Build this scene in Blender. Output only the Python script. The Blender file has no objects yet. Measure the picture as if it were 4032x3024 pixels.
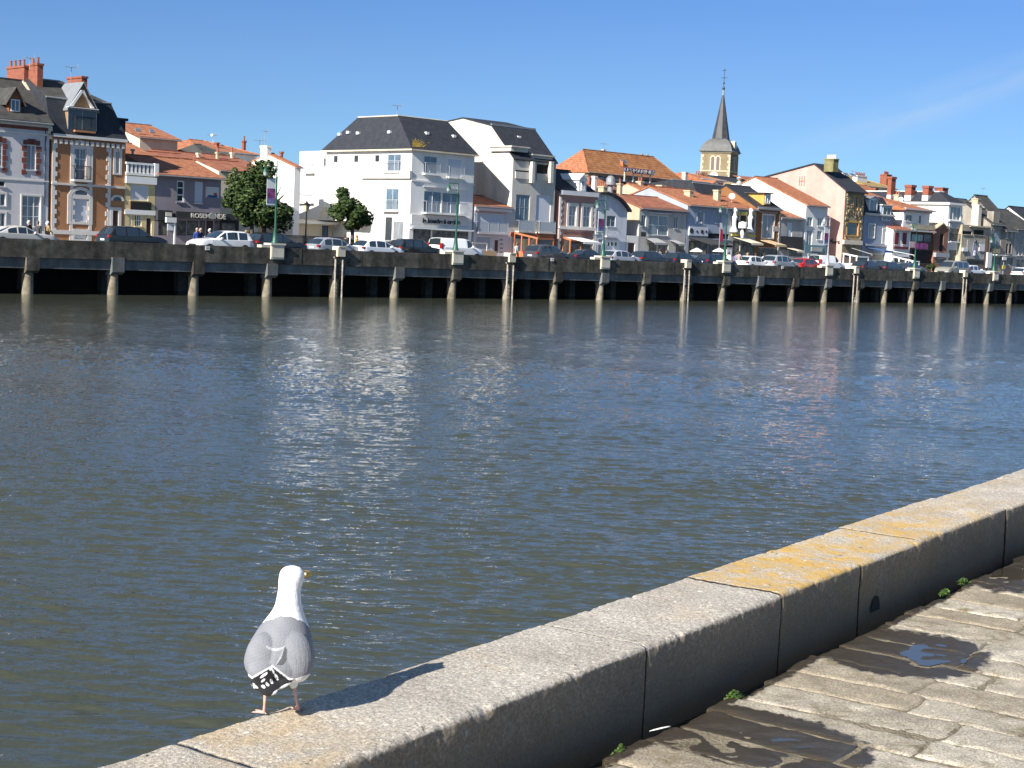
import bpy, bmesh, math, random
import numpy as np
from mathutils import Vector, Matrix
random.seed(7); RNG = np.random.RandomState(5)
scene = bpy.context.scene; COL = scene.collection
# ------------------------------------------------------------------ camera
FOC = 6100.0; CH = 4.4                       # focal length in photo pixels, eye height above the water
roll = math.atan(0.0440); pitch = math.atan((1512-960)*math.cos(roll)/FOC)
F_ = Vector((0, math.cos(pitch), -math.sin(pitch))); R0 = Vector((1, 0, 0)); U0 = R0.cross(F_)
RC = R0*math.cos(roll)+U0*math.sin(roll); UC = -R0*math.sin(roll)+U0*math.cos(roll)
cd = bpy.data.cameras.new('camera'); cam = bpy.data.objects.new('camera', cd); COL.objects.link(cam)
cam.matrix_world = Matrix(((RC.x, UC.x, -F_.x, 0), (RC.y, UC.y, -F_.y, 0), (RC.z, UC.z, -F_.z, CH), (0, 0, 0, 1)))
cd.sensor_width = 36; cd.lens = 36*FOC/4032; cd.clip_end = 3000; cd.clip_start = 0.1
scene.camera = cam
# ------------------------------------------------------------------ sky and sun
SKYT = [(0.0, (0.2058, 0.3735, 0.7479)), (0.041, (0.1814, 0.3155, 0.5569)), (0.08, (0.1814, 0.2804, 0.4731)), (0.118, (0.1803, 0.2694, 0.4466)), (0.154, (0.1687, 0.263, 0.4455)), (0.3, (0.36, 0.44, 0.52)), (0.5, (0.33, 0.39, 0.45)), (0.75, (0.18, 0.21, 0.25)), (1.0, (0.15, 0.175, 0.21))]
SUN_AZ = 37.7; SUN_EL = 32.0                  # direction the light travels (from +Y towards +X)
w = bpy.data.worlds.new("World"); scene.world = w; w.use_nodes = True
nt = w.node_tree; nt.nodes.clear()
wo = nt.nodes.new('ShaderNodeOutputWorld'); bg = nt.nodes.new('ShaderNodeBackground'); sk = nt.nodes.new('ShaderNodeTexSky')
sk.sky_type = "NISHITA"; sk.sun_disc = False; sk.sun_elevation = math.radians(SUN_EL)
sk.sun_rotation = math.radians(SUN_AZ+180); sk.air_density = 1.0; sk.dust_density = 0.3; sk.ozone_density = 1.5; sk.altitude = 0
bg.inputs['Strength'].default_value = 0.0635
hs = nt.nodes.new('ShaderNodeHueSaturation'); gx = nt.nodes.new('ShaderNodeSeparateXYZ'); gr_ = nt.nodes.new('ShaderNodeValToRGB'); gm = nt.nodes.new('ShaderNodeMixRGB'); gm.blend_type = 'MULTIPLY'; gm.inputs['Fac'].default_value = 1.0; hs.inputs['Saturation'].default_value = 1.0; hs.inputs['Value'].default_value = 2.0
# a faint cirrus streak: noise stretched in sky direction space
tc = nt.nodes.new('ShaderNodeTexCoord'); mp = nt.nodes.new('ShaderNodeMapping'); mp.inputs['Rotation'].default_value = (0, math.radians(-24), 0)
mp.inputs['Scale'].default_value = (1, 1, 1)
nz = nt.nodes.new('ShaderNodeTexNoise'); nz.inputs['Scale'].default_value = 1.3; nz.inputs['Detail'].default_value = 5
cr = nt.nodes.new('ShaderNodeValToRGB'); cr.color_ramp.elements[0].position = 0.30; cr.color_ramp.elements[1].position = 0.8
mx = nt.nodes.new('ShaderNodeMixRGB'); mx.inputs['Color2'].default_value = (4.5, 5.6, 7.0, 1)
mm = nt.nodes.new('ShaderNodeMath'); mm.operation = 'MULTIPLY'
sp = nt.nodes.new('ShaderNodeVectorMath'); sp.operation = 'DISTANCE'; sp.inputs[1].default_value = (0.27, 0.955, 0.12)
mr = nt.nodes.new('ShaderNodeMapRange'); mr.inputs['From Min'].default_value = 0.06; mr.inputs['From Max'].default_value = 0.14
mr.inputs['To Min'].default_value = 0.5; mr.inputs['To Max'].default_value = 0.0
L = nt.links.new
d1_ = (F_+RC*((3150-2016)/FOC)-UC*((600-1512)/FOC)).normalized(); d2_ = (F_+RC*((4100-2016)/FOC)-UC*((265-1512)/FOC)).normalized()
tv = (d2_-d1_).normalized(); bv = tv.cross((d1_+d2_).normalized()); dots = []
for vec in (tv, bv):
    dn = nt.nodes.new('ShaderNodeVectorMath'); dn.operation = 'DOT_PRODUCT'; dn.inputs[1].default_value = vec; L(tc.outputs['Generated'], dn.inputs[0]); dots.append(dn)
cx_ = nt.nodes.new('ShaderNodeCombineXYZ')
for k_, (dn, sc_) in enumerate(zip(dots, (9.0, 55.0))): mn = nt.nodes.new('ShaderNodeMath'); mn.operation = 'MULTIPLY'; mn.inputs[1].default_value = sc_; L(dn.outputs['Value'], mn.inputs[0]); L(mn.outputs[0], cx_.inputs[k_])
L(cx_.outputs[0], nz.inputs['Vector'])
b0_ = bv.dot(d1_); ab = nt.nodes.new('ShaderNodeMath'); ab.operation = 'SUBTRACT'; ab.inputs[1].default_value = b0_; L(dots[1].outputs['Value'], ab.inputs[0]); ac = nt.nodes.new('ShaderNodeMath'); ac.operation = 'ABSOLUTE'; L(ab.outputs[0], ac.inputs[0])
am = nt.nodes.new('ShaderNodeMapRange'); am.inputs['From Min'].default_value = 0.0; am.inputs['From Max'].default_value = 0.016; am.inputs['To Min'].default_value = 1.0; am.inputs['To Max'].default_value = 0.0; L(ac.outputs[0], am.inputs['Value'])
m4_ = nt.nodes.new('ShaderNodeMath'); m4_.operation = 'MULTIPLY'; L(nz.outputs['Fac'], cr.inputs[0])
L(tc.outputs['Generated'], sp.inputs[0]); L(sp.outputs['Value'], mr.inputs['Value'])
L(cr.outputs[0], m4_.inputs[0]); L(am.outputs[0], m4_.inputs[1]); L(m4_.outputs[0], mm.inputs[0]); L(mr.outputs[0], mm.inputs[1]); L(mm.outputs[0], mx.inputs['Fac'])
L(tc.outputs['Generated'], gx.inputs[0]); L(gx.outputs[2], gr_.inputs[0]); L(sk.outputs[0], gm.inputs['Color1']); L(gr_.outputs[0], gm.inputs['Color2']); L(gm.outputs[0], hs.inputs['Color']);
for p_, c_ in SKYT: e_ = gr_.color_ramp.elements.new(p_); e_.color = (*c_, 1)
gr_.color_ramp.elements.remove(gr_.color_ramp.elements[0]); gr_.color_ramp.elements.remove(gr_.color_ramp.elements[-1])
L(hs.outputs[0], mx.inputs['Color1']); L(mx.outputs[0], bg.inputs['Color']); L(bg.outputs[0], wo.inputs['Surface'])
sd = bpy.data.lights.new('sun', 'SUN'); sun = bpy.data.objects.new('sun', sd); COL.objects.link(sun)
sd.energy = 4.6; sd.angle = math.radians(0.5); sd.color = (1.0, 0.95, 0.87)
_a, _e = math.radians(SUN_AZ), math.radians(SUN_EL)
LD = Vector((math.sin(_a)*math.cos(_e), math.cos(_a)*math.cos(_e), -math.sin(_e)))
sun.rotation_euler = LD.to_track_quat('-Z', 'Y').to_euler()
scene.view_settings.view_transform = 'Standard'; scene.view_settings.look = 'None'
scene.view_settings.exposure = 1.0; scene.view_settings.gamma = 1.0
scene.render.resolution_x = 1024; scene.render.resolution_y = 768
# ------------------------------------------------------------------ frames
QA = math.radians(46.0); QO = 89.0            # far quay: direction and distance
QD = Vector((math.sin(QA), math.cos(QA), 0)); QN = Vector((-math.cos(QA), math.sin(QA), 0))
QROT = math.atan2(QD.y, QD.x)
def Q(u, v, z): return QD*u+QN*(v+QO)+Vector((0, 0, z))
KA = math.radians(34.2)                       # near kerb
KD = Vector((math.sin(KA), math.cos(KA), 0)); KN = Vector((math.cos(KA), -math.sin(KA), 0))
def K(k, n, z): return KD*k+KN*n+Vector((0, 0, z))
GZ = 2.75                                     # street level on the far side
def view(x0, y0, s): return lambda x, y: (x0+x/s, y0+y/s)
ID = view(0, 0, 1)
A = view(0, 200, 2.073); B = view(460, 450, 3.016); C = view(1060, 400, 2.458); D = view(1760, 420, 2.592)
E = view(2160, 540, 3.19); G = view(2640, 600, 3.457); H = view(3120, 600, 3.456); I = view(3500, 680, 3.95)
def ray(x, y): return F_+RC*((x-2016)/FOC)-UC*((y-1512)/FOC)
class Front:
    """a plane parallel to the far quay, v metres behind its face"""
    def __init__(s, v, vw=ID): s.v, s.vw = v, vw
    def pt(s, x, y):
        r = ray(*s.vw(x, y)); t = (s.v+QO)/r.dot(QN); return (t*r.dot(QD), CH+t*r.z)
    def map(s, a, z, d=0): return (a, s.v+d, z)
class Side:
    """a plane square to the quay at u"""
    def __init__(s, u, vw=ID): s.u, s.vw = u, vw
    def pt(s, x, y):
        r = ray(*s.vw(x, y)); t = s.u/r.dot(QD); return (t*r.dot(QN)-QO, CH+t*r.z)
    def map(s, a, z, d=0): return (s.u+d, a, z)
# ------------------------------------------------------------------ materials
MATS = {}
def mat(name, col, rough=0.85, var=0.0, vs=1.5, stain=0.0, bump=0.0, bs=30.0, metal=0.0, spec=0.5, emit=None, stripe=None, col2=None, coat=0.0, vscale=(1, 1, 1), stripe_amt=0.35, detail=6.0):
    if name in MATS: return MATS[name]
    m = bpy.data.materials.new(name); m.use_nodes = True; t = m.node_tree; n = t.nodes; b = n['Principled BSDF']; l = t.links.new
    b.inputs['Roughness'].default_value = rough; b.inputs['Metallic'].default_value = metal
    b.inputs['Specular IOR Level'].default_value = spec; b.inputs['Coat Weight'].default_value = coat
    c4 = (*col, 1); b.inputs['Base Color'].default_value = c4
    co = n.new('ShaderNodeTexCoord')
    out = None
    if var > 0 or col2:
        mpn = n.new('ShaderNodeMapping'); mpn.inputs['Scale'].default_value = vscale; l(co.outputs['Object'], mpn.inputs[0])
        no = n.new('ShaderNodeTexNoise'); no.inputs['Scale'].default_value = vs; no.inputs['Detail'].default_value = detail; no.inputs['Roughness'].default_value = 0.65
        l(mpn.outputs[0], no.inputs['Vector'])
        r = n.new('ShaderNodeValToRGB'); r.color_ramp.elements[0].position = 0.32; r.color_ramp.elements[1].position = 0.68
        c2 = col2 if col2 else tuple(min(1, c*(1+var)) for c in col)
        r.color_ramp.elements[0].color = (*[c*(1-var) for c in col], 1); r.color_ramp.elements[1].color = (*c2, 1)
        l(no.outputs['Fac'], r.inputs[0]); out = r.outputs[0]
    if stain > 0:
        mp2 = n.new('ShaderNodeMapping'); mp2.inputs['Scale'].default_value = (0.9, 0.9, 0.14); l(co.outputs['Object'], mp2.inputs[0])
        n2 = n.new('ShaderNodeTexNoise'); n2.inputs['Scale'].default_value = 1.0; n2.inputs['Detail'].default_value = 5; l(mp2.outputs[0], n2.inputs['Vector'])
        r2 = n.new('ShaderNodeValToRGB'); r2.color_ramp.elements[0].position = 0.35; r2.color_ramp.elements[1].position = 0.6
        k = 1-stain; r2.color_ramp.elements[0].color = (k, k*0.98, k*0.94, 1); r2.color_ramp.elements[1].color = (1, 1, 1, 1); l(n2.outputs['Fac'], r2.inputs[0])
        mu = n.new('ShaderNodeMixRGB'); mu.blend_type = 'MULTIPLY'; mu.inputs['Fac'].default_value = 1
        if out: l(out, mu.inputs['Color1'])
        else: mu.inputs['Color1'].default_value = c4
        l(r2.outputs[0], mu.inputs['Color2']); out = mu.outputs[0]
    hgt = None
    if stripe:                                 # ('x'|'y'|'z', spacing metres)
        sx = n.new('ShaderNodeSeparateXYZ'); l(co.outputs['Object'], sx.inputs[0])
        mt = n.new('ShaderNodeMath'); mt.operation = 'MULTIPLY'; mt.inputs[1].default_value = 1.0/stripe[1]; l(sx.outputs['xyz'.index(stripe[0])], mt.inputs[0])
        fr = n.new('ShaderNodeMath'); fr.operation = 'FRACT'; l(mt.outputs[0], fr.inputs[0])
        r3 = n.new('ShaderNodeValToRGB'); r3.color_ramp.elements[0].position = 0.0; r3.color_ramp.elements[1].position = 0.35
        k = 1-stripe_amt; r3.color_ramp.elements[0].color = (k, k, k, 1); r3.color_ramp.elements[1].color = (1, 1, 1, 1); l(fr.outputs[0], r3.inputs[0])
        m3 = n.new('ShaderNodeMixRGB'); m3.blend_type = 'MULTIPLY'; m3.inputs['Fac'].default_value = 1
        if out: l(out, m3.inputs['Color1'])
        else: m3.inputs['Color1'].default_value = c4
        l(r3.outputs[0], m3.inputs['Color2']); out = m3.outputs[0]; hgt = fr.outputs[0]
    if out: l(out, b.inputs['Base Color'])
    if bump > 0:
        nb = n.new('ShaderNodeTexNoise'); nb.inputs['Scale'].default_value = bs; nb.inputs['Detail'].default_value = 4; l(co.outputs['Object'], nb.inputs['Vector'])
        bp = n.new('ShaderNodeBump'); bp.inputs['Strength'].default_value = bump; bp.inputs['Distance'].default_value = 0.02
        l(nb.outputs['Fac'], bp.inputs['Height']); l(bp.outputs[0], b.inputs['Normal'])
    if emit: b.inputs['Emission Color'].default_value = (*emit[0], 1); b.inputs['Emission Strength'].default_value = emit[1]
    MATS[name] = m; return m
def wallm(name, col, st=0.12, var=0.06): return mat('wall_'+name, col, 0.9, var=var, vs=1.2, stain=st, bump=0.15, bs=12)
WHITE = wallm('white', (0.80, 0.79, 0.76), 0.06, 0.03); CREAM = wallm('cream', (0.66, 0.58, 0.44)); OFFW = wallm('off_white', (0.68, 0.66, 0.62))
PALE = wallm('pale_grey', (0.55, 0.54, 0.53)); ORANGE = wallm('ochre', (0.42, 0.20, 0.095)); MAUVE = wallm('mauve', (0.28, 0.25, 0.28))
YEL = wallm('pale_yellow', (0.66, 0.55, 0.30)); BEIGE = wallm('beige', (0.48, 0.41, 0.29), 0.2); CONC = wallm('weathered_render', (0.60, 0.57, 0.51), 0.22)
PINKB = wallm('pink_brown', (0.40, 0.25, 0.21)); BLUEW = wallm('bluish_white', (0.60, 0.62, 0.68)); BLUEG = wallm('blue_grey', (0.33, 0.38, 0.47))
GREYW = wallm('grey', (0.44, 0.43, 0.41), 0.2); REDW = wallm('red', (0.52, 0.055, 0.05)); PINK = wallm('pink', (0.56, 0.35, 0.305), 0.12, 0.08)
BLUEH = wallm('blue', (0.27, 0.32, 0.41)); BROWNW = wallm('brown_timber', (0.26, 0.12, 0.045), 0.2); STONEG = wallm('stone_grey', (0.33, 0.30, 0.26), 0.3, 0.2)
RUBBLE = mat('rubble_stone', (0.30, 0.25, 0.15), 0.95, var=0.35, vs=3.5, bump=0.6, bs=4); BRICKW = wallm('red_brick', (0.30, 0.14, 0.09), 0.2, 0.15)
TOWER = wallm('tower_stone', (0.24, 0.19, 0.115), 0.15, 0.12); DARKW = wallm('dark_paint', (0.03, 0.032, 0.036)); MURAL = mat('mural', (0.42, 0.40, 0.42), 0.9, var=0.45, vs=1.1, col2=(0.62, 0.58, 0.50))
SLATE = mat('slate', (0.030, 0.033, 0.042), 0.75, var=0.25, vs=2.0, bump=0.3, bs=15, stripe=('z', 0.16), stripe_amt=0.2, spec=0.3)
SLATEO = mat('old_slate', (0.060, 0.058, 0.054), 0.85, var=0.35, vs=1.5, bump=0.3, bs=15, stripe=('z', 0.16), stripe_amt=0.2, spec=0.3)
TILE = mat('terracotta_tile', (0.34, 0.105, 0.048), 0.9, var=0.35, vs=2.6, col2=(0.47, 0.19, 0.09), stripe=('x', 0.24), bump=0.3, bs=8)
TILES = mat('terracotta_tile_side', (0.34, 0.105, 0.048), 0.9, var=0.35, vs=2.6, col2=(0.47, 0.19, 0.09), stripe=('y', 0.24), bump=0.3, bs=8)
TILEO = mat('old_brown_tile', (0.27, 0.095, 0.035), 0.9, var=0.3, vs=1.3, col2=(0.38, 0.17, 0.06), stripe=('z', 0.27), stripe_amt=0.5, bump=0.3, bs=8)
TILED = mat('dark_red_tile', (0.26, 0.08, 0.045), 0.9, var=0.3, vs=1.6, col2=(0.40, 0.15, 0.08), stripe=('x', 0.24), bump=0.3, bs=8)
TILEM = mat('mossy_tile', (0.30, 0.19, 0.08), 0.9, var=0.3, vs=1.6, col2=(0.42, 0.30, 0.10), stripe=('x', 0.24), bump=0.3, bs=8)
BRICK = mat('chimney_brick', (0.26, 0.085, 0.05), 0.9, var=0.2, vs=3, stripe=('z', 0.15), stripe_amt=0.15, bump=0.2)
POT = mat('terracotta_pot', (0.28, 0.10, 0.065), 0.9); ZINC = mat('zinc', (0.27, 0.285, 0.30), 0.5, metal=0.3, var=0.1)
FW = mat('white_paint', (0.78, 0.78, 0.76), 0.5); FG = mat('grey_paint', (0.32, 0.34, 0.36), 0.5); FB = mat('black_paint', (0.02, 0.02, 0.022), 0.5); FBR = mat('brown_paint', (0.24, 0.09, 0.035), 0.6)
TERRA = mat('rust_orange_paint', (0.40, 0.14, 0.06), 0.7, var=0.1); GOLD = mat('ochre_paint', (0.55, 0.30, 0.07), 0.7, var=0.15); YELP = mat('yellow_paint', (0.62, 0.50, 0.10), 0.7, var=0.15)
TEAL = mat('teal_paint', (0.12, 0.22, 0.26), 0.6); LBLUE = mat('light_blue_frame', (0.40, 0.55, 0.62), 0.5)
def glassm(name, c): return mat(name, c, 0.06, var=0.3, vs=1.2, spec=0.8)
GL = glassm('window_glass', (0.035, 0.045, 0.055)); GLB = glassm('blue_glass', (0.09, 0.14, 0.19)); GLC = mat('curtained_glass', (0.20, 0.22, 0.24), 0.12, var=0.45, vs=2.0, vscale=(3, 3, 0.3), spec=0.7)
SHUT = mat('roller_shutter', (0.62, 0.64, 0.68), 0.6, stripe=('z', 0.09), stripe_amt=0.1); SHG = mat('grey_roller', (0.34, 0.36, 0.40), 0.6, stripe=('z', 0.09), stripe_amt=0.12)
DARK = mat('dark_interior', (0.012, 0.012, 0.013), 0.9); SHOP = mat('shop_interior', (0.05, 0.045, 0.04), 0.35, var=0.9, vs=1.8, col2=(0.22, 0.20, 0.16)); DOORB = mat('dark_wood_door', (0.05, 0.02, 0.015), 0.5)
RAIL = mat('rail_metal', (0.50, 0.52, 0.55), 0.4, metal=0.5); RAILD = mat('wrought_iron', (0.03, 0.03, 0.032), 0.5); RGL = mat('railing_glass', (0.40, 0.42, 0.44), 0.15, spec=0.6)
AWN = mat('cream_awning', (0.64, 0.56, 0.44), 0.9, var=0.05); AWNW = mat('white_awning', (0.78, 0.76, 0.72), 0.9); AWNG = mat('grey_awning', (0.34, 0.34, 0.34), 0.9); AWNO = mat('ochre_awning', (0.55, 0.40, 0.24), 0.9, var=0.1)
AWND = mat('dark_awning', (0.035, 0.035, 0.035), 0.9); AWNB = mat('blue_awning', (0.03, 0.10, 0.25), 0.9); BURG = mat('burgundy_paint', (0.16, 0.015, 0.02), 0.6)
# ------------------------------------------------------------------ mesh helpers
class MB:
    def __init__(s): s.v = []; s.f = []; s.m = []
    def face(s, pts, m=0):
        i = len(s.v); s.v += [tuple(p) for p in pts]; s.f.append(tuple(range(i, i+len(pts)))); s.m.append(m)
    def hexa(s, p, m=0):                       # p: 4 bottom pts, 4 top pts
        for q in ((3, 2, 1, 0), (4, 5, 6, 7), (0, 1, 5, 4), (1, 2, 6, 5), (2, 3, 7, 6), (3, 0, 4, 7)): s.face([p[k] for k in q], m)
    def box(s, x0, x1, y0, y1, z0, z1, m=0):
        x0, x1 = sorted((x0, x1)); y0, y1 = sorted((y0, y1)); z0, z1 = sorted((z0, z1))
        s.hexa([(x0, y0, z0), (x1, y0, z0), (x1, y1, z0), (x0, y1, z0), (x0, y0, z1), (x1, y0, z1), (x1, y1, z1), (x0, y1, z1)], m)
    def taper(s, cx, cy, z0, z1, a0, b0, a1, b1, m=0):
        s.hexa([(cx-a0, cy-b0, z0), (cx+a0, cy-b0, z0), (cx+a0, cy+b0, z0), (cx-a0, cy+b0, z0), (cx-a1, cy-b1, z1), (cx+a1, cy-b1, z1), (cx+a1, cy+b1, z1), (cx-a1, cy+b1, z1)], m)
    def slab(s, q, th, m=0):                   # quad or triangle with thickness downwards
        lo = [(p[0], p[1], p[2]-th) for p in q]; n = len(q)
        s.face(q, m); s.face(lo[::-1], m)
        for i in range(n): j = (i+1) % n; s.face([q[i], lo[i], lo[j], q[j]], m)
    def tube(s, pts, r, n=8, m=0, cap=True):
        if not isinstance(r, (list, tuple)): r = [r]*len(pts)
        rings = []; P = [Vector(p) for p in pts]
        for i, p in enumerate(P):
            d = (P[min(i+1, len(P)-1)]-P[max(i-1, 0)]).normalized()
            a = d.cross(Vector((0, 0, 1))) if abs(d.z) < 0.9 else d.cross(Vector((0, 1, 0)))
            a.normalize(); b = d.cross(a)
            rings.append([tuple(p+(a*math.cos(t)+b*math.sin(t))*r[i]) for t in [2*math.pi*k/n for k in range(n)]])
        base = len(s.v)
        for rg in rings: s.v += rg
        for i in range(len(rings)-1):
            for k in range(n):
                k2 = (k+1) % n; s.f.append((base+i*n+k, base+i*n+k2, base+(i+1)*n+k2, base+(i+1)*n+k)); s.m.append(m)
        if cap: s.f.append(tuple(base+k for k in range(n))[::-1]); s.m.append(m); s.f.append(tuple(base+(len(rings)-1)*n+k for k in range(n))); s.m.append(m)
    def lathe(s, cx, cy, prof, n=12, m=0):
        s.tube([(cx, cy, z) for r, z in prof], [r for r, z in prof], n, m)
    def sphere(s, c, r, m=0, n=10, sz=1.0):
        s.tube([(c[0], c[1], c[2]-r*sz*math.cos(math.pi*i/6)) for i in range(7)], [max(1e-3, r*math.sin(math.pi*i/6)) for i in range(7)], n, m)
    def mesh(s, name, mats, origin=(0, 0, 0), smooth=False):
        me = bpy.data.meshes.new(name); o = origin
        me.from_pydata([(x-o[0], y-o[1], z-o[2]) for x, y, z in s.v], [], s.f)
        for k in mats: me.materials.append(k)
        me.polygons.foreach_set('material_index', s.m)
        if smooth:
            me.polygons.foreach_set('use_smooth', [True]*len(s.f)); bm = bmesh.new(); bm.from_mesh(me); bmesh.ops.remove_doubles(bm, verts=bm.verts, dist=1e-4)
            bm.normal_update(); bmesh.ops.recalc_face_normals(bm, faces=bm.faces); bm.to_mesh(me); bm.free(); me.set_sharp_from_angle(angle=math.radians(38))
        me.update(); return me
def props(o, label=None, cat=None, group=None, kind=None):
    if label: o['label'] = label
    if cat: o['category'] = cat
    if group: o['group'] = group
    if kind: o['kind'] = kind
    return o
class Thing:
    """an Empty in the far quay's frame (u, v, z) that parents its parts"""
    def __init__(s, name, label, cat, o=(0, 0, GZ), group=None, rot=0.0, world=None):
        s.o = o; s.e = bpy.data.objects.new(name, None); COL.objects.link(s.e); s.e.empty_display_size = 0.3
        s.e.location = world if world is not None else Q(*o); s.e.rotation_euler = (0, 0, QROT+rot if world is None else rot)
        props(s.e, label, cat, group)
        if world is not None: s.o = (0, 0, 0)
    def part(s, name, mb, mats, parent=None, label=None, smooth=False):
        if not isinstance(mats, (list, tuple)): mats = [mats]
        me = mb.mesh(name, mats, s.o, smooth); ob = bpy.data.objects.new(name, me); COL.objects.link(ob)
        ob.parent = parent if parent is not None else s.e
        if label: ob['label'] = label
        return ob
def single(name, mb, mats, o, label=None, cat=None, group=None, kind=None, smooth=False):
    if not isinstance(mats, (list, tuple)): mats = [mats]
    ob = bpy.data.objects.new(name, mb.mesh(name, mats, o, smooth)); COL.objects.link(ob); ob.location = Q(*o); ob.rotation_euler = (0, 0, QROT)
    return props(ob, label, cat, group, kind)
def copy_tree(o, parent=None):
    c = o.copy(); COL.objects.link(c)
    if parent is not None: c.parent = parent
    for ch in o.children: copy_tree(ch, c)
    return c
def pbox(mb, pl, s0, s1, z0, z1, d0, d1, m=0):  # box on a plane; depth from d0 to d1 (negative = in front)
    a = pl.map(s0, z0, d0); b = pl.map(s1, z1, d1); mb.box(a[0], b[0], a[1], b[1], a[2], b[2], m)
def rect(pl, x0, y0, x1, y1):
    a = pl.pt(x0, y0); b = pl.pt(x1, y1); return (min(a[0], b[0]), max(a[0], b[0]), min(a[1], b[1]), max(a[1], b[1]))
def facade(mb, pl, s0, s1, z0, z1, holes, rev=0.16, m=0):
    holes = [(max(a, s0), min(b, s1), max(c, z0), min(d, z1)) for a, b, c, d in holes]; holes = [h for h in holes if h[1]-h[0] > .02 and h[3]-h[2] > .02]
    S = sorted({s0, s1, *[h[0] for h in holes], *[h[1] for h in holes]}); Z = sorted({z0, z1, *[h[2] for h in holes], *[h[3] for h in holes]})
    for i in range(len(S)-1):
        for j in range(len(Z)-1):
            cs, cz = (S[i]+S[i+1])/2, (Z[j]+Z[j+1])/2
            if any(h[0] < cs < h[1] and h[2] < cz < h[3] for h in holes): continue
            mb.face([pl.map(S[i], Z[j]), pl.map(S[i+1], Z[j]), pl.map(S[i+1], Z[j+1]), pl.map(S[i], Z[j+1])], m)
    for a, b, c, d in holes:
        for p, q in (((a, c), (b, c)), ((b, c), (b, d)), ((b, d), (a, d)), ((a, d), (a, c))):
            mb.face([pl.map(*p), pl.map(*q), pl.map(*q, rev), pl.map(*p, rev)], m)
def text_mesh(txt, mat_, extrude=0.03, size=1.0, bold=0.0):
    cu = bpy.data.curves.new('lettering', 'FONT'); cu.body = txt; cu.extrude = extrude; cu.offset = bold; cu.size = size
    ob = bpy.data.objects.new('tmp', cu); COL.objects.link(ob)
    me = bpy.data.meshes.new_from_object(ob.evaluated_get(bpy.context.evaluated_depsgraph_get())); bpy.data.objects.remove(ob)
    me.materials.clear(); me.materials.append(mat_); return me
def lettering(T, txt, pl, r, m, name='lettering', d=-0.06, bold=0.02, parent=None, label=None):
    """text stretched to the rectangle r=(s0,s1,z0,z1) on plane pl"""
    me = text_mesh(txt, m, 0.02, 1.0, bold); vs = [v.co.copy() for v in me.vertices]
    x0, x1 = min(v.x for v in vs), max(v.x for v in vs); y0, y1 = min(v.y for v in vs), max(v.y for v in vs)
    for v in me.vertices:
        s = (v.co.x-x0)/(x1-x0); t = (v.co.y-y0)/(y1-y0)
        s = r[0]+s*(r[1]-r[0]) if isinstance(pl, Front) else r[1]-s*(r[1]-r[0])
        p = pl.map(s, r[2]+t*(r[3]-r[2]), d-v.co.z); v.co = (p[0]-T.o[0], p[1]-T.o[1], p[2]-T.o[2])
    ob = bpy.data.objects.new(name, me); COL.objects.link(ob); ob.parent = parent or T.e
    if label: ob['label'] = label
    return ob
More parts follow.
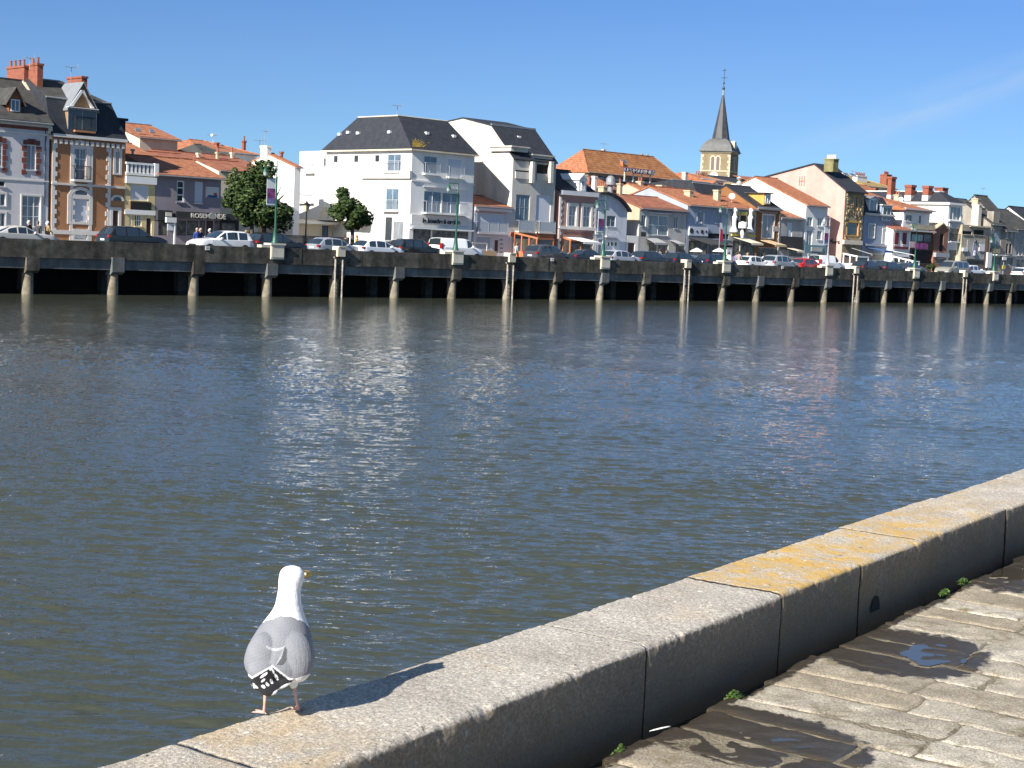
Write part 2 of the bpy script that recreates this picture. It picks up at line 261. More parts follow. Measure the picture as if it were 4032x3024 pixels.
class House(Thing):
    def __init__(s, name, label, vw, xl, xr, eave, v=16.0, depth=9.0, wall=WHITE, cat='house', group=None, uL=None, uR=None, z1=None, z0=GZ, hb=0):
        s.vw = vw; s.pf = Front(v, vw); s.v0 = v; s.dp = depth; s.wm = wall; s.z0 = z0
        s.z1 = s.pf.pt(*eave)[1] if z1 is None else z1
        s.uL = s.pf.pt(xl, eave[1])[0] if uL is None else uL; s.uR = s.pf.pt(xr, eave[1])[0] if uR is None else uR
        super().__init__(name, label, cat, ((s.uL+s.uR)/2, v, z0), group)
        s.pl = Side(s.uL, vw); s.hf = []; s.hl = []; s.extra = MB(); s.stone = None
    def win(s, x0, y0, x1, y1, kind='g', fr=FW, n=(2, 1), sur=None, sw=0.12, side=False, rail=None, rh=0.95, sill=True, name='window', v=None, fw=0.05, lab=None):
        pl = s.pl if side else (s.pf if v is None else Front(v, s.vw)); r = rect(pl, x0, y0, x1, y1); a, b, c, d = r
        (s.hl if side else s.hf).append(r) if v is None else None
        fm = MB(); w_ = fw; D0, D1 = (0.06, 0.12) if v is None else (-0.05, 0.0)
        pbox(fm, pl, a, a+w_, c, d, D0, D1); pbox(fm, pl, b-w_, b, c, d, D0, D1); pbox(fm, pl, a+w_, b-w_, c, c+w_, D0, D1); pbox(fm, pl, a+w_, b-w_, d-w_, d, D0, D1)
        if kind in 'gcb':
            for i in range(1, n[0]):
                q = a+(b-a)*i/n[0]; pbox(fm, pl, q-w_*.6, q+w_*.6, c+w_, d-w_, D0+.005, D1-.005)
            for j in range(1, n[1]):
                q = c+(d-c)*j/n[1]; pbox(fm, pl, a+w_, b-w_, q-w_*.45, q+w_*.45, D0+.008, D1-.008)
        wo_ = s.part(name, fm, fr, label=lab)
        pm = MB(); e = 0.015; pbox(pm, pl, a+.01, b-.01, c+.01, d-.01, D1-.03+(0 if kind in 'gcb' else -.025), D1+.03)
        s.part({'g': 'pane', 'c': 'pane', 'b': 'pane', 's': 'shutter', 'G': 'shutter', 'd': 'opening', 'o': 'door_leaf', 'p': 'shop_window', 'w': 'door_leaf'}[kind], pm,
               {'g': GL, 'c': GLC, 'b': GLB, 's': SHUT, 'G': SHG, 'd': DARK, 'o': DOORB, 'p': SHOP, 'w': FW}[kind], wo_)
        if sur:
            sm = MB(); t = sw
            pbox(sm, pl, a-t, a, c-t*.6, d+t, -.05, .01); pbox(sm, pl, b, b+t, c-t*.6, d+t, -.05, .01); pbox(sm, pl, a, b, d, d+t, -.048, .01); pbox(sm, pl, a, b, c-t*.6, c, -.048, .01)
            s.part('surround', sm, sur, wo_)
        elif sill and kind not in 'po' and v is None:
            sm = MB(); pbox(sm, pl, a-.06, b+.06, c-.07, c, -.08, .0); s.part('sill', sm, s.wm, wo_)
        if rail is not None: s.railing(pl, a-.12, b+.12, c-.02, rh, rail, wo_)
        return r
    def railing(s, pl, a, b, c, h, kind, parent=None, dep=0.35):
        rm = MB(); m = RAILD if kind == 'iron' else RAIL
        pbox(rm, pl, a, b, c+h-.04, c+h, -dep, -dep+.04); pbox(rm, pl, a, b, c+.02, c+.06, -dep, -dep+.04)
        k = max(2, int((b-a)/1.2)+1)
        for i in range(k): q = a+(b-a-.04)*i/(k-1); pbox(rm, pl, q, q+.04, c, c+h, -dep-.005, -dep+.045)
        for q in (a, b-.04): pbox(rm, pl, q, q+.04, c+h-.035, c+h-.005, -dep+.04, 0)
        if kind in ('bars', 'iron'):
            nb = int((b-a)/0.13)
            for i in range(1, nb): q = a+(b-a)*i/nb; pbox(rm, pl, q-.012, q+.012, c+.06, c+h-.04, -dep+.01, -dep+.03)
        ob = s.part('railing', rm, m, parent)
        if kind == 'glass':
            gm = MB(); pbox(gm, pl, a+.05, b-.05, c+.08, c+h-.08, -dep+.012, -dep+.025); s.part('railing_panel', gm, RGL, parent if parent is not None else None)
        bm_ = MB(); pbox(bm_, pl, a-.03, b+.03, c-.14, c+.0, -dep-.03, 0); s.part('balcony_slab', bm_, s.wm, parent)
        return ob
    def band(s, name, x0, y0, x1, y1, m, d0=-.08, d1=0.0, side=False, v=None, z=False, parent=None):
        pl = s.pl if side else (s.pf if v is None else Front(v, s.vw)); a, b, c, d = rect(pl, x0, y0, x1, y1)
        mb = MB(); pbox(mb, pl, a, b, c, d, d0, d1); return s.part(name, mb, m, parent)
    def hband(s, name, x, y, h, m, d0=-.08, full=0.0, z=None):
        zz = s.pf.pt(x, y)[1] if z is None else z; mb = MB(); mb.box(s.uL-full, s.uR+full, s.v0+d0, s.v0-.003, zz-h/2, zz+h/2); return s.part(name, mb, m)
    def quoins(s, m, xs, z0, z1, w=0.3, h=0.28, pl=None, d=-.04):
        mb = MB(); k = int((z1-z0)/h)
        for i in range(k):
            ww = w if i % 2 else w*.6
            for u, sg in xs: pbox(mb, pl or s.pf, u if sg > 0 else u-ww, u+ww if sg > 0 else u, z0+i*h, z0+i*h+h*.999, d, -.002)
        return s.part('quoins', mb, m)
    def finish(s, gable=None, parapet=0.0):
        mb = s.extra; v0, v1 = s.v0, s.v0+s.dp; z0, z1 = s.z0, s.z1+parapet
        facade(mb, s.pf, s.uL, s.uR, z0, z1, s.hf); facade(mb, s.pl, v0, v1, z0, z1, s.hl)
        mb.face([(s.uR, v0, z0), (s.uR, v1, z0), (s.uR, v1, z1), (s.uR, v0, z1)]); mb.face([(s.uL, v1, z0), (s.uR, v1, z0), (s.uR, v1, z1), (s.uL, v1, z1)])
        if gable:                               # gable: list of (v,z) above the eave line, drawn on both ends
            for u in (s.uL, s.uR): mb.face([(u, v0, z1), (u, v1, z1)]+[(u, v, z) for v, z in gable])
        else: mb.face([(s.uL, v0, z1-.02), (s.uR, v0, z1-.02), (s.uR, v1, z1-.02), (s.uL, v1, z1-.02)])
        s.wall = s.part('wall', mb, s.wm)
    def gable_roof(s, zr, m=TILE, over=0.3, vr=None, side_over=0.1, gutter=True, name='roof'):
        vr = s.v0+s.dp/2 if vr is None else vr; v1 = s.v0+s.dp; z1 = s.z1; th = 0.14
        k = (zr-z1)/(vr-s.v0); k2 = (zr-z1)/(v1-vr); a, b = s.uL-side_over, s.uR+side_over; mb = MB()
        mb.slab([(a, s.v0-over, z1-k*over+th), (b, s.v0-over, z1-k*over+th), (b, vr, zr+th), (a, vr, zr+th)], th*.95)
        mb.slab([(b, v1+over, z1-k2*over+th), (a, v1+over, z1-k2*over+th), (a, vr, zr+th), (b, vr, zr+th)], th*.95)
        mb.box(a, b, vr-.12, vr+.12, zr+th-.06, zr+th+.06)
        s.finish([(vr, zr)][::1]); s.roof = s.part(name, mb, m)
        if gutter: g = MB(); g.tube([(a, s.v0-over-.05, z1-k*over+.02), (b, s.v0-over-.05, z1-k*over+.02)], .07, 6); s.part('gutter', g, ZINC, s.roof)
        return s.roof
    def hip_roof(s, zr, il, ir, m=TILE, ms=TILES, over=0.3, vr=None, name='roof', gutter=True, fin=True):
        vr = s.v0+s.dp/2 if vr is None else vr; z1 = s.z1+.03; W_ = s.uR-s.uL; k_ = min(1, .72*W_/(il+ir)); il, ir = il*k_, ir*k_; a, b, c, d = s.uL-over, s.uR+over, s.v0-over, s.v0+s.dp+over; mb = MB()
        r0, r1 = (s.uL+il, vr, zr), (s.uR-ir, vr, zr); p = [(a, c, z1), (b, c, z1), (b, d, z1), (a, d, z1)]
        mb.face([p[0], p[1], r1, r0]); mb.face([p[2], p[3], r0, r1]); mb.face([p[3], p[0], r0], 1); mb.face([p[1], p[2], r1], 1); mb.face(p[::-1])
        lo = [(x, y, z-.12) for x, y, z in p]
        for i in range(4): j = (i+1) % 4; mb.face([p[i], p[j], lo[j], lo[i]])
        mb.face(lo); mb.tube([r0, r1], .09, 6); mb.tube([p[0], r0], .07, 6); mb.tube([p[1], r1], .07, 6)
        if fin: s.finish()
        s.roof = s.part(name, mb, [m, ms])
        if gutter: g = MB(); g.tube([(a, c-.06, z1-.05), (b, c-.06, z1-.05)], .07, 6); s.part('gutter', g, ZINC, s.roof)
        return s.roof
    def flat_top(s, parapet=0.3): s.finish(parapet=parapet)
    def zat(s, x, y, v): return Front(v, s.vw).pt(x, y)[1]
    def uat(s, x, y, v): return Front(v, s.vw).pt(x, y)[0]
    def chimney(s, x0, y0, x1, y1, v, dep=0.8, m=BRICK, pots=0, cap=True, parent=None, potm=POT, tot=True):
        a, b, c, d = rect(Front(v, s.vw), x0, y0, x1, y1)
        if tot: dep = min(dep, .58*(b-a)); a = a+dep*.97
        mb = MB(); mb.box(a, b, v, v+dep, c-.3, d-.15)
        if cap: mb.box(a-.06, b+.06, v-.06, v+dep+.06, d-.15, d)
        else: mb.box(a, b, v, v+dep, d-.15, d)
        ch = s.part('chimney', mb, m, parent or getattr(s, 'roof', None))
        if pots:
            pm = MB(); lng = dep > (b-a)
            for i in range(pots):
                t = (i+.5)/pots; cx, cy = ((a+b)/2, v+dep*t) if lng else (a+(b-a)*t, v+dep/2)
                pm.lathe(cx, cy, [(.13, d-.02), (.11, d+.05), (.09, d+.38), (.12, d+.42), (.11, d+.46)], 8)
            s.part('chimney_pots', pm, potm, ch)
        return ch
    def antenna(s, x, y0, y1, v, w_=0.9, dish=False):
        f = Front(v, s.vw); u, z0 = f.pt(x, y1); z1 = f.pt(x, y0)[1]; mb = MB(); mb.tube([(u, v, z0-.3), (u, v, z1)], .022, 5)
        mb.tube([(u-w_*.6, v-.1, z1-.1), (u+w_*.6, v+.1, z1-.05)], .018, 5)
        for i in range(6): q = u-w_*.55+w_*1.1*i/5; mb.tube([(q, v-.25, z1-.08), (q, v+.25, z1-.08)], .012, 4); 
        mb.tube([(u+w_*.6, v, z1-.3), (u+w_*.6, v, z1+.2)], .015, 4)
        s.part('antenna', mb, ZINC, getattr(s, 'roof', None))
    def dish(s, x, y, v, r=0.4, m=FW):
        u, z = s.uat(x, y, v), s.zat(x, y, v); mb = MB()
        c = Vector((u, v, z)); n_ = Vector((-.75, -.6, .3)).normalized(); t = n_.cross(Vector((0, 0, 1))).normalized(); b_ = n_.cross(t)
        ring = [c+(t*math.cos(k*math.pi/8)+b_*math.sin(k*math.pi/8))*r+n_*.1 for k in range(16)]
        for k in range(16): mb.face([c, ring[k], ring[(k+1) % 16]]); mb.face([c-n_*.04, ring[(k+1) % 16], ring[k]])
        mb.tube([c, c-n_*.3, c-n_*.3+Vector((0, 0, -.5))], .03, 5); s.part('satellite_dish', mb, m, getattr(s, 'roof', None), smooth=True)
    def skylight(s, x0, y0, x1, y1, v, k, m=ZINC):   # on the front slope; k = slope
        a, b, c, d = rect(Front(v, s.vw), x0, y0, x1, y1); mb = MB(); dz = d-c; dv = dz/k
        v_ = s.v0+(c-s.z1)/k
        mb.slab([(a, v_, c+.22), (b, v_, c+.22), (b, v_+dv, d+.22), (a, v_+dv, d+.22)], .1); o = s.part('skylight', mb, m, s.roof)
        g = MB(); e = .08; g.slab([(a+e, v_+e*.7, c+.23+e*k*.7), (b-e, v_+e*.7, c+.23+e*k*.7), (b-e, v_+dv-e*.7, d+.23-e*k*.7), (a+e, v_+dv-e*.7, d+.23-e*k*.7)], .01); s.part('pane', g, GLB, o)
    def awning(s, x0, y0, x1, y1, dep=1.5, m=AWN, frame=True, val=0.22, name='awning'):
        """x0,y0 = top left on the wall; x1,y1 = bottom right of the front edge, dep metres out"""
        pf = s.pf; u0, zt = pf.pt(x0, y0); p2 = Front(s.v0-dep, s.vw).pt(x1, y1); u1 = p2[0]; zb = p2[1]; mb = MB(); v = s.v0
        mb.slab([(u0, v-.02, zt), (u1, v-.02, zt), (u1, v-dep, zb), (u0, v-dep, zb)][::-1], .04); mb.box(u0, u1, v-dep-.03, v-dep-.004, zb-val, zb)
        return s.part(name, mb, m)
def pts3(pl, ps, d=0): return [pl.map(*pl.pt(x, y), d) for x, y in ps]
# ------------------------------------------------------------------ water
def water():
    r = [5.5]; 
    while r[-1] < 235: r.append(r[-1]+max(0.045, r[-1]**2/6776*0.50))
    r = np.array(r); th = np.radians(np.linspace(-24, 24, 1250))
    TH, Rr = np.meshgrid(th, r); X = Rr*np.sin(TH); Y = Rr*np.cos(TH); Zz = np.zeros_like(X)
    dr = np.maximum(0.045, Rr**2/6776*0.50)
    rs = np.random.RandomState(3); main = math.radians(180+4)
    # slow patches of calmer and rougher water
    patch = np.zeros_like(X)
    for i in range(8):
        a = rs.uniform(0, 2*math.pi); lam = rs.uniform(7, 30); patch += np.sin((X*math.sin(a)+Y*math.cos(a))*2*math.pi/lam+rs.uniform(0, 6.28))
    patch = 1+0.22*patch/2
    for i in range(84):
        lam = 0.14*math.exp(rs.uniform(0, 1)*math.log(1.7/0.14)); a = main+rs.normal(0, 0.27)
        amp = 0.0205*lam/(2*math.pi)*(1.3 if lam < .24 else 3.1 if lam < .75 else 1.1)*1.25; k = 2*math.pi/lam
        ph = k*(X*math.sin(a)+Y*math.cos(a))+rs.uniform(0, 6.28)+0.5*np.sin(X*.9+Y*.4+i)+0.4*np.sin(Y*.7-X*.5+2*i)
        f = np.clip(lam/(1.7*dr)-0.6, 0, 1); s = np.sin(ph); Zz += amp*f*(0.45*s+1.5*(1-np.abs(np.sin(ph/2+.8)))**1.4)
    Zz *= patch
    nr, nc = X.shape; co = np.stack([X, Y, Zz], -1).reshape(-1, 3)
    i = np.arange(nr-1)[:, None]*nc+np.arange(nc-1)[None, :]; fc = np.stack([i, i+1, i+nc+1, i+nc], -1).reshape(-1, 4)
    # the rest of the river, flat and a little lower
    big = np.array([[-700, -500, -.12], [900, -500, -.12], [900, 900, -.12], [-700, 900, -.12]]); co = np.vstack([co, big]); fc = np.vstack([fc, [[len(co)-4, len(co)-3, len(co)-2, len(co)-1]]])
    me = bpy.data.meshes.new('water'); me.vertices.add(len(co)); me.vertices.foreach_set('co', co.astype(np.float32).ravel())
    me.loops.add(fc.size); me.loops.foreach_set('vertex_index', fc[:, ::1].astype(np.int32).ravel()); me.polygons.add(len(fc))
    me.polygons.foreach_set('loop_start', np.arange(0, fc.size, 4, dtype=np.int32)); me.polygons.foreach_set('use_smooth', np.ones(len(fc), dtype=bool)); me.update(calc_edges=True)
    m = bpy.data.materials.new('river_water'); m.use_nodes = True; t = m.node_tree; n = t.nodes; b = n['Principled BSDF']; l = t.links.new
    b.inputs['Base Color'].default_value = (0.050, 0.055, 0.040, 1); b.inputs['Roughness'].default_value = 0.06; b.inputs['IOR'].default_value = 1.333
    co_ = n.new('ShaderNodeTexCoord'); mp_ = n.new('ShaderNodeMapping'); mp_.inputs['Rotation'].default_value = (0, 0, math.radians(-8)); mp_.inputs['Scale'].default_value = (0.38, 1.2, 1)
    l(co_.outputs['Object'], mp_.inputs[0]); prev = None
    for sc, st, dist in ((3.4, 0.7, 0.045), (7.5, 0.8, 0.022), (18.0, 0.6, 0.009)):
        nn = n.new('ShaderNodeTexNoise'); nn.inputs['Scale'].default_value = sc; nn.inputs['Detail'].default_value = 2; l(mp_.outputs[0], nn.inputs['Vector'])
        bp = n.new('ShaderNodeBump'); bp.inputs['Strength'].default_value = st; bp.inputs['Distance'].default_value = dist; l(nn.outputs['Fac'], bp.inputs['Height'])
        if prev: l(prev.outputs[0], bp.inputs['Normal'])
        prev = bp
    l(prev.outputs[0], b.inputs['Normal']); me.materials.append(m)
    o = bpy.data.objects.new('water', me); COL.objects.link(o); props(o, kind='structure')
water()
# ------------------------------------------------------------------ near quay: ground, kerb, paving
KTOP = CH-1.42; KG = CH-1.675
def kmesh(name, verts, faces, mats, mi=None, smooth=False, attr=None):
    me = bpy.data.meshes.new(name); me.from_pydata(verts, [], faces)
    for m in mats: me.materials.append(m)
    if mi: me.polygons.foreach_set('material_index', mi)
    if smooth: me.polygons.foreach_set('use_smooth', [True]*len(faces))
    return me
def fbm(x, y, seed=0, oct=4):
    s = 0; a = 1
    for o in range(oct):
        k = 2**o; s += a*(math.sin(x*k*1.7+seed+math.sin(y*k*1.3+seed*2)*1.5)*math.sin(y*k*1.9-seed+math.sin(x*k*1.1)*1.7)); a *= .55
    return s
def stone_mat():
    m = bpy.data.materials.new('granite_kerb'); m.use_nodes = True; t = m.node_tree; n = t.nodes; b = n['Principled BSDF']; l = t.links.new
    co = n.new('ShaderNodeTexCoord'); b.inputs['Roughness'].default_value = 0.9
    def noise(s, d=6, r=.6):
        x = n.new('ShaderNodeTexNoise'); x.inputs['Scale'].default_value = s; x.inputs['Detail'].default_value = d; x.inputs['Roughness'].default_value = r; l(co.outputs['Object'], x.inputs['Vector']); return x
    def ramp(src, p0, c0, p1, c1):
        x = n.new('ShaderNodeValToRGB'); x.color_ramp.elements[0].position = p0; x.color_ramp.elements[0].color = (*c0, 1); x.color_ramp.elements[1].position = p1; x.color_ramp.elements[1].color = (*c1, 1); l(src, x.inputs[0]); return x
    def mix(f, a, c, bt='MIX'):
        x = n.new('ShaderNodeMixRGB'); x.blend_type = bt
        if isinstance(f, float): x.inputs['Fac'].default_value = f
        else: l(f, x.inputs['Fac'])
        l(a, x.inputs['Color1']); l(c, x.inputs['Color2']) if not isinstance(c, tuple) else setattr(x.inputs['Color2'], 'default_value', (*c, 1)); return x
    base = ramp(noise(3).outputs[0], .3, (0.43, 0.385, 0.33), .7, (0.60, 0.55, 0.48))
    sp_ = ramp(noise(95, 3, .85).outputs[0], .36, (0.5, 0.49, 0.47), .62, (1.22, 1.21, 1.2)); c = mix(1.0, base.outputs[0], sp_.outputs[0], 'MULTIPLY')
    cell = n.new('ShaderNodeTexVoronoi'); cell.inputs['Scale'].default_value = 110; l(co.outputs['Object'], cell.inputs['Vector'])
    rc = ramp(cell.outputs['Color'], .2, (0.75, 0.75, 0.75), .85, (1.15, 1.15, 1.12)); c = mix(.8, c.outputs[0], rc.outputs[0], 'MULTIPLY')
    at = n.new('ShaderNodeAttribute'); at.attribute_name = 'lichen'
    ln = ramp(noise(7, 8, .7).outputs[0],  .40, (.10, .10, .10), .58, (1, 1, 1)); lm = n.new('ShaderNodeMath'); lm.operation = 'MULTIPLY'; l(ln.outputs[0], lm.inputs[0]); l(at.outputs['Fac'], lm.inputs[1])
    c = mix(lm.outputs[0], c.outputs[0], (0.55, 0.34, 0.085))
    bl = ramp(noise(22, 4, .6).outputs[0], .665, (0, 0, 0), .71, (1, 1, 1)); c = mix(bl.outputs[0], c.outputs[0], (0.10, 0.085, 0.06))
    wl = ramp(noise(31, 3, .5).outputs[0], .70, (0, 0, 0), .72, (1, 1, 1)); c = mix(wl.outputs[0], c.outputs[0], (0.75, 0.72, 0.62))
    # damp grime low on the faces, deepened to stand in for shade
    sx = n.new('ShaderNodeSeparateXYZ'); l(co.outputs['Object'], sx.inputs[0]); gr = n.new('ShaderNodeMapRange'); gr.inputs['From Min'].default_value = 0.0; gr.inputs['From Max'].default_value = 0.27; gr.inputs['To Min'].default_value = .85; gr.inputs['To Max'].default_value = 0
    l(sx.outputs[2], gr.inputs['Value']); c = mix(gr.outputs[0], c.outputs[0], (0.05, 0.045, 0.03)); af = n.new('ShaderNodeAttribute'); af.attribute_name = 'face'; fr_ = ramp(noise(26, 7, .75).outputs[0], .25, (.45, .45, .45), .75, (.9, .9, .9)); fm_ = n.new('ShaderNodeMath'); fm_.operation = 'MULTIPLY'; l(af.outputs['Fac'], fm_.inputs[0]); l(fr_.outputs[0], fm_.inputs[1]); c = mix(fm_.outputs[0], c.outputs[0], (0.17, 0.125, 0.075)); l(c.outputs[0], b.inputs['Base Color'])  # brown over the paving-side face is shade put into the colour
    bp = n.new('ShaderNodeBump'); bp.inputs['Strength'].default_value = .8; bp.inputs['Distance'].default_value = .007; l(noise(75, 6, .75).outputs[0], bp.inputs['Height']); l(bp.outputs[0], b.inputs['Normal'])
    return m
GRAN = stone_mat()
kerb = Thing('quay_kerb', 'long low granite kerb of worn blocks with orange lichen along the near quay edge', 'kerb', world=K(6, -2.87, KG-.05), rot=math.atan2(KD.y, KD.x))
def kloc(k, n_, z): return (k-6, -(n_+2.87), z-(KG-.05))      # kerb-local coordinates
def kerb_stone(k0, k1, li, seed, near):
    rs = random.Random(seed); st = 0.006 if near else 0.02; n0, n1 = -3.10, -2.64
    jo = rs.uniform(-.006, .006); top = KTOP+rs.uniform(-.004, .004)
    # section: from the water side bottom, over the top, down to the paving; the edges are worn round
    sec = []
    for i in range(10): sec.append((n0, top-.6+.6*i/10-.012*0))
    R_ = .016
    for i in range(5): a = math.pi/2*i/4; sec.append((n0+R_*(1-math.cos(a)), top-R_+R_*math.sin(a)))
    nn = int((n1-n0-2*R_)/st)
    for i in range(1, nn): sec.append((n0+R_+(n1-n0-2*R_)*i/nn, top))
    for i in range(5): a = math.pi/2*i/4; sec.append((n1-R_+R_*math.sin(a), top-R_+R_*math.cos(a)))
    ns = int((top-R_-KG+.06)/st)
    for i in range(1, ns+1): sec.append((n1, top-R_-(top-R_-KG+.10)*i/ns))
    g = .002; m = max(4, int((k1-k0)/st)); V_ = []; li_ = []; fa_ = []
    for i in range(m+1):
        k = k0+g+(k1-k0-2*g)*i/m; e = min(i, m-i)*((k1-k0)/m); er = max(0, .012-e)/.012
        for (n_, z) in sec:
            d = .0011*fbm(k*31, (n_+z)*31, seed, 4)+.0018*fbm(k*4, n_*5+z*3, seed+1, 3)
            edge = math.exp(-((n_-n1)**2+(z-top)**2)/.0009); ed2 = math.exp(-((n_-n0)**2+(z-top)**2)/.0009)
            ch = (.003+max(0, fbm(k*9, 3.1, seed+5, 4)-.35)*.007)*edge+max(0, fbm(k*7, 1.1, seed+9, 3)-.8)*.012*ed2
            up = 1 if z > top-.012 else 0
            nz = n_+(d if not up else 0)+jo-(ch if n_ > -2.87 else -ch)-er*.004*(1 if n_ > -2.87 else -1)*(1-up); zz = z+(d if up else 0)-ch-er*er*.004*up
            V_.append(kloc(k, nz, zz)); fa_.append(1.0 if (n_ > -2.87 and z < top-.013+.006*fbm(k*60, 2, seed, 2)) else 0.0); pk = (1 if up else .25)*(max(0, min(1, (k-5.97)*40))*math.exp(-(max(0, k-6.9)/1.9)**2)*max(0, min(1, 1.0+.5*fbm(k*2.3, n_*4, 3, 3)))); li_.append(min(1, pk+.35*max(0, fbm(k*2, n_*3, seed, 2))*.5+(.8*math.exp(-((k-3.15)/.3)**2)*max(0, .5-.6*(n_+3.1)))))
    S = len(sec); Fc = [(i*S+j, i*S+j+1, (i+1)*S+j+1, (i+1)*S+j) for i in range(m) for j in range(S-1)]
    for i in (0, m): Fc.append(tuple(i*S+j for j in range(S)))
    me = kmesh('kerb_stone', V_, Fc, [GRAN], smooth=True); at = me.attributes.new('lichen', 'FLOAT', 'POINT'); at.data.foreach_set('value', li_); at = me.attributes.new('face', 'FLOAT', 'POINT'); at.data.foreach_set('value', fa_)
    o = bpy.data.objects.new('kerb_stone', me); COL.objects.link(o); o.parent = kerb.e; return o
KJ = [-14, -12.4, -11, -9.5, -8, -6.6, -5, -3.4, -2, -.4, .9, 2.0, 2.97, 4.83, 5.98, 6.86, 7.68, 9.13, 10.5, 11.8, 13.2, 14.5, 16, 17.3, 18.8, 20.2, 21.7, 23, 24.6, 26]
for i in range(len(KJ)-1):
    o = kerb_stone(KJ[i], KJ[i+1], 1.0 if 5.7 < (KJ[i]+KJ[i+1])/2 < 8.4 else (.45 if 8.4 < KJ[i] < 10 else 0.0), 11+i*3, 2 < KJ[i] < 10.4)
    if 6 < (KJ[i]+KJ[i+1])/2 < 7.5: o['label'] = 'kerb block covered in orange lichen'
# drain hole through the kerb foot
dm = MB(); c0 = kloc(7.05, -2.628, KG+.0); 
for i in range(12):
    a0, a1 = math.pi*i/12, math.pi*(i+1)/12; w_ = .055; h_ = .075
    dm.face([(c0[0], c0[1], c0[2]), (c0[0]+w_*math.cos(a0), c0[1], c0[2]+h_*math.sin(a0)), (c0[0]+w_*math.cos(a1), c0[1], c0[2]+h_*math.sin(a1))])
kerb.part('drain_hole', dm, DARK)
# quay body and base ground under the paving
body = MB()
def kbox(mb, k0, k1, n0, n1, z0, z1, m=0):
    p = [K(k0, n0, 0), K(k1, n0, 0), K(k1, n1, 0), K(k0, n1, 0)]; mb.hexa([(q.x, q.y, z0) for q in p]+[(q.x, q.y, z1) for q in p], m)
kbox(body, -60, 60, -3.085, 60, -2, KG-.10)
GROUT = mat('gutter_mortar', (0.018, 0.018, 0.014), 0.5, var=0.5, vs=9, col2=(0.035, 0.04, 0.02), bump=0.8, bs=60)
ob = bpy.data.objects.new('near_quay_ground', body.mesh('near_quay_ground', [GROUT])); COL.objects.link(ob); props(ob, kind='structure')
# paving slabs, long side square to the kerb, worn and uneven
def slab_mat():
    m = bpy.data.materials.new('paving_stone'); m.use_nodes = True; t = m.node_tree; n = t.nodes; b = n['Principled BSDF']; l = t.links.new; co = n.new('ShaderNodeTexCoord')
    def noise(s, d=6, r=.6, src=None):
        x = n.new('ShaderNodeTexNoise'); x.inputs['Scale'].default_value = s; x.inputs['Detail'].default_value = d; x.inputs['Roughness'].default_value = r; l(src or co.outputs['Object'], x.inputs['Vector']); return x
    def ramp(src, p0, c0, p1, c1):
        x = n.new('ShaderNodeValToRGB'); x.color_ramp.elements[0].position = p0; x.color_ramp.elements[0].color = (*c0, 1); x.color_ramp.elements[1].position = p1; x.color_ramp.elements[1].color = (*c1, 1); l(src, x.inputs[0]); return x
    def mix(f, a, c, bt='MIX'):
        x = n.new('ShaderNodeMixRGB'); x.blend_type = bt
        if isinstance(f, float): x.inputs['Fac'].default_value = f
        else: l(f, x.inputs['Fac'])
        l(a, x.inputs['Color1']); l(c, x.inputs['Color2']) if not isinstance(c, tuple) else setattr(x.inputs['Color2'], 'default_value', (*c, 1)); return x
    at = n.new('ShaderNodeAttribute'); at.attribute_name = 'tone'; aw = n.new('ShaderNodeAttribute'); aw.attribute_name = 'wet'
    tn = ramp(at.outputs['Fac'], 0, (0.45, 0.39, 0.31), 1, (0.66, 0.61, 0.54)); g = ramp(noise(4).outputs[0], .3, (.62, .60, .55), .7, (1.2, 1.18, 1.12)); c = mix(1.0, tn.outputs[0], g.outputs[0], 'MULTIPLY')
    s2 = ramp(noise(120, 3, .8).outputs[0], .34, (.42, .40, .36), .64, (1.3, 1.3, 1.28)); c = mix(1.0, c.outputs[0], s2.outputs[0], 'MULTIPLY')
    mo = ramp(noise(9, 7, .7).outputs[0], .52, (0, 0, 0), .70, (1, 1, 1)); c = mix(mo.outputs[0], c.outputs[0], (0.20, 0.16, 0.08))
    wn = noise(14, 6, .65); wa = n.new('ShaderNodeMath'); wa.operation = 'MULTIPLY_ADD'; wa.inputs[1].default_value = .9; l(wn.outputs[0], wa.inputs[0]); ws = n.new('ShaderNodeMath'); ws.operation = 'SUBTRACT'; ws.inputs[1].default_value = .45
    l(aw.outputs['Fac'], ws.inputs[0]); l(ws.outputs[0], wa.inputs[2]); wr = ramp(wa.outputs[0], .45, (0, 0, 0), .56, (1, 1, 1))
    c = mix(wr.outputs[0], c.outputs[0], (0.060, 0.046, 0.028)); l(c.outputs[0], b.inputs['Base Color'])
    rr = n.new('ShaderNodeMapRange'); rr.inputs['To Min'].default_value = .9; rr.inputs['To Max'].default_value = .22; l(wr.outputs[0], rr.inputs['Value']); l(rr.outputs[0], b.inputs['Roughness'])
    bp = n.new('ShaderNodeBump'); bp.inputs['Strength'].default_value = 1.0; bp.inputs['Distance'].default_value = .013; l(noise(70, 7, .78).outputs[0], bp.inputs['Height']); l(bp.outputs[0], b.inputs['Normal'])
    return m
PAV = slab_mat()
PUD = [(6.38, -2.25, .40, .34), (4.87, -2.25, .30, .42), (8.75, -2.30, .75, .30), (4.4, -1.7, .18, .35)]   # k, n, half sizes
def wet(k, n_):
    w_ = 0
    for a, b, c, d in PUD: q = ((k-a)/c)**2+((n_-b)/d)**2; w_ = max(w_, 1.35-q*.75)
    w_ = max(w_, .9-(n_+2.5)*9)
    return max(0, min(1.3, w_))
Vp, Fp, tone, wt = [], [], [], []; rs = random.Random(4); k = -2.0; row = 0
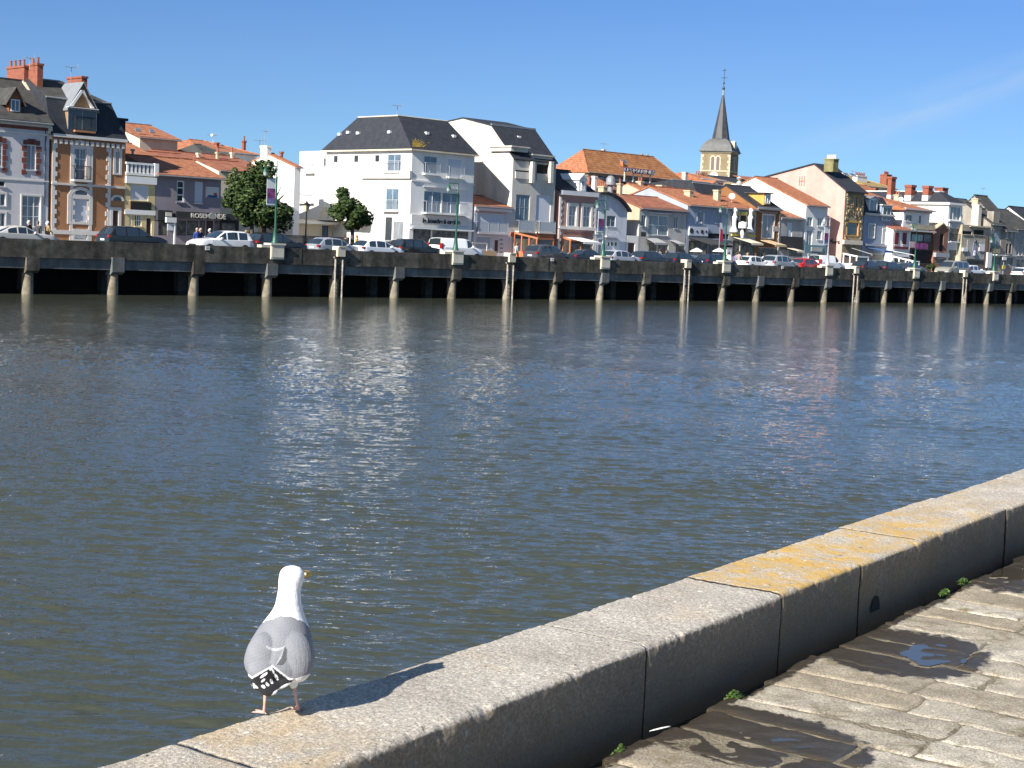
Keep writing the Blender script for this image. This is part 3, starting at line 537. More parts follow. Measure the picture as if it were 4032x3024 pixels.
def paving():
    k = -2.0
    while k < 22:
        hgt = rs.uniform(.20, .33); n_ = -2.50+rs.uniform(-.025, .02); first = True
        while n_ < 7:
            wd = rs.uniform(.35, .85); tn = rs.random(); z = KG+rs.uniform(-.004, .004); tx, ty = rs.uniform(-.008, .008), rs.uniform(-.006, .006)
            near = 2.5 < k < 11 and n_ < 1.5; st = .014 if near else .08; a = max(3, int((hgt-.012)/st)); b = max(3, int((wd-.012)/st)); base = len(Vp); sk_ = rs.uniform(-.02, .02)
            for i in range(a+1):
                for j in range(b+1):
                    kk = k+.006+(hgt-.012)*i/a; mm_ = n_+.006+(wd-.012)*j/b; e = min(i/a*hgt, (1-i/a)*hgt, j/b*wd, (1-j/b)*wd)
                    edge = math.exp(-(e/.010)**2); kk2 = kk+sk_*(j/b)+.006*fbm(kk*6, mm_*6, 5, 2); mm2 = mm_+.008*fbm(kk*7, mm_*5, 9, 2)
                    zz = z+.5*tx*(i/a-.5)+ty*(j/b-.5)+.0035*fbm(kk*12, mm_*12, 2, 4)-.006*edge
                    for q in PUD[:3]: zz -= .007*math.exp(-(((kk2-q[0])/q[2])**2+((mm2-q[1])/q[3])**2)*1.6)
                    p = K(kk2, mm2, zz); Vp.append((p.x, p.y, p.z)); tone.append(tn); wt.append(wet(kk2, mm2))
            for i in range(a):
                for j in range(b): q = base+i*(b+1)+j; Fp.append((q, q+1, q+b+2, q+b+1))
            # skirt
            per = [base+j for j in range(b+1)]+[base+i*(b+1)+b for i in range(1, a+1)]+[base+a*(b+1)+j for j in range(b-1, -1, -1)]+[base+i*(b+1) for i in range(a-1, 0, -1)]
            lo = len(Vp)
            for q in per: Vp.append((Vp[q][0], Vp[q][1], KG-.105)); tone.append(tn); wt.append(wt[q])
            for i in range(len(per)): j = (i+1) % len(per); Fp.append((per[i], lo+i, lo+j, per[j]))
            n_ += wd
        k += hgt
paving()
me = kmesh('paving', Vp, Fp, [PAV], smooth=True)
for nm, dat in (('tone', tone), ('wet', wt)): at = me.attributes.new(nm, 'FLOAT', 'POINT'); at.data.foreach_set('value', dat)
ob = bpy.data.objects.new('paving', me); COL.objects.link(ob); props(ob, kind='structure')
# sandy joint fill between slabs
jm = MB(); kbox(jm, -2, 24, -2.47, 8, KG-.095, KG-.0075); ob = bpy.data.objects.new('paving_joint_fill', jm.mesh('paving_joint_fill', [mat('joint_sand', (0.20, 0.165, 0.10), 0.95, var=0.4, vs=5, col2=(0.30, 0.25, 0.17), bump=0.9, bs=70)])); COL.objects.link(ob); props(ob, kind='structure')
PW = mat('puddle_water', (0.04, 0.03, 0.018), 0.02, spec=0.9); pm = MB()
for (a, b, c, d, z) in ((6.45, -2.13, .20, .13, -.0035), (4.90, -2.10, .05, .07, -.0030), (8.85, -2.33, .62, .20, -.0035)):
    ring = []
    for i in range(48): t_ = 2*math.pi*i/48; r_ = 1+.22*fbm(math.cos(t_)*1.5+a, math.sin(t_)*1.5, a, 3); p = K(a+c*r_*math.cos(t_), b+d*r_*math.sin(t_), KG+z); ring.append((p.x, p.y, p.z))
    pm.face(ring)
for (ka, kb) in ((5.75, 6.75), (7.9, 9.6), (3.6, 4.5)):
    e_ = []; 
    for i in range(13): t_ = ka+(kb-ka)*i/12; w_ = .055*math.sin(math.pi*i/12)**.5; e_.append((t_, w_+.008*math.sin(i*2.3)))
    pm.face([tuple(K(t_, -2.575-w_, KG-.085)) for t_, w_ in e_]+[tuple(K(t_, -2.575+w_, KG-.085)) for t_, w_ in e_[::-1]])
p0 = [K(-2, -2.635, KG-.03), K(22, -2.635, KG-.03), K(22, -2.52, KG-.03), K(-2, -2.52, KG-.03)]
ob = bpy.data.objects.new('puddle_water', pm.mesh('puddle_water', [PW])); COL.objects.link(ob); props(ob, kind='structure')
# ------------------------------------------------------------------ far side: street, pavement, quay wall
def sheet(name, u0, u1, v0, v1, z0, z1, m):
    mb = MB(); mb.box(u0, u1, v0, v1, z0, z1); return single(name, mb, m, (100, 40, 0), kind='structure')
ASPH = mat('asphalt', (0.055, 0.055, 0.058), 0.9, var=0.3, vs=3, bump=0.3)
sheet('ground', -150, 900, 9.0, 500, -1, 2.70, mat('packed_ground', (0.16, 0.14, 0.11), 0.95, var=0.3, vs=.3))
sheet('quay_deck', -150, 900, 0.45, 9.0, 2.25, 2.704, ASPH); sheet('road', -150, 900, 0.46, 13.0, 2.70, 2.75, ASPH)
sheet('pavement', -150, 900, 13.0, 17.0, 2.70, 2.87, mat('pavement_slabs', (0.30, 0.28, 0.25), 0.9, var=0.2, vs=2))
mk = MB()
for i in range(40): u = -10+i*6.2; mk.box(u, u+.1, 1.0, 4.6, 2.75, 2.754)
for i in range(60): u = 0+i*5; mk.box(u, u+2.2, 8.0, 8.12, 2.75, 2.754)
single('road_marking', mk, FW, (100, 5, 2.75), kind='structure')
WT = 3.40
OLDC = mat('old_quay_concrete', (0.09, 0.082, 0.066), 0.95, var=0.6, vs=1.6, col2=(0.165, 0.15, 0.12), stain=0.65, bump=0.5, bs=9)
BEAM = mat('quay_beam_concrete', (0.15, 0.16, 0.16), 0.9, var=0.3, vs=1.2, stain=0.35, bump=0.3, bs=9)
PILE = mat('pile_concrete', (0.26, 0.225, 0.165), 0.95, var=0.45, vs=2.2, col2=(0.38, 0.33, 0.24), stain=0.35, bump=0.6, bs=10)
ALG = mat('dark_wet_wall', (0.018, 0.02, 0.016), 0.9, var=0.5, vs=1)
qw = Thing('quay_wall', 'long dark concrete quay wall standing on round piles across the river', 'quay wall', (100, 0, 0))
PX = [60, 244, 418, 577, 722, 852, 976, 1095, 1196, 1296, 1387, 1477, 1559, 1633, 1709, 1780, 1851, 1910, 1968, 2027, 2083, 2131, 2180]
PU = [Front(0.2).pt(x*1.8228+4, 1180)[0] for x in PX]; PU = [PU[0]-11.4, PU[0]-5.7]+PU+[PU[-1]+5*i for i in range(1, 4)]
mb = MB(); uL, uR = 20, 420
rs = random.Random(3); u = uL                  # parapet cast in lengths that do not quite line up
while u < uR: l_ = rs.uniform(4, 7); mb.box(u, u+l_-.01, rs.uniform(-.015, .015), .42, 2.28, WT+rs.uniform(-.012, .012)); u += l_
mb.box(uL, uR, -.04, .0, 2.28, 2.36)
qw.part('parapet', mb, OLDC)
mb = MB(); mb.box(uL, uR, .10, .5, 1.62, 2.28); mb.box(uL, uR, .5, 9, 1.9, 2.24, 0); qw.part('beam', mb, BEAM)
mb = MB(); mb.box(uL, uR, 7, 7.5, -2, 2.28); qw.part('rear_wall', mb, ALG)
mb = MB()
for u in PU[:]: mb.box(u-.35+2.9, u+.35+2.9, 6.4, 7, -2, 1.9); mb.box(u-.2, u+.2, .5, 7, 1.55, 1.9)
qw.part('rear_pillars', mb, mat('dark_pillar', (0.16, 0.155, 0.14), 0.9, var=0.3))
for i, u in enumerate(PU):
    mb = MB(); mb.tube([(u, .42, -1.5), (u, .42, .2), (u, .42, 1.0), (u, .42, 1.62)], [.36, .36, .35, .35], 18); qw.part('pile', mb, PILE, smooth=True)
    mb = MB(); a = -.02 if i % 2 else .02; mb.hexa([(u-.36, .10, 1.32), (u+.5, .10, 1.32), (u+.5, .7, 1.32), (u-.36, .7, 1.32), (u-.36, -.16, 1.5), (u+.5, -.16, 1.5), (u+.5, .7, 1.5), (u-.36, .7, 1.5)])
    mb.box(u-.36, u+.5, -.16, .5, 1.5, 2.30 if i % 3 else 2.42); qw.part('bracket', mb, BEAM if i % 2 else OLDC)
# mooring ladders with their pale pipes
lad = Thing('quay_ladder', 'x', 'ladder', (0, 0, 0), 'quay ladders'); mb = MB()
PIPE = mat('pale_rusty_pipe', (0.36, 0.28, 0.21), 0.7, var=0.5, vs=2.5, col2=(0.50, 0.46, 0.40))
for s in (-.32, .32):
    mb = MB(); mb.tube([(s, -.02, WT-.5), (s, -.2, WT-.7), (s, -.2, 0.2), (s, -.2, -.6)], .065, 8); lad.part('pipe', mb, PIPE)
for i in range(11): mb = MB(); mb.tube([(-.3, -.2, .05+i*.27), (.3, -.2, .05+i*.27)], .02, 5); lad.part('rung', mb, RAILD)
mb = MB(); mb.box(-.12, .55, -.2, .5, WT-.45, WT+.22); mb.box(-.06, .5, -.24, .54, WT+.22, WT+.28); lad.part('ladder_head', mb, CREAM)
LX = [(1335, 'between the dark grey car and the white hatchback'), (2010, 'left of the rust orange terrace frame'), (2706, 'left of the slate blue house terrace'), (3372, 'below the white framed terrace of the stone house'), (3803, 'below the white estate car')]
for i, (x, wh) in enumerate(LX):
    o = lad.e if i == 0 else copy_tree(lad.e); u = Front(0).pt(x-8, 1080)[0]; o.location = Q(u, 0, 0); o['label'] = 'quay ladder with pale pipes '+wh
# ------------------------------------------------------------------ the houses, left to right
SURW = mat('white_stone', (0.66, 0.63, 0.58), 0.85, var=0.08); SURB = mat('brick_block', (0.17, 0.055, 0.04), 0.9, var=0.15)
def up(h, k, n=0): return h
# 1 pale house with brick window blocks, far left
h = House('terraced_house', 'pale house with brick blocks round its windows and slate roof, at the left edge', A, -90, 405, (405, 578), v=16, depth=8.6, wall=CREAM)
h.wm = wallm('pale_lilac', (0.62, 0.60, 0.60), 0.06)
def brickblocks(h, r):
    mb = MB(); a, b, c, d = r
    for i in range(6):
        z = c-.35+(d-c+.55)*i/5.5; w_ = .42 if i % 2 == 0 else .30
        pbox(mb, h.pf, a-w_, a-.02, z, z+.34, -.05, .0); pbox(mb, h.pf, b+.02, b+w_, z, z+.34, -.05, .0)
    pbox(mb, h.pf, a+.02, a+.45, d+.02, d+.42, -.05, 0); pbox(mb, h.pf, b-.45, b-.02, d+.02, d+.42, -.05, 0); return h.part('brick_surround', mb, SURB)
for R_ in ((222, 765, 290, 975), (-40, 745, 14, 950)):
    r = h.win(*R_, kind='c', n=(2, 1)); brickblocks(h, r)
h.win(180, 1180, 325, 1440, 'c', n=(3, 3), sur=SURW, sw=.1); h.win(-10, 1062, 40, 1108, 'd', fr=FG); h.win(-30, 1165, 42, 1265, 'g', sur=SURW); h.win(-20, 1322, 40, 1440, 'g', sur=SURW)
h.hband('brick_frieze', 200, 622, .30, SURB); h.hband('cornice', 200, 592, .34, SURW, -.14); h.hband('string_course', 200, 672, .12, SURW, -.07); h.hband('string_course', 300, 1062, .10, SURW, -.05)
zr = h.zat(215, 262, 16+4.3); h.gable_roof(zr, SLATEO, over=.35)
h.quoins(mat('dark_pipe', (.10, .11, .13), .6), [(h.uR-.35, 1)], GZ+3, h.z1-.4, .12, .5)
# the dormer: timber box with arched light, gabled lead top
def dormer(h, x0, y0, x1, y1, dep, m_w, m_r, peak, win=(0.12, 'b'), over=.15, v=None, ped=0, fr=FW):
    v = h.v0+.25 if v is None else v; a, b, c, d = rect(Front(v, h.vw), x0, y0, x1, y1); mb = MB(); mb.box(a, b, v, v+dep, c, d); pk = peak
    mb.face([(a, v, d), (b, v, d), ((a+b)/2, v, d+pk)]) if pk else None
    do = h.part('dormer', mb, m_w, h.roof); rm = MB(); c_ = (a+b)/2; o = over
    if pk:
        rm.slab([(a-o, v-.2, d-o*pk/(c_-a)+.08), (c_, v-.2, d+pk+.08), (c_, v+dep+.8, d+pk+.08), (a-o, v+dep+.8, d-o*pk/(c_-a)+.08)], .09)
        rm.slab([(b+o, v-.2, d-o*pk/(c_-a)+.08), (b+o, v+dep+.8, d-o*pk/(c_-a)+.08), (c_, v+dep+.8, d+pk+.08), (c_, v-.2, d+pk+.08)], .09)
    else: rm.box(a-o, b+o, v-.2, v+dep, d, d+.12)
    h.part('dormer_roof', rm, m_r, do)
    q = win[0]; fm = MB(); wz0, wz1, wa, wb = c+q, d-q*.5, a+q, b-q
    for s in ((wa, wa+.07, wz0, wz1), (wb-.07, wb, wz0, wz1), (wa+.07, wb-.07, wz0, wz0+.07), (wa+.07, wb-.07, wz1-.07, wz1), (c_-.03, c_+.03, wz0+.07, wz1-.07)): fm.box(s[0], s[1], v-.05, v-.003, s[2], s[3])
    wf = h.part('window', fm, fr, do); pm_ = MB(); pm_.box(wa+.02, wb-.02, v-.025, v-.002, wz0+.02, wz1-.02); h.part('pane', pm_, {'b': GLB, 'g': GL, 'c': GLC, 's': SHUT}[win[1]], wf)
    return do
dormer(h, 75, 385, 172, 515, 2.4, FBR, SLATEO, .75, win=(.12, 'b'), over=.3, v=16.45)
h.chimney(198, 118, 226, 250, 20.0, 2.8, pots=4, tot=False); h.chimney(306, 100, 350, 290, 18.6, 1.5, pots=2, tot=False); h.antenna(245, 50, 120, 19, .6)
# 2 ochre townhouse with mansard
h = House('townhouse', 'ochre townhouse with white toothed quoins and dark slate mansard at the left', A, 425, 1028, (430, 690), v=16.0, depth=8.2, wall=ORANGE)
r1 = h.win(608, 795, 700, 1055, 'c', n=(2, 3), sur=SURW, sw=.32); h.win(582, 1205, 722, 1400, 's', sur=SURW, sw=.3, n=(1, 1)); h.win(945, 820, 972, 1000, 'g', sur=SURW, sw=.2)
h.win(920, 1300, 965, 1440, 'o', fr=SURW, sur=SURW, sw=.22); h.win(608, 1475, 708, 1540, 'w', fr=SURW, sur=SURW, sw=.2)
def arch(h, cx, cy, r_px, th, name='arch', m=SURW, fill=None, v=None):
    u, z = h.pf.pt(cx, cy); u2, _ = h.pf.pt(cx+r_px, cy); R = u2-u; mb = MB(); v = h.v0; n = 14
    for i in range(n):
        a0, a1 = math.pi*i/n, math.pi*(i+1)/n; p = [(u+rr*math.cos(a), v-.05-.002*0, z+rr*.8*math.sin(a)) for rr, a in ((R, a0), (R+th, a0), (R+th, a1), (R, a1))]
        mb.hexa([(x, v-.055, z_) for x, _, z_ in p]+[(x, v-.003, z_) for x, _, z_ in p])
    o = h.part(name, mb, m)
    if fill:
        fm = MB(); fm.hexa([(u, v-.02, z), (u+R*.02, v-.02, z), (u+R*.02, v-.004, z), (u, v-.004, z)]*2) if 0 else None
        for i in range(n): a0, a1 = math.pi*i/n, math.pi*(i+1)/n; fm.face([(u, v-.02, z), (u+R*math.cos(a0), v-.02, z+R*.8*math.sin(a0)), (u+R*math.cos(a1), v-.02, z+R*.8*math.sin(a1))])
        h.part('fanlight', fm, fill, o)
arch(h, 655, 1200, 72, .28, fill=GL); arch(h, 956, 1225, 36, .2, fill=GL); arch(h, 655, 800, 50, .28); arch(h, 958, 818, 14, .2)
for (uu_, s_) in ((425, 1), (905, -1), (880, 1)):
    pass
U_ = lambda x, y=1000: h.pf.pt(x, y)[0]
h.quoins(SURW, [(U_(422)+.02, 1), (U_(905), -1), (U_(575), 1), (U_(755), -1)], GZ, h.z1-.3, .40, .34)
h.hband('string_course', 700, 1098, .16, SURW, -.12); h.hband('plinth_course', 650, 1485, .3, SURW, -.06); h.hband('cornice', 730, 712, .22, SURW, -.3)
mb = MB(); u = h.uL+.1
while u < h.uR-.1: mb.box(u, u+.2, 15.78, 15.998, h.z1-.55, h.z1-.25); u += .42
h.part('dentils', mb, SURW); mb = MB(); a, b, c, d = r1; pbox(mb, h.pf, a-.25, b+.25, c-.15, c, -.5, 0); h.part('balcony_slab', mb, SURW)
h.railing(h.pf, a-.2, b+.2, c, 1.0, 'iron', dep=.45)
h.finish()
# mansard: steep lower slope then a shallow one
def mansard(h, y_mid, x_mid, zr, ins=.75, m=SLATE, mtop=SLATEO, zm=None):
    zm = h.pf.pt(x_mid, y_mid)[1] if zm is None else zm; z1 = h.z1; a, b, c, d = h.uL-.15, h.uR+.15, h.v0-.2, h.v0+h.dp+.2; i = ins; mb = MB()
    lo = [(a, c, z1), (b, c, z1), (b, d, z1), (a, d, z1)]; mi = [(a+.02, c+i, zm), (b-i, c+i, zm), (b-i, d-i, zm), (a+.02, d-i, zm)]
    for k in range(4): j = (k+1) % 4; mb.face([lo[k], lo[j], mi[j], mi[k]])
    vr = h.v0+h.dp/2; r0, r1 = (a+.02, vr, zr), (b-i-2.2, vr, zr)
    mb.face([mi[0], mi[1], r1, r0], 1); mb.face([mi[1], mi[2], r1], 1); mb.face([mi[2], mi[3], r0, r1], 1); mb.face([mi[3], mi[0], r0])
    h.roof = h.part('roof', mb, [m, mtop]); tm = MB()
    for p, q in ((mi[0], mi[1]), (mi[1], mi[2]), (lo[0], lo[1])): tm.tube([p, q], .08, 6)
    tm.tube([r0, r1], .09, 6); h.part('roof_trim', tm, ZINC, h.roof); return mi, zm
mansard(h, 395, 640, h.zat(600, 262, 20), 1.0)
# gable parapet towards the left house
mb = MB(); g0 = h.uL-.35; mb.slab([(g0, 15.9, h.z1), (g0+.3, 15.9, h.z1), (g0+.3, 15.9, h.z1+.1), (g0, 15.9, h.z1+.1)], .01)
zt = h.zat(330, 300, 18.4)
for f0, f1 in (((15.9, h.z1-.3), (20.1, h.zat(240, 250, 20.1))),): mb.hexa([(g0, f0[0], f0[1]), (g0+.33, f0[0], f0[1]), (g0+.33, f1[0], f0[1]), (g0, f1[0], f0[1]), (g0, f0[0], f0[1]+.9), (g0+.33, f0[0], f0[1]+.9), (g0+.33, f1[0], f1[1]), (g0, f1[0], f1[1])])
h.part('party_wall', mb, CREAM)
do = dormer(h, 552, 465, 785, 668, 2.2, mat('tan_timber', (.30, .165, .075), .8), ZINC, 1.9, win=(.0, 'g'), over=.12, v=16.05, fr=FG); 
mb = MB(); a, b, c, d = rect(Front(15.9, A), 545, 455, 792, 485); mb.box(a, b, 15.6, 16.03, c, d); h.part('pediment_base', mb, FW, do); h.railing(Front(16.05, A), rect(Front(16.05, A), 600, 565, 760, 660)[0], rect(Front(16.05, A), 600, 565, 760, 660)[1], rect(Front(16.05, A), 600, 565, 760, 660)[2], 1.0, 'iron', dep=.3)
a, b, c, d = rect(Front(15.85, A), 572, 310, 770, 470); mb = MB(); cm = (a+b)/2
for s in (a, b): mb.hexa([(s, 15.8, c), (s+(.25 if s == a else -.25), 15.8, c), (s+(.25 if s == a else -.25), 16.2, c), (s, 16.2, c), (cm-.12, 15.8, d), (cm+.12, 15.8, d), (cm+.12, 16.2, d), (cm-.12, 16.2, d)])
h.part('bargeboard', mb, FW, do)
h.chimney(668, 205, 712, 268, 19.6, 2.3, tot=False); h.antenna(580, 125, 240, 19, .9)
# low slate wing at its right, set back
mb = MB(); a, b, c, d = rect(Front(17.2, A), 905, 530, 1022, 720); mb.box(a, b, 17.2, 22, c-.2, d-.3); mb.box(a-.1, b+.15, 17.05, 22.1, d-.3, d-.1); h.part('roof_wing', mb, [SLATE], h.roof)
# 3 low yellow house with balustrade
h = House('small_house', 'low pale yellow house with white balustrade terrace and roller shutter', B, 98, 462, (300, 735), v=16, depth=6, wall=YEL)
h.win(165, 830, 372, 1030, 's', n=(1, 1)); h.win(160, 1035, 405, 1150, 'd', fr=FBR, v=15.97, lab='brown balcony panel'); h.win(150, 1215, 172, 1440, 'g'); h.win(215, 1190, 292, 1330, 'g', n=(3, 2)); h.win(352, 1225, 410, 1440, 'o'); h.flat_top()
mb = MB(); a, b, c, d = rect(h.pf, 92, 730, 478, 840); mb.box(h.uL, h.uR, 15.8, 15.995, c, d); h.part('white_band', mb, FW); h.hband('white_band', 280, 1165, .35, FW, -.1)
mb = MB(); zb = h.pf.pt(300, 722)[1]; zt = h.pf.pt(300, 578)[1]; mb.box(h.uL, h.uR+.1, 15.85, 16.1, zb-.05, zb+.12); mb.box(h.uL, h.uR+.1, 15.85, 16.1, zt-.15, zt); u = h.uL+.1
while u < h.uR: mb.box(u, u+.16, 15.9, 16.05, zb+.12, zt-.15); u += .34
mb.box(h.uR-.2, h.uR+.15, 15.8, 16.15, zb, zt+.03); h.part('balustrade', mb, FW)
h.chimney(165, 410, 200, 560, 21, .5, m=GREYW)
# 4 mauve shop house
h = House('shop_house', 'mauve house over a dark shop front lettered ROSEMONDE', B, 470, 1240, (850, 735), v=16, depth=9, wall=MAUVE)
h.win(715, 785, 800, 1045, 'g', n=(1, 3), fw=.1); h.win(928, 800, 1018, 1060, 's', n=(1, 1)); zr = h.zat(900, 560, 20.5); 
h.win(495, 1255, 600, 1440, 'p', fr=FB, n=(1, 1)); h.win(715, 1262, 820, 1440, 'p', fr=FB); h.win(835, 1262, 965, 1440, 'p', fr=FB); h.win(985, 1262, 1045, 1460, 'p', fr=FB); h.win(1065, 1262, 1140, 1490, 'o', fr=FB); h.win(1160, 1262, 1235, 1440, 'p', fr=FB)
mb = MB(); a, b, c, d = rect(h.pf, 1055, 858, 1208, 1005); mb.box(a, b, 15.94, 15.998, c, d); po = h.part('mural_panel', mb, OFFW, label='white panel with a painted red and blue boat')
mb = MB(); w_ = b-a; hh = d-c
mb.hexa([(a+.2*w_, 15.925, c+.12*hh), (a+.8*w_, 15.925, c+.12*hh), (a+.8*w_, 15.938, c+.12*hh), (a+.2*w_, 15.938, c+.12*hh), (a+.1*w_, 15.925, c+.28*hh), (a+.95*w_, 15.925, c+.28*hh), (a+.95*w_, 15.938, c+.28*hh), (a+.1*w_, 15.938, c+.28*hh)]); mb.box(a+.02*w_, b-.02*w_, 15.925, 15.938, c+.02*hh, c+.10*hh); h.part('painted_boat', mb, AWNB, po)
mb = MB(); mb.box(a+.6*w_, a+.82*w_, 15.925, 15.938, c+.29*hh, c+.5*hh); h.part('painted_cabin', mb, mat('orange_red', (.5, .09, .04)), po)
h.gable_roof(zr, TILE, over=.4)
h2f = Front(15.6, B); a, b, c, d = rect(h2f, 705, 1150, 1450, 1262); mb = MB(); mb.box(a, b, 15.6, 15.99, c, d); a2 = rect(h2f, 490, 1135, 660, 1262); mb.box(a2[0], a2[1], 15.6, 15.985, a2[2], a2[3]); sg = h.part('shop_sign', mb, DARKW)
SIGNL = mat('pale_sign_letters', (.62, .58, .50), .6)
lettering(h, 'ROSEM', h2f, rect(h2f, 878, 1172, 1100, 1238), SIGNL, parent=sg); lettering(h, 'NDE', h2f, rect(h2f, 1160, 1180, 1288, 1248), SIGNL, parent=sg)
mb = MB(); u, z = h2f.pt(1130, 1208); mb.tube([(u, 15.52, z), (u, 15.6, z)], .26, 14); h.part('round_emblem', mb, mat('grey_emblem', (.28, .30, .30)), sg)
a2 = rect(h2f, 540, 1160, 650, 1215); mb = MB(); mb.box(a2[0]+.3, a2[1], 15.56, 15.6, a2[2], a2[3]); h.part('small_sign', mb, SIGNL, sg)
# glazed shop extension to the right
mb = MB(); a, b, c, d = rect(h.pf, 1250, 1262, 1450, 1300); mb.box(h.uR, b, 16.0, 20, GZ, c+.4); ex = h.part('shop_extension', mb, DARKW); mb = MB(); a, b, c, d = rect(Front(15.97, B), 1250, 1290, 1400, 1400); mb.box(a, b, 15.95, 15.99, c, d); h.part('pane', mb, SHOP, ex)
# sign post panel (bus stop like) at the kerb
T = Thing('notice_post', 'slim white post and frame with posters in front of the shop lettered ROSEMONDE', 'post', Q and (Front(12.6, B).pt(690, 1500)[0], 12.6, GZ)); f = Front(12.6, B)
a, b, c, d = rect(f, 585, 1222, 692, 1530); mb = MB(); mb.box(b-.12, b, 12.55, 12.67, GZ, d); T.part('post', mb, FW); mb = MB(); mb.box(a, b+.02, 12.5, 12.72, d-.38, d); T.part('header', mb, FW); mb = MB(); q = rect(f, 600, 1300, 665, 1380); mb.box(q[0], q[1], 12.58, 12.62, q[2], q[3]); T.part('posters', mb, FW)
# 5 cream house behind
def back(name, label, vw, xl, xr, eave, v, depth, wall, **k): return House(name, label, vw, xl, xr, eave, v, depth, wall, **k)
h = House('house', 'cream house with plain side wall and bright orange hipped roof behind the balustrade', B, 275, 722, (300, 272), v=34, depth=10, wall=wallm('warm_grey', (.52, .47, .38)), uL=None)
h.zr = h.zat(400, 150, 39); h.gable_roof(h.zr, TILE, over=.3, side_over=.25)
h.skylight(250, 190, 320, 225, 34, 1); h.skylight(420, 205, 480, 240, 34, 1)
h = House('low_house', 'low house with orange tiled roof tucked beside the ochre townhouse', B, 0, 420, (300, 490), v=24, depth=7, wall=OFFW); h.gable_roof(h.zat(150, 365, 27.5), TILE)
# 6 house with brick chimneys behind
h = House('house', 'white house with orange hipped roof and two brick chimneys on the skyline', B, 905, 1660, (1400, 462), v=42, depth=13, wall=WHITE)
h.uL = h.uat(1010, 440, 42); h.hip_roof(h.zat(1250, 335, 48.5), 5.5, 4.5, TILE, TILES)
h.chimney(1475, 310, 1532, 440, 44, 1.6, pots=1); h.chimney(1150, 330, 1215, 400, 44, 1.2); h.chimney(1020, 312, 1070, 362, 50, .8); h.antenna(1135, 240, 330, 46, 1.2); h.dish(1130, 250, 46, .14)
# 7 old slate roof in front
h = House('house', 'small house under an old hipped slate roof between orange roofs', B, 1075, 1400, (1200, 520), v=33, depth=8, wall=OFFW); h.hip_roof(h.zat(1250, 385, 37), 3, 3, SLATEO, SLATEO); h.chimney(935, 455, 990, 560, 30, .8, m=CREAM); h.chimney(1165, 445, 1215, 580, 30, .6, m=BEIGE, pots=1); h.chimney(1340, 450, 1385, 515, 31, .8, m=CREAM, pots=1)
# 8 orange roofs and the white gable
h = House('house', 'low cream house with long orange roof behind the big tree', B, 1215, 1700, (1400, 680), v=22, depth=7, wall=wallm('cream_light', (.70, .62, .48))); h.gable_roof(h.zat(1500, 590, 25.5), TILED, over=.3)
h = House('house', 'wide low house with brown orange roof behind the shop with lettering', B, 700, 1680, (1200, 600), v=28, depth=8, wall=OFFW); h.gable_roof(h.zat(1400, 520, 32), TILED, over=.3)
h = House('house', 'pale house with terracotta roof hidden behind the mauve house', B, 480, 1000, (700, 560), v=26, depth=7, wall=OFFW); h.gable_roof(h.zat(850, 500, 29.5), TILED, over=.3)
h = House('gabled_house', 'white gabled house with tall white chimney left of the big white block', B, 2112, 2185, (2112, 628), v=24, depth=9, wall=WHITE)
pk = Side(h.uL, B).pt(1790, 478); h.dp = 2*(pk[0]-h.v0); h.gable_roof(pk[1], TILE, over=.25, side_over=.03); h.chimney(1785, 372, 1832, 520, pk[0]-.3, 1.0, m=WHITE, tot=False); h.chimney(1930, 440, 1975, 500, pk[0], .8); h.antenna(1758, 190, 372, pk[0], .5); h.antenna(1690, 300, 520, 30, 1.3)

mb = MB(); 
# 9 the big white apartment block
h = House('apartment_block', 'big white apartment block with dark slate roof, lettered le bouche a oreille', C, 1385, 1992, (1385, 455), v=16, depth=12.4, wall=WHITE, cat='building')
UC_ = h.uL; sideP = h.pl
h.win(1502, 525, 1622, 700, 'b', fr=LBLUE, rail='bars'); h.win(1733, 550, 1858, 735, 's', n=(1, 1), rail='bars'); 
r = h.win(1502, 862, 1664, 1080, 'b', fr=FW, n=(2, 1)); r2 = h.win(1680, 878, 1845, 1090, 'b', fr=FW, n=(2, 1)); h.railing(h.pf, r[0]-.2, r2[1]+.4, min(r[2], r2[2]), 1.0, 'bars', dep=.6)
h.band('awning_box', 1485, 822, 1898, 855, FW, -.25); h.hband('string_course', 1500, 770, .14, WHITE, -.1)
h.win(1395, 1215, 1560, 1440, 'p', fr=FB, n=(3, 1)); h.win(1580, 1242, 1925, 1440, 'p', fr=FG, n=(5, 1)); h.hband('shop_canopy', 1700, 1238, .12, FW, -.35)
a, b, c, d = rect(Front(15.9, C), 1378, 1090, 1945, 1212); mb = MB(); mb.box(a, b, 15.88, 15.995, c, d); sg = h.part('shop_sign', mb, OFFW); f = Front(15.88, C)
lettering(h, 'le bouche à oreille', f, rect(f, 1485, 1128, 1845, 1192), FB, parent=sg, d=-.03, bold=.045); lettering(h, 'salon de coiffure', f, rect(f, 1660, 1196, 1835, 1212), FG, parent=sg, d=-.03, bold=0) if 0 else None
S = dict(side=True)
h.win(1145, 512, 1270, 672, 'b', fr=LBLUE, n=(2, 1), rail='bars', **S)
for q in ((1018, 515, 1064, 588), (815, 518, 860, 590), (618, 520, 662, 592)): h.win(*q, 'g', n=(1, 1), **S)
h.win(490, 520, 518, 590, 's', **S); h.win(1130, 845, 1247, 1050, 'b', fr=LBLUE, n=(2, 1), rail='bars', **S); h.win(857, 820, 975, 900, 's', **S); h.win(672, 832, 792, 950, 's', **S); h.win(528, 800, 566, 975, 's', **S)
h.win(1118, 1115, 1180, 1440, 'g', n=(1, 1), **S); h.win(1195, 1160, 1290, 1440, 'c', n=(1, 1), **S)
h.finish(); zr = h.zat(1385, 180, 22.2); z1 = h.z1
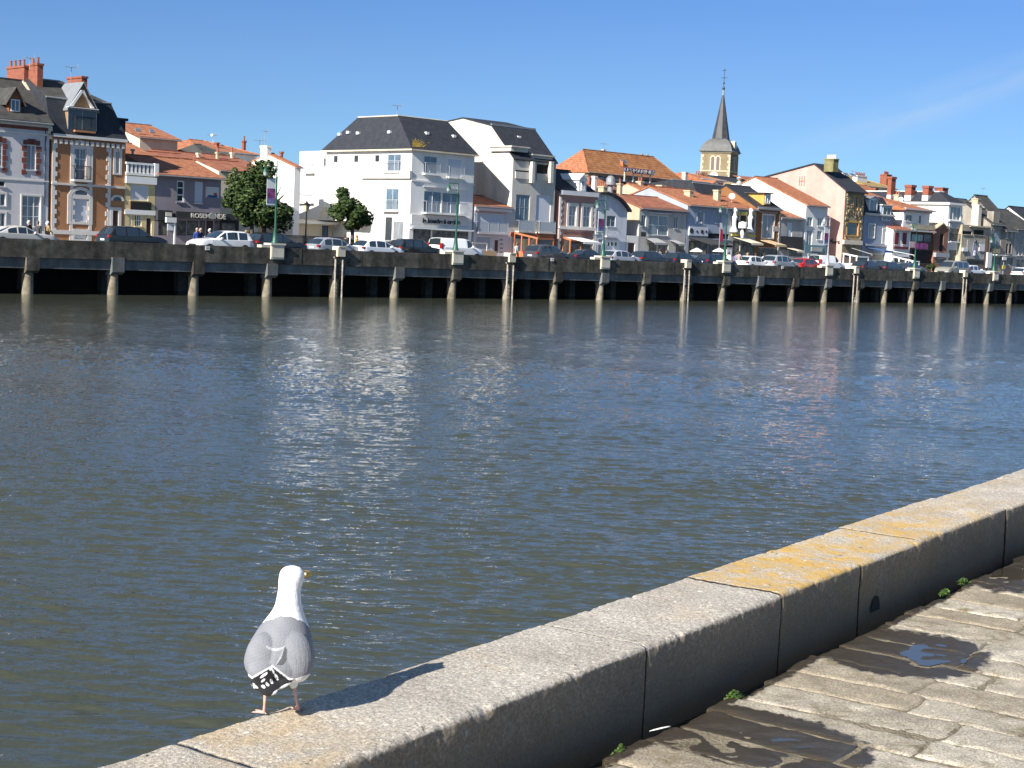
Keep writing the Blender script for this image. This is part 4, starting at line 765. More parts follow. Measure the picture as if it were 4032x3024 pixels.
# hipped roof with a clipped ridge
mb = MB(); a, b, c, d = h.uL-.35, h.uR+.15, h.v0-.35, h.v0+h.dp+.35; i1 = 3.6; il = 1.4
p = [(a, c, z1), (b, c, z1), (b, d, z1), (a, d, z1)]; t = [(a+il, c+i1*1.05, zr), (b-.6, c+i1*1.05, zr), (b-.6, d-i1*.4, zr), (a+il, d-i1*1.0, zr)]
for k in range(4): j = (k+1) % 4; mb.face([p[k], p[j], t[j], t[k]])
mb.face(t); mb.face([(x, y, z-.02) for x, y, z in p]); h.roof = h.part('roof', mb, SLATE)
mb = MB(); mb.tube([t[3], t[0], t[1]], .06, 6); mb.box(a-.05, b+.05, c-.05, d+.05, z1-.16, z1-.03); h.part('roof_trim', mb, CREAM, h.roof)
# white vent hatches on the slates
def onslope_front(px_, py_): r_ = ray(*C(px_, py_)); n_ = (Vector(t[1])-Vector(p[0])).cross(Vector(p[1])-Vector(p[0])); return hitq(r_, Vector(p[0]), n_)
def hitq(r_, o, n_):                            # intersect a photo ray with a plane given in quay coordinates
    dq = Vector((r_.dot(QD), r_.dot(QN), r_.z)); s_ = Vector((0, -QO, CH)); tt = (o-s_).dot(n_)/dq.dot(n_); return s_+dq*tt
for (x, y) in ((1522, 308), (1783, 337)):
    q = onslope_front(x, y); mb = MB(); mb.box(q.x-.15, q.x+.15, q.y-.22, q.y+.1, q.z-.1, q.z+.13); h.part('roof_vent', mb, FW, h.roof)
nL = (Vector(t[0])-Vector(p[0])).cross(Vector(p[3])-Vector(p[0]))
for (x, y) in ((1172, 297), (868, 307), (772, 300), (690, 318)):
    q = hitq(ray(*C(x, y)), Vector(p[0]), nL); mb = MB(); mb.box(q.x-.2, q.x+.1, q.y-.18, q.y+.18, q.z-.1, q.z+.13); h.part('roof_vent', mb, FW, h.roof)
q = onslope_front(1425, 415); h.antenna(1235, 30, 180, 22, 1.1)
# ochre moss patch is growth on the slates
mb = MB(); rs = random.Random(8); nF = (Vector(t[1])-Vector(p[0])).cross(Vector(p[1])-Vector(p[0])).normalized()
if nF.z < 0: nF = -nF
for k in range(330):
    x, y = 1385+abs(rs.gauss(0, 50)), 440-abs(rs.gauss(0, 28))
    q = onslope_front(x, min(y, 446+.1*(x-1385)))+nF*.03; s_ = rs.uniform(.03, .10)
    e1 = Vector((1, 0, 0)); e2 = nF.cross(e1); mb.face([q-e1*s_, q-e2*s_*.7, q+e1*s_, q+e2*s_*.8])
h.part('moss_patch', mb, mat('ochre_moss', (.30, .20, .035), .95), h.roof)
mb = MB(); g = Side(UC_, C)
for (x, y) in ((540, 1070),): pass
a, b, c, d = rect(g, 498, 1020, 578, 1155); cm = (a+b)/2; mb.box(UC_-.12, UC_-.003, a, b, c, c+.35); mb.box(UC_-.12, UC_-.003, cm-.6, cm+.6, c+.35, c+.9); mb.box(UC_-.12, UC_-.003, cm-.3, cm+.3, c+.9, d); h.part('stone_carving', mb, CREAM)
g2 = rect(g, 905, 672, 1345, 745); mb = MB(); mb.box(UC_-.25, UC_-.003, g2[0]-.5, g2[1], g2[2], g2[3]); h.part('balcony_band', mb, CONC)
# ground floor canopy and glazed front along its sunny side
g3 = rect(g, 470, 1140, 1000, 1165); mb = MB(); mb.box(UC_-1.6, UC_-.003, g3[0], g3[1]+1, g3[2], g3[2]+.14); h.part('canopy', mb, OFFW)
# left set back parts of the block, their sunny side in line with the block's
vb_ = 16+12.4+.05; ux = UC_+.5; sw_ = Side(ux, C); v2_, zw_ = sw_.pt(297, 482)
h = House('apartment_wing', 'plain white stepped wing left of the big white apartment block', C, 0, 0, (0, 0), v=vb_, depth=v2_-vb_, wall=WHITE, cat='building', uL=ux, uR=ux+8, z1=zw_)
h.win(370, 540, 436, 680, 's', n=(1, 1), rail='bars', side=True); h.win(310, 800, 428, 972, 's', n=(1, 1), rail='bars', side=True); h.finish()
ux = UC_+.8; sw_ = Side(ux, C); v3_, za_ = sw_.pt(-60, 688)
h = House('apartment_annex', 'lower white annex with flat roof behind the two trees', C, 0, 0, (0, 0), v=v2_+.05, depth=v3_-v2_, wall=WHITE, cat='building', uL=ux, uR=ux+7, z1=za_); h.flat_top(0)
h = House('cafe_building', 'cream ground floor shop with blue arched door behind the iron fence', C, -60, 660, (300, 1170), v=27, depth=1.5, wall=CREAM, cat='building'); h.win(508, 1200, 568, 1400, 'b', fr=AWNB, sur=CREAM); h.win(670-60, 1240, 655, 1400, 'p'); h.win(60, 1260, 200, 1400, 'p', fr=OFFW, n=(3, 2)); h.hband('awning', 200, 1160, .25, OFFW, -1.0); h.flat_top()
# 10 garage infill
h = House('garage_house', 'low white infill house with big shuttered window between the two tall blocks', D, 285, 655, (300, 1015), v=16, depth=8, wall=BLUEW)
h.wm = wallm('lilac_white', (.56, .55, .58)); h.win(312, 1085, 588, 1290, 's', n=(2, 1), rail='glass'); h.win(302, 1320, 448, 1460, 'G', n=(1, 1)); h.win(488, 1355, 525, 1500, 'o')
for k in range(4): h.win(538, 1350+k*42, 572, 1368+k*42, 'g', n=(2, 1), fw=.02, sill=False)
h.hband('eaves_band', 450, 1045, .42, FW, -.12); h.gable_roof(h.zat(500, 935, 20), TILED, over=.2); h.band('awning_roll', 305, 1062, 610, 1085, TERRA, -.3)
# 11 tall weathered block
h = House('tall_house', 'tall weathered grey house with steep slate roof and recessed balconies', D, 678, 1118, (690, 520), v=16, depth=17, wall=CONC, z1=None)
zE = h.pf.pt(690, 515)[1]; zB = h.zat(1110, 575, 16); h.z1 = min(zE, h.z1)
h.win(708, 895, 838, 1165, 'b', fr=FG, n=(3, 2), sill=False); h.win(915, 900, 1050, 1180, 's', n=(1, 1), sill=False)
h.win(700, 640, 865, 742, 'd', n=(1, 1), sill=False); h.win(918, 580, 1062, 760, 'd', n=(1, 1), sill=False, fr=FG, lab='recessed balcony')
for q in ((700, 1155, 860, 1275), (908, 1165, 1068, 1285)):
    a, b, c, d = rect(h.pf, *q); h.railing(h.pf, a, b, c, d-c, 'glass', dep=.5)
for q in ((700, 660, 865, 745), (918, 680, 1065, 762)):
    a, b, c, d = rect(Front(15.95, D), *q); mb = MB(); mb.box(a, b, 15.9, 15.99, c, d); h.part('balcony_front', mb, CONC)
mb = MB()
for x in (872, 1062): a, b, c, d = rect(Front(15.6, D), x, 560, x+18, 780); mb.box(a, b, 15.55, 15.99, c, d)
h.part('fin_walls', mb, CONC)
h.win(680, 1320, 870, 1500, 'p', fr=TERRA, n=(3, 1)); h.win(930, 1350, 1090, 1500, 'p', fr=TERRA, n=(3, 1)); h.hband('shop_fascia', 850, 1312, .4, TERRA, -.12)
lettering(h, 'CREPERIE', Front(15.88, D), rect(Front(15.88, D), 980, 1310, 1070, 1328), FW, d=-.02) if 0 else None
v1 = h.v0+h.dp; sl = Side(h.uL, D); gp = []
for (x, y) in ((688, 520), (455, 195), (165, 118)): gp.append(sl.pt(x, y))
zr = gp[2][1]; prof = [(v1, gp[2][1]-1.2), (gp[2][0], gp[2][1]), (gp[1][0], gp[1][1])]
h.finish([(v, z) for v, z in prof]); mb = MB(); a, b = h.uL-.05, h.uR+.1
Pf = [(h.v0-.15, h.z1-.1)]+[(gp[1][0], gp[1][1]+.1), (gp[2][0], gp[2][1]+.1), (v1, gp[2][1]-1.1)]
for (v0_, z0_), (v1_, z1_) in zip(Pf[:-1], Pf[1:]): mb.slab([(a, v0_, z0_), (b, v0_, z0_), (b, v1_, z1_), (a, v1_, z1_)], .12)
h.roof = h.part('roof', mb, SLATE); mb = MB(); mb.box(a, b, gp[1][0]-.1, gp[1][0]+.1, gp[1][1]+.05, gp[1][1]+.22); h.part('roof_trim', mb, ZINC, h.roof)
for q in ((640, 410, 810, 470), (850, 495, 1065, 580)):
    a_, b_, c_, d_ = rect(Front(16.3, D), *q); mb = MB(); mb.box(a_, b_, 16.1, 19, c_, d_); mb.box(a_-.1, b_+.1, 15.9, 19, d_, d_+.12); h.part('dormer_box', mb, [CONC], h.roof)
q = h.zat(712, 322, 18); mb = MB(); uq = h.uat(712, 322, 18.5); zq = h.zat(712, 322, 18.5); mb.box(uq-.2, uq+.2, 18.1, 18.7, zq-.2, zq+.2); h.part('roof_vent', mb, FW, h.roof)
mb = MB(); zg = h.z1-3.4; mb.hexa([(h.uL-.02, h.v0+.6, zg), (h.uL-.01, h.v0+.6, zg), (h.uL-.01, h.v0+1, zg), (h.uL-.02, h.v0+1, zg)]*2) if 0 else None
# rust orange terrace frames in front
def terrace(label, vw, x0, y0, x1, y1, v1, m, length=3.0, low=.9, nb=4, lowm=None, solid=True):
    """glazed lean-to: the side facing left runs from the facade (x0,y0) out to the street (x1,y1)"""
    u, _ = Front(v1, vw).pt(x0, y0); sd_ = Side(u, vw); za = sd_.pt(x0, y0)[1]; v0, zb = sd_.pt(x1, y1); v0 = max(v0, v1-4.6); T = Thing('terrace_frame', label, 'terrace', (u, v0, GZ)); w_ = .13
    for i in range(nb):
        t = i/(nb-1); v = v0+(v1-.2-v0)*t; z = zb+(za-zb)*t; mb = MB(); mb.box(u-w_/2, u+w_/2, v, v+w_, GZ, z); T.part('post', mb, m)
    mb = MB(); mb.box(u+length-w_, u+length, v0, v0+w_, GZ, zb); T.part('post', mb, m)
    mb = MB(); mb.hexa([(u-.09, v0-.1, zb-.02), (u+.09, v0-.1, zb-.02), (u+.09, v1-.02, za-.02), (u-.09, v1-.02, za-.02), (u-.09, v0-.1, zb+.14), (u+.09, v0-.1, zb+.14), (u+.09, v1-.02, za+.14), (u-.09, v1-.02, za+.14)]); mb.box(u+.09, u+length, v0, v0+w_, zb-.02, zb+.12); T.part('top_beam', mb, m)
    if low: mb = MB(); mb.box(u-.04, u+.04, v0+w_, v1-.1, GZ, GZ+low); mb.box(u+.05, u+length-w_, v0+.03, v0+.09, GZ, GZ+low); T.part('low_panel', mb, lowm or m)
    if solid: mb = MB(); mb.box(u-.01, u+.01, v0+w_, v1-.1, GZ+low+.01, zb-.03); mb.box(u+.05, u+length-w_, v0+.05, v0+.07, GZ+low+.01, zb-.03); T.part('glazing', mb, mat('terrace_glazing', (.06, .05, .045), .1, var=.6, vs=1.2, spec=.7))
    return T
terrace('rust orange wooden terrace frame with low panels below the tall grey house', D, 682, 1292, 925, 1352, 15.9, TERRA, length=2.2, low=1.0)
terrace('narrow rust orange terrace frame left of the ice cream shop', D, 1178, 1335, 1265, 1372, 15.9, TERRA, length=1.5, nb=2, low=1.0, lowm=FW)
# 12 large orange roofed building behind with a rooftop sign
h = House('hotel', 'large building with long brown orange roof and blue rooftop sign behind the shops', E, 500, 1640, (540, 445), v=40, depth=6.4, wall=wallm('hotel', (.42, .36, .26)), cat='building')
zr = h.zat(415, 150, 43.2); h.uR = h.uat(1645, 560, 40); h.e.location = Q((h.uL+h.uR)/2, 40, GZ); h.o = ((h.uL+h.uR)/2, 40, GZ)
h.hip_roof(zr, 2.2, 1.6, TILEO, TILE, over=.35)
for i in range(10):
    x = 600+i*100; y = 470+i*9; r = rect(h.pf, x, y+18, x+70, y+100); mb = MB(); mb.box(r[0], r[1], 39.9, 39.99, r[2], r[3]); wq = h.part('window', mb, DARK); mb = MB(); mb.box(r[0]-.05, r[1]+.05, 39.85, 39.99, r[3]-.45, r[3]-.1); h.part('shutter_box', mb, FG, wq)
h.chimney(905, 295, 950, 440, 41, .5, m=TERRA, cap=False); h.antenna(693, 75, 180, 43.2, 1.3); h.chimney(670, 148, 712, 190, 43.2, .5, m=GREYW)
for x, y in ((1168, 222), (1238, 230)): u, z = h.uat(x, y, 43.4), h.zat(x, y, 43.4); mb = MB(); mb.lathe(u, 43.4, [(.1, z-.6), (.1, z-.1), (.2, z), (.2, z+.12), (.05, z+.2)], 10); h.part('roof_cowl', mb, ZINC, h.roof)
f = Front(39.4, E); sb = MB(); a, b, c, d = rect(f, 940, 385, 1330, 470); SB = mat('indigo_sign', (.07, .055, .20), .6)
rm = MB()
for k in range(4): x = 960+k*106; u, z = f.pt(x, 545+k*8); rm.box(u-.09, u+.09, 39.43, 39.55, z-.1, z+1.2)
sf = h.part('sign_frame', rm, SIGNL); 
for (tx, xa, ya, xb, yb) in (('LES', 942, 380, 1045, 442), ('MARINES', 1055, 392, 1328, 480)):
    a, b, c, d = rect(f, xa, ya, xb, yb); mb = MB(); mb.box(a, b, 39.3, 39.4, c, d)
    h.part('sign_panel', mb, SB, sf); lettering(h, tx, f, (a+.08, b-.08, c+.07, d-.07), SIGNL, parent=sf, d=-.15, bold=.0)
h.skylight(1045, 300, 1120, 355, 40, (zr-h.z1)/3.2)
# 13 pink brown ice cream house
h = House('ice_cream_shop', 'pink brown house lettered GELATERIA ANTOINE with white window surrounds', E, 145, 612, (200, 690), v=16, depth=8, wall=PINKB, cat='shop house')
h.win(258, 858, 340, 1118, 'c', n=(2, 2), sur=SURW, sw=.28); h.win(438, 868, 522, 1132, 'c', n=(2, 2), sur=SURW, sw=.28); h.hband('cornice', 400, 712, .42, wallm('cornice_white', (.66, .67, .70)), -.28); h.hband('string_course', 400, 1148, .28, SURW, -.15)
h.quoins(SURW, [(h.uL, 1), (h.uR, -1)], GZ, h.z1-.5, .38, .30); a, b, c, d = rect(h.pf, 170, 1170, 590, 1245); lettering(h, 'GELATERIA ANTOINE', Front(15.95, E), rect(Front(15.95, E), 205, 1190, 540, 1236), mat('brown_letters', (.16, .06, .05), .6), d=-.02, bold=.03)
h.win(190, 1320, 300, 1440, 'p', fr=FW); h.win(385, 1330, 560, 1440, 'p', fr=FW, n=(2, 1)); h.gable_roof(h.zat(280, 440, 20), SLATE, over=.1)
dormer(h, 385, 520, 470, 710, 2.5, WHITE, WHITE, .45, win=(.3, 'g'), v=16.1); h.chimney(320, 490, 345, 640, 20, 1.5, m=BRICKW) if 0 else None
h.awning(200, 1252, 655, 1322, dep=2.6, m=AWNW)
# brick chimneys and roofs between it and the hotel
h = House('house', 'little house with bright orange roof and round metal tower behind the ice cream shop', E, 470, 860, (650, 640), v=26, depth=7, wall=BRICKW); h.gable_roof(h.zat(650, 520, 29.5), TILE, over=.2); h.chimney(548, 485, 600, 690, 24, .7, m=WHITE); h.chimney(470, 488, 560, 560, 25, .6, m=BRICK, cap=False)
u, z = h.uat(820, 600, 24), h.zat(820, 600, 24); mb = MB(); mb.lathe(u, 24.5, [(.3, z-2.5), (.3, z-.05), (.62, z), (.62, z+.28), (.5, z+.3), (.46, z+.7), (.25, z+.95), (.02, z+1.0)], 14); h.part('metal_turret', mb, ZINC, h.roof)
# 14 blue white house with curved gable
h = House('curved_gable_house', 'bluish white house with curved gable roof and garage door with three panes', E, 610, 990, (990, 945), v=16, depth=9, wall=BLUEW)
prof = [h.pf.pt(x, y) for x, y in ((1000, 940), (960, 880), (920, 830), (870, 785), (800, 740), (720, 715), (640, 712))]
h.win(735, 985, 838, 1125, 'g', n=(2, 2), fr=FG); a, b, c, d = rect(h.pf, 705, 1130, 838, 1245); h.railing(h.pf, a, b, c, d-c, 'bars', dep=.35); h.win(700, 1290, 895, 1480, 'w', n=(1, 1)); h.win(630, 1280, 672, 1500, 'G', n=(1, 1))
for x in (757, 800, 850): q = rect(h.pf, x-8, 1322, x+8, 1365); mb = MB(); mb.box(q[0], q[1], 15.95+.1, 16.07, q[2], q[3]); h.part('garage_pane', mb, DARK)
zl = prof[-1][1]
h.extra.face([(h.uL, 16, h.z1), (h.uR, 16, h.z1)]+[(u, 16, z) for u, z in prof]+[(h.uL, 16, zl)]); h.extra.face([(h.uL, 16, h.z1), (h.uL, 25, h.z1), (h.uL, 25, zl), (h.uL, 16, zl)]); h.finish(); mb = MB(); pp = prof+[(h.uL-.1, zl)]
for (u0, z0_), (u1, z1_) in zip(pp[:-1], pp[1:]): mb.slab([(u0, 15.5, z0_+.18), (u1, 15.5, z1_+.18), (u1, 25, z1_+.18), (u0, 25, z0_+.18)], .2)
h.roof = h.part('roof', mb, SLATE); h.chimney(628, 610, 735, 712, 18, 1.0, m=BEIGE, pots=3)
# 15 passage with dark gate and white doorway
h = House('passage_wall', 'white doorway wall with brown door below a black boarded gate', E, 985, 1140, (1060, 1275), v=16, depth=1, wall=WHITE, cat='wall'); h.win(1000, 1322, 1080, 1480, 'o'); h.flat_top()
mb = MB(); a, b, c, d = rect(Front(18, E), 985, 1020, 1135, 1270); mb.box(a, b+.3, 18, 18.1, c-.5, d); u, z = Front(18, E).pt(1025, 970); mb.taper(u, 18.05, d, z, .12, .06, .02, .02); mb.box(u-.12, u+.12, 17.98, 18.12, d-.02, d+.3); single('boarded_gate', mb, DARKW, ((a+b)/2, 18, c-.5), 'black boarded gate with spike above the white doorway', 'gate')
# 16 beige shop house
h = House('shop_house', 'beige house with big white window frame and two grey awnings', E, 1150, 1740, (1160, 890), v=16, depth=8.5, wall=GREYW)
h.win(1170, 975, 1222, 1120, 'g'); h.win(1262, 975, 1500, 1240, 'c', n=(2, 2), fr=FW); h.win(1580, 990, 1625, 1150, 'g', fr=FW); h.hband('brown_eaves', 1450, 912, .35, wallm('brown_band', (.33, .22, .18)), -.12)
h.win(1262, 1320, 1362, 1460, 'p', fr=FW); h.win(1380, 1340, 1500, 1480, 'p'); h.win(1600, 1340, 1720, 1480, 'p'); h.band('roller_box', 1262, 945, 1520, 970, FW, -.25); h.band('blue_soffit', 1165, 920, 1730, 960, BLUEG, -.02)
zr = h.zat(900, 735, 20.2); h.gable_roof(zr, TILED, over=.3); h.wall.data.materials[0] = GREYW; h.awning(1215, 1262, 1485, 1330, 1.3, AWNG); h.awning(1520, 1290, 1720, 1340, 1.3, AWNG)
mb = MB(); q = rect(Front(15.8, E), 1160, 1190, 1218, 1250); mb.box(q[0], q[1], 15.75, 15.82, q[2], q[3]); h.part('hanging_sign', mb, DARKW)
h.chimney(865, 575, 925, 730, 20, .6, m=BEIGE, pots=1)
mb = MB(); uw = h.uL-.03; mb.face([(uw, 16, GZ+4.3), (uw, 24.5, GZ+4.3), (uw, 24.5, h.z1), (uw, 20.2, zr), (uw, 16, h.z1)]); h.part('side_render', mb, BEIGE)
# stone gable with chimney behind, and long orange roofs
h = House('stone_house', 'old house with rubble stone gable and wide beige chimney behind the beige shop', E, 1200, 1860, (1250, 765), v=25, depth=9, wall=mat('pale_rubble', (.46, .40, .28), .95, var=.3, vs=2, bump=.5, bs=5))
h.uL = h.uat(1360, 770, 25); h.uR = h.uat(1914, 850, 25); h.gable_roof(h.zat(1200, 610, 29.5), TILE, over=.2, side_over=-.05); h.chimney(1108, 548, 1195, 640, 29, 1.5, m=BEIGE, pots=2); h.chimney(1365, 595, 1462, 720, 26.5, .9, m=BEIGE)
# 17 blue grey shop with long orange roof
h = House('shop_house', 'slate blue shop house with long orange roof, dark canopy and open terrace', G, 240, 815, (250, 715), v=16, depth=11, wall=BLUEG)
h.win(385, 800, 428, 965, 'g'); h.win(340, 820, 360, 980, 'w'); h.win(450, 820, 466, 985, 'w'); h.win(620, 825, 688, 965, 'c', fr=BLUEG); 
mb = MB(); q = rect(h.pf, 245, 1005, 495, 1142); mb.box(q[0], q[1], 15.85, 15.99, q[2], q[3]); sg = h.part('shop_sign', mb, BLUEW); mb = MB()
for x, y, r_ in ((272, 1066, .28), (348, 1078, .14), (415, 1080, .22), (470, 1078, .14)): u, z = h.pf.pt(x, y); mb.tube([(u, 15.82, z), (u, 15.85, z)], r_, 12)
h.part('sign_dots', mb, FB, sg); h.win(510, 1095, 810, 1190, 'd', fr=FG, n=(1, 1)); h.win(250, 1200, 500, 1400, 'p', fr=FB, n=(4, 1)); h.win(520, 1220, 800, 1400, 'p', fr=FB, n=(4, 1))
h.gable_roof(h.zat(200, 520, 21.5), TILE, over=.3); h.awning(235, 1150, 840, 1268, 3.2, AWND, name='canopy'); h.chimney(200, 508, 312, 600, 18.5, 1.0, m=BEIGE); h.chimney(600, 505, 682, 660, 18.0, .8, m=BEIGE); h.dish(835, 600, 18, .34)
T = Thing('flag_banner', 'tall narrow red and white banner flag on a pole on the cafe terrace', 'flag', (Front(12.5, G).pt(690, 1200)[0], 12.5, GZ)); mb = MB(); f = Front(12.5, G); a, b, c, d = rect(f, 680, 960, 722, 1210); mb.tube([(a, 12.5, GZ), (a, 12.5, d)], .03, 6); T.part('pole', mb, FG)
mb = MB(); mb.hexa([(a+.05, 12.48, c+1.3), (a+.4, 12.48, c+1.2), (a+.4, 12.52, c+1.2), (a+.05, 12.52, c+1.3), (a+.05, 12.48, d), (a+.3, 12.48, d), (a+.3, 12.52, d), (a+.05, 12.52, d)]); T.part('white_cloth', mb, FW); mb = MB(); mb.hexa([(a+.05, 12.47, c), (a+.6, 12.47, c), (a+.6, 12.53, c), (a+.05, 12.53, c), (a+.05, 12.47, c+1.29), (a+.4, 12.47, c+1.19), (a+.4, 12.53, c+1.19), (a+.05, 12.53, c+1.29)]); T.part('red_cloth', mb, mat('pink_red_cloth', (.5, .04, .09), .8))
# 18 amphora restaurant
h = House('restaurant', 'narrow grey restaurant front with white vase statues and yellow signs', G, 815, 1175, (820, 760), v=16, depth=9, wall=GREYW)
for x in (848, 952, 1062): h.win(x+4, 850, x+74, 1095, 'd', fr=YELP, n=(1, 1), sill=False); q = rect(h.pf, x, 812, x+78, 850); mb = MB(); mb.box(q[0], q[1], 15.85, 15.99, q[2], q[3]); h.part('yellow_lintel', mb, YELP)
h.band('yellow_sign', 825, 1105, 925, 1140, YELP, -.15); h.band('yellow_sign', 1050, 1115, 1150, 1150, YELP, -.15); h.win(850, 1190, 940, 1420, 'p'); h.win(960, 1200, 1165, 1420, 'p', n=(3, 1)); h.gable_roof(h.zat(1000, 640, 20.5), TILE, over=.2)
for x in (862, 1078):
    u, z = Front(15.7, G).pt(x, 1085); mb = MB(); mb.lathe(u, 15.7, [(.42, z), (.44, z+.15), (.22, z+.6), (.2, z+1.0), (.24, z+1.3), (.34, z+1.6), (.2, z+1.8), (.2, z+2.1), (.32, z+2.3), (.1, z+2.6)], 12); ob = single('vase_statue', mb, FW, (u, 15.7, z), 'tall white vase statue on the restaurant front, '+('left one of the two' if x < 900 else 'right one of the two'), 'statue', 'vase statues', smooth=True)
u, z = Front(15.4, G).pt(972, 1160); mb = MB(); mb.lathe(u, 15.4, [(.18, z), (.22, z+.5), (.12, z+.9), (.08, z+1.0), (.5, z+1.02), (.55, z+1.6), (.05, z+1.75)], 12); single('wall_lamp', mb, FW, (u, 15.4, z), 'white shaded lamp standing between the two vase statues', 'lamp', smooth=True)
h.awning(850, 1150, 1265, 1240, 2.6, AWN); 
# 19 slate mansard behind
h = House('mansard_house', 'dark slate mansard roof with broad decorated chimney behind the restaurants', G, 420, 1180, (800, 720), v=25, depth=9, wall=OFFW); h.finish(); mansard(h, 0, 0, h.zat(700, 462, 29)+.3, 1.6, SLATE, SLATE, zm=h.zat(900, 466, 26)); h.chimney(862, 440, 972, 690, 23.8, .9, m=BEIGE); h.chimney(930, 395, 965, 450, 24.2, .5, m=BEIGE, cap=False)
mb = MB(); u = h.uat(925, 560, 23.75); z = h.zat(925, 600, 23.75); mb.lathe(u, 23.75, [(.3, z-.2), (.12, z), (.12, z+.9), (.35, z+1.1), (.3, z+1.6), (.12, z+1.8), (.35, z+2.1), (.1, z+2.3)], 8); h.part('chimney_relief', mb, GREYW, h.roof)
# 20 brown restaurant
h = House('restaurant', 'brown timber house lettered RESTAURANT with slate roof and yellow dormer', G, 1180, 1500, (1190, 755), v=16, depth=9, wall=BROWNW)
h.win(1258, 850, 1395, 1170, 'c', fr=SURW, sur=SURW, sw=.16, n=(2, 1)); f = Front(15.9, G); a, b, c, d = rect(f, 1200, 790, 1455, 845); lettering(h, 'RESTAURANT', f, rect(f, 1210, 798, 1450, 838), mat('pinkish_letters', (.5, .38, .30)), d=-.03, bold=.02)
h.hband('cornice', 1340, 772, .32, GREYW, -.2); h.band('poster', 1395, 1000, 1460, 1075, mat('patterned_poster', (.5, .40, .36), .8, var=.6, vs=9), -.05); h.win(1200, 1290, 1480, 1430, 'p', n=(4, 1)); h.quoins(SURW, [(h.uR, -1)], GZ, h.z1-.4, .2, .3)
mb = MB(); mb.box(h.uL-.02, h.uR+.05, 15.85, 15.99, GZ, GZ+.9); h.part('timber_base', mb, FBR)
h.gable_roof(h.zat(1250, 500, 20.5), SLATE, over=.2); dormer(h, 1280, 560, 1360, 720, 2.6, GOLD, SLATEO, .0, win=(.15, 's'), v=16.3, over=.25); h.awning(1190, 1185, 1580, 1262, 2.4, AWNO)
# 21 red house behind
h = House('red_house', 'bright red house with white quoins and orange hipped roof below the church tower', G, 405, 720, (410, 365), v=55, depth=11, wall=REDW)
h.uL = h.uat(420, 370, 55); h.win(475, 418, 525, 470, 'c', sur=SURW); h.quoins(SURW, [(h.uL-.0, 1)], GZ, h.z1-.3, .7, .5); h.quoins(SURW, [(55.0, 1)], GZ, h.z1-.3, .7, .5, pl=h.pl); h.hip_roof(h.zat(430, 300, 60.5), 2.5, 2.5, TILE, TILES, over=.4)
h.chimney(350, 250, 500, 300, 60, .9, pots=0, m=BRICK, cap=False) if 0 else None
mb = MB(); 
for x in (352, 385, 415, 438, 462, 490): u, z = h.uat(x, 300, 60), h.zat(x, 300, 60); zt = h.zat(x, 255, 60); mb.tube([(u, 60, z-.5), (u, 60, zt)], [.16, .1], 6)
h.part('chimney_pots', mb, BRICKW, h.roof); h.chimney(165, 262, 235, 370, 52, 1.0, m=GREYW); h.hband('white_eaves', 500, 378, .5, SURW, -.15)
h = House('white_gable_house', 'small white pointed gable just below the church tower', G, 545, 700, (600, 465), v=48, depth=6, wall=WHITE); a, b = h.pf.pt(622, 385); h.extra.face([(h.uL, 48, h.z1), (h.uR, 48, h.z1), (a, 48, b)]); h.finish(); mb = MB(); mb.slab([(h.uL-.2, 47.9, h.z1), (a, 47.9, b+.1), (a, 54, b+.1), (h.uL-.2, 54, h.z1)], .12); mb.slab([(h.uR+.2, 47.9, h.z1), (h.uR+.2, 54, h.z1), (a, 54, b+.1), (a, 47.9, b+.1)], .12); h.roof = h.part('roof', mb, TILE)
